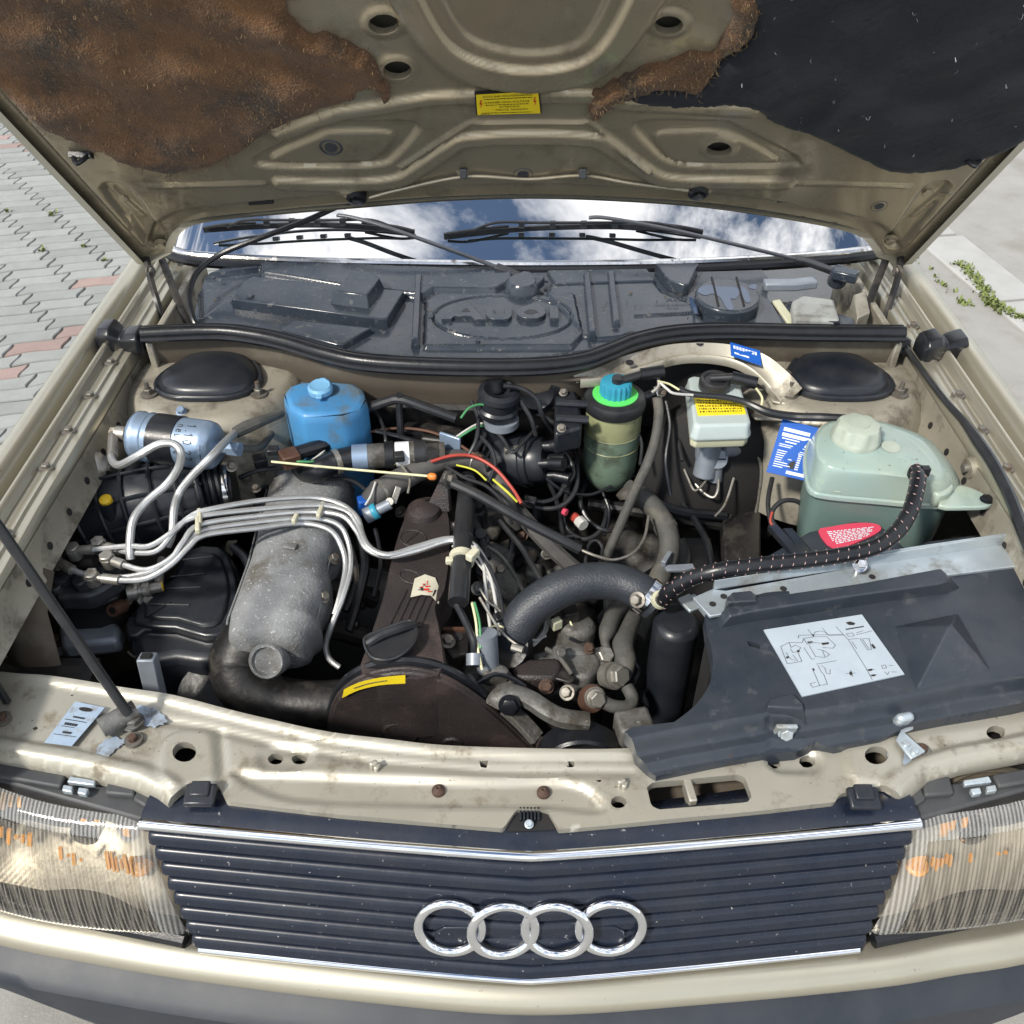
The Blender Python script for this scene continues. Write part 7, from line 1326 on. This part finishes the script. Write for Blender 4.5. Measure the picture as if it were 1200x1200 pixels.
# clutter between the valve cover and the reservoirs: wiring, hoses, clamps, bolts
rk = random.Random(21)
CL = [([(560, 560, .69), (585, 590, .66), (600, 625, .63), (598, 660, .60), (610, 700, .58)], .006, 'pipe_black'), ([(575, 575, .68), (605, 610, .64), (640, 630, .62), (672, 628, .62)], .004, 'rubber'), ([(585, 610, .66), (610, 640, .64), (625, 665, .63), (640, 690, .62)], .005, 'pipe_black'), ([(570, 640, .68), (590, 655, .66), (612, 690, .63), (622, 715, .60)], .0035, 'hose_grey'), ([(690, 560, .64), (680, 585, .64), (690, 610, .62), (712, 622, .61), (735, 618, .60)], .004, 'pipe_black'), ([(700, 540, .66), (706, 575, .64), (714, 600, .62), (708, 628, .60)], .003, 'rubber'), ([(540, 600, .70), (556, 612, .69), (566, 632, .68), (572, 655, .67)], .006, 'pipe_black'), ([(800, 590, .62), (815, 610, .61), (830, 640, .60), (835, 680, .58)], .006, 'rubber'), ([(430, 470, .79), (445, 490, .78), (452, 515, .77), (448, 540, .74)], .003, 'pipe_black'), ([(440, 505, .775), (470, 512, .77), (495, 520, .765)], .004, 'rubber'), ([(552, 470, .81), (560, 490, .79), (558, 515, .77), (548, 535, .75)], .0035, 'pipe_black'), ([(610, 470, .82), (622, 490, .80), (628, 510, .77)], .004, 'pipe_black'), ([(640, 560, .70), (660, 575, .68), (690, 580, .66), (716, 570, .66)], .003, 'rubber'), ([(420, 620, .66), (428, 660, .64), (420, 700, .62), (408, 740, .60)], .008, 'rubber'), ([(440, 620, .66), (446, 660, .64), (438, 700, .62)], .004, 'pipe_black'), ([(410, 640, .66), (418, 680, .63), (404, 716, .61)], .006, 'engine_dark'), ([(300, 590, .68), (310, 620, .66), (300, 650, .63)], .006, 'rubber'), ([(272, 640, .62), (290, 660, .60), (284, 700, .58)], .008, 'rubber'), ([(770, 590, .64), (800, 600, .62), (850, 605, .60)], .009, 'rubber'), ([(800, 480, .76), (795, 510, .74), (800, 540, .72)], .004, 'pipe_black'), ([(905, 560, .70), (900, 590, .68), (905, 620, .66)], .004, 'pipe_black')]
for p_, r_, m_ in CL: T('cable' if r_ < .0045 else 'hose', p_, r_, m_, n=8)
for x, y, z in [(612, 628, .62), (640, 650, .60), (585, 668, .62), (600, 700, .60), (625, 735, .60), (560, 690, .66), (655, 765, .62), (690, 760, .61), (640, 805, .60), (665, 812, .60), (548, 800, .62), (590, 800, .60), (612, 815, .60), (530, 620, .67), (536, 660, .66), (470, 600, .66)]:
    build('bolt', hexbolt(P(x, y, z), (rk.uniform(-.4, .4), -.5, .8), rk.uniform(.006, .009), .010, 1.4), rk.choice(['fastener', 'fastener', 'rust', 'alu_dirty']), car)
for x, y, s_, m_ in [(615, 655, (.05, .05, .05), 'engine_dark'), (645, 640, (.06, .04, .04), 'engine_dark'), (600, 690, (.05, .05, .04), 'alu_dirty'), (640, 715, (.06, .05, .05), 'engine_dark'), (625, 680, (.03, .04, .05), 'alu_dirty'), (690, 700, (.05, .05, .05), 'engine_dark'), (655, 675, (.04, .03, .03), 'alu_dirty')]:
    build('casting_lump', box(P(x, y, .56), s_, rz=rk.uniform(-.6, .6), rx=rk.uniform(-.3, .3)), m_, eb, bevel=.008)
for x, y, r_ in [(560, 545, .0165), (500, 548, .0195), (590, 574, .0155)]:
    pass

CL2 = [([(520, 545, .75), (545, 560, .74), (570, 570, .73), (590, 590, .71), (600, 615, .68)], .0028, 'pipe_black'), ([(575, 500, .78), (590, 515, .765), (600, 530, .76), (612, 520, .765), (630, 500, .77)], .003, 'pipe_black'), ([(560, 510, .77), (575, 525, .76), (580, 545, .74), (572, 565, .72)], .0035, 'pipe_black'), ([(650, 545, .72), (662, 558, .70), (655, 580, .68), (636, 588, .68), (615, 582, .69)], .0036, 'pipe_black'), ([(645, 520, .74), (665, 535, .72), (672, 556, .70), (660, 572, .69)], .0036, 'pipe_black'), ([(530, 640, .72), (545, 646, .72), (560, 660, .71), (574, 680, .69), (584, 700, .67), (590, 720, .66)], .0018, 'wire_white'), ([(562, 690, .69), (572, 705, .68), (585, 715, .67), (600, 735, .65)], .0022, 'fitting'), ([(600, 745, .645), (590, 735, .66), (575, 735, .66), (565, 748, .66)], .0016, 'cream_rod'), ([(640, 700, .63), (632, 720, .62), (618, 735, .62), (625, 750, .61), (640, 745, .61)], .0020, 'wire_white'), ([(560, 800, .625), (580, 790, .63), (600, 795, .62), (615, 805, .61)], .004, 'rubber'), ([(470, 545, .755), (480, 560, .75), (478, 578, .74)], .002, 'fitting'), ([(440, 565, .74), (435, 580, .73), (428, 592, .72)], .0018, 'wire_white'), ([(350, 552, .73), (380, 560, .72), (410, 562, .72), (430, 575, .72)], .003, 'pipe_black'), ([(280, 560, .72), (300, 552, .73), (325, 548, .73)], .004, 'rubber'), ([(695, 730, .60), (690, 745, .61), (680, 752, .61), (668, 748, .62)], .003, 'pipe_black'), ([(640, 760, .62), (655, 770, .62), (670, 790, .61)], .0035, 'hose_grey'), ([(740, 770, .58), (748, 785, .57), (742, 800, .57)], .004, 'pipe_black'), ([(745, 500, .76), (752, 520, .74), (750, 545, .72)], .003, 'pipe_black'), ([(780, 470, .80), (785, 500, .77), (780, 540, .73), (786, 580, .68)], .0035, 'rubber'), ([(830, 560, .68), (815, 575, .67), (806, 560, .68), (800, 545, .69)], .0022, 'fitting'), ([(860, 560, .68), (850, 590, .65), (838, 605, .64)], .0022, 'fitting')]
for p_, r_, m_ in CL2: T('cable', p_, r_, m_, n=8)
# hose clamps and small brackets
for (x, y, z), (dx, dy), r_ in [((446, 577, .715), (24, -15), .0225), ((556, 540, .735), (20, 8), .0165), ((395, 541, .752), (20, -6), .021), ((780, 618, .612), (6, 14), .0205), ((756, 714, .556), (-6, 16), .0205)]:
    c_ = P(x, y, z); build('hose_clamp', lathe([(r_ - .002, -.004), (r_, -.004), (r_, .004), (r_ - .002, .004)], c_, P(x + dx, y + dy, z) - c_, 22), 'fitting', car)
for x, y, z, s_, a_ in [(575, 545, .735, (.020, .016, .014), .4), (622, 588, .69, (.018, .014, .014), -.3), (468, 535, .765, (.016, .014, .014), .2), (585, 725, .66, (.016, .014, .018), .5), (650, 690, .62, (.020, .016, .016), .2), (305, 540, .74, (.022, .018, .018), .4), (320, 528, .77, (.018, .014, .012), .1)]:
    build('connector', box(P(x, y, z), s_, rz=a_, rx=.2), 'pipe_black', car, bevel=.0015)

# moulded marks, level lines and grime on the coolant tank
for k in range(5): build('moulded_rib', tube([P(1084 + k * 4, 560 + k * .6, .815), P(1090 + k * 4, 578 + k * .6, .805)], .0009, 5), 'tank_cap', et)
build('level_mark', join(tube(PS([(960, 566, .80), (985, 571, .80)]), .0009, 5), tube(PS([(962, 572, .797), (985, 577, .797)]), .0009, 5)), 'tank_cap', et)
mat('film_dirt', (.16, .16, .10), (.12, .12, .08), .7)
rq2 = random.Random(31); sp2 = []
for _ in range(24):
    x, y = rq2.uniform(965, 1085), rq2.uniform(512, 552); sp2.append(lathe([(rq2.uniform(.0006, .0016), 0), (0, .0004)], P(x, y, .8388), (0, 0, 1), 6))
build('grit', join(*sp2), 'film_dirt', et, kind='stuff')
# leaf litter and grit in the rain tray and on the front panel
mat('leaf_litter', (.10, .065, .03), (.06, .04, .02), .9); gr = []
for _ in range(160):
    x, y = rq2.uniform(245, 890), rq2.uniform(322, 405); 
    if (y > 395 and not 430 < x < 690) or (515 < x < 665 and 355 < y < 400): continue
    gr.append(box(tp3(x, y, .0135 if 500 < x < 680 and 350 < y < 405 else .008), (rq2.uniform(.001, .005), rq2.uniform(.0008, .002), .0008), rz=rq2.uniform(0, 3)))
build('leaf_litter', join(*gr), 'leaf_litter', tray, kind='stuff'); gr = []
for _ in range(60):
    x = rq2.uniform(20, 1180); y = np.interp(x, [0, 300, 620, 900, 1200], [840, 880, 912, 895, 850]) + rq2.gauss(0, 14); gr.append(box(P(x, y, .7245), (rq2.uniform(.0006, .002), rq2.uniform(.0006, .0012), .0006), rz=rq2.uniform(0, 3)))
build('grit', join(*gr), 'leaf_litter', front_panel, kind='stuff')
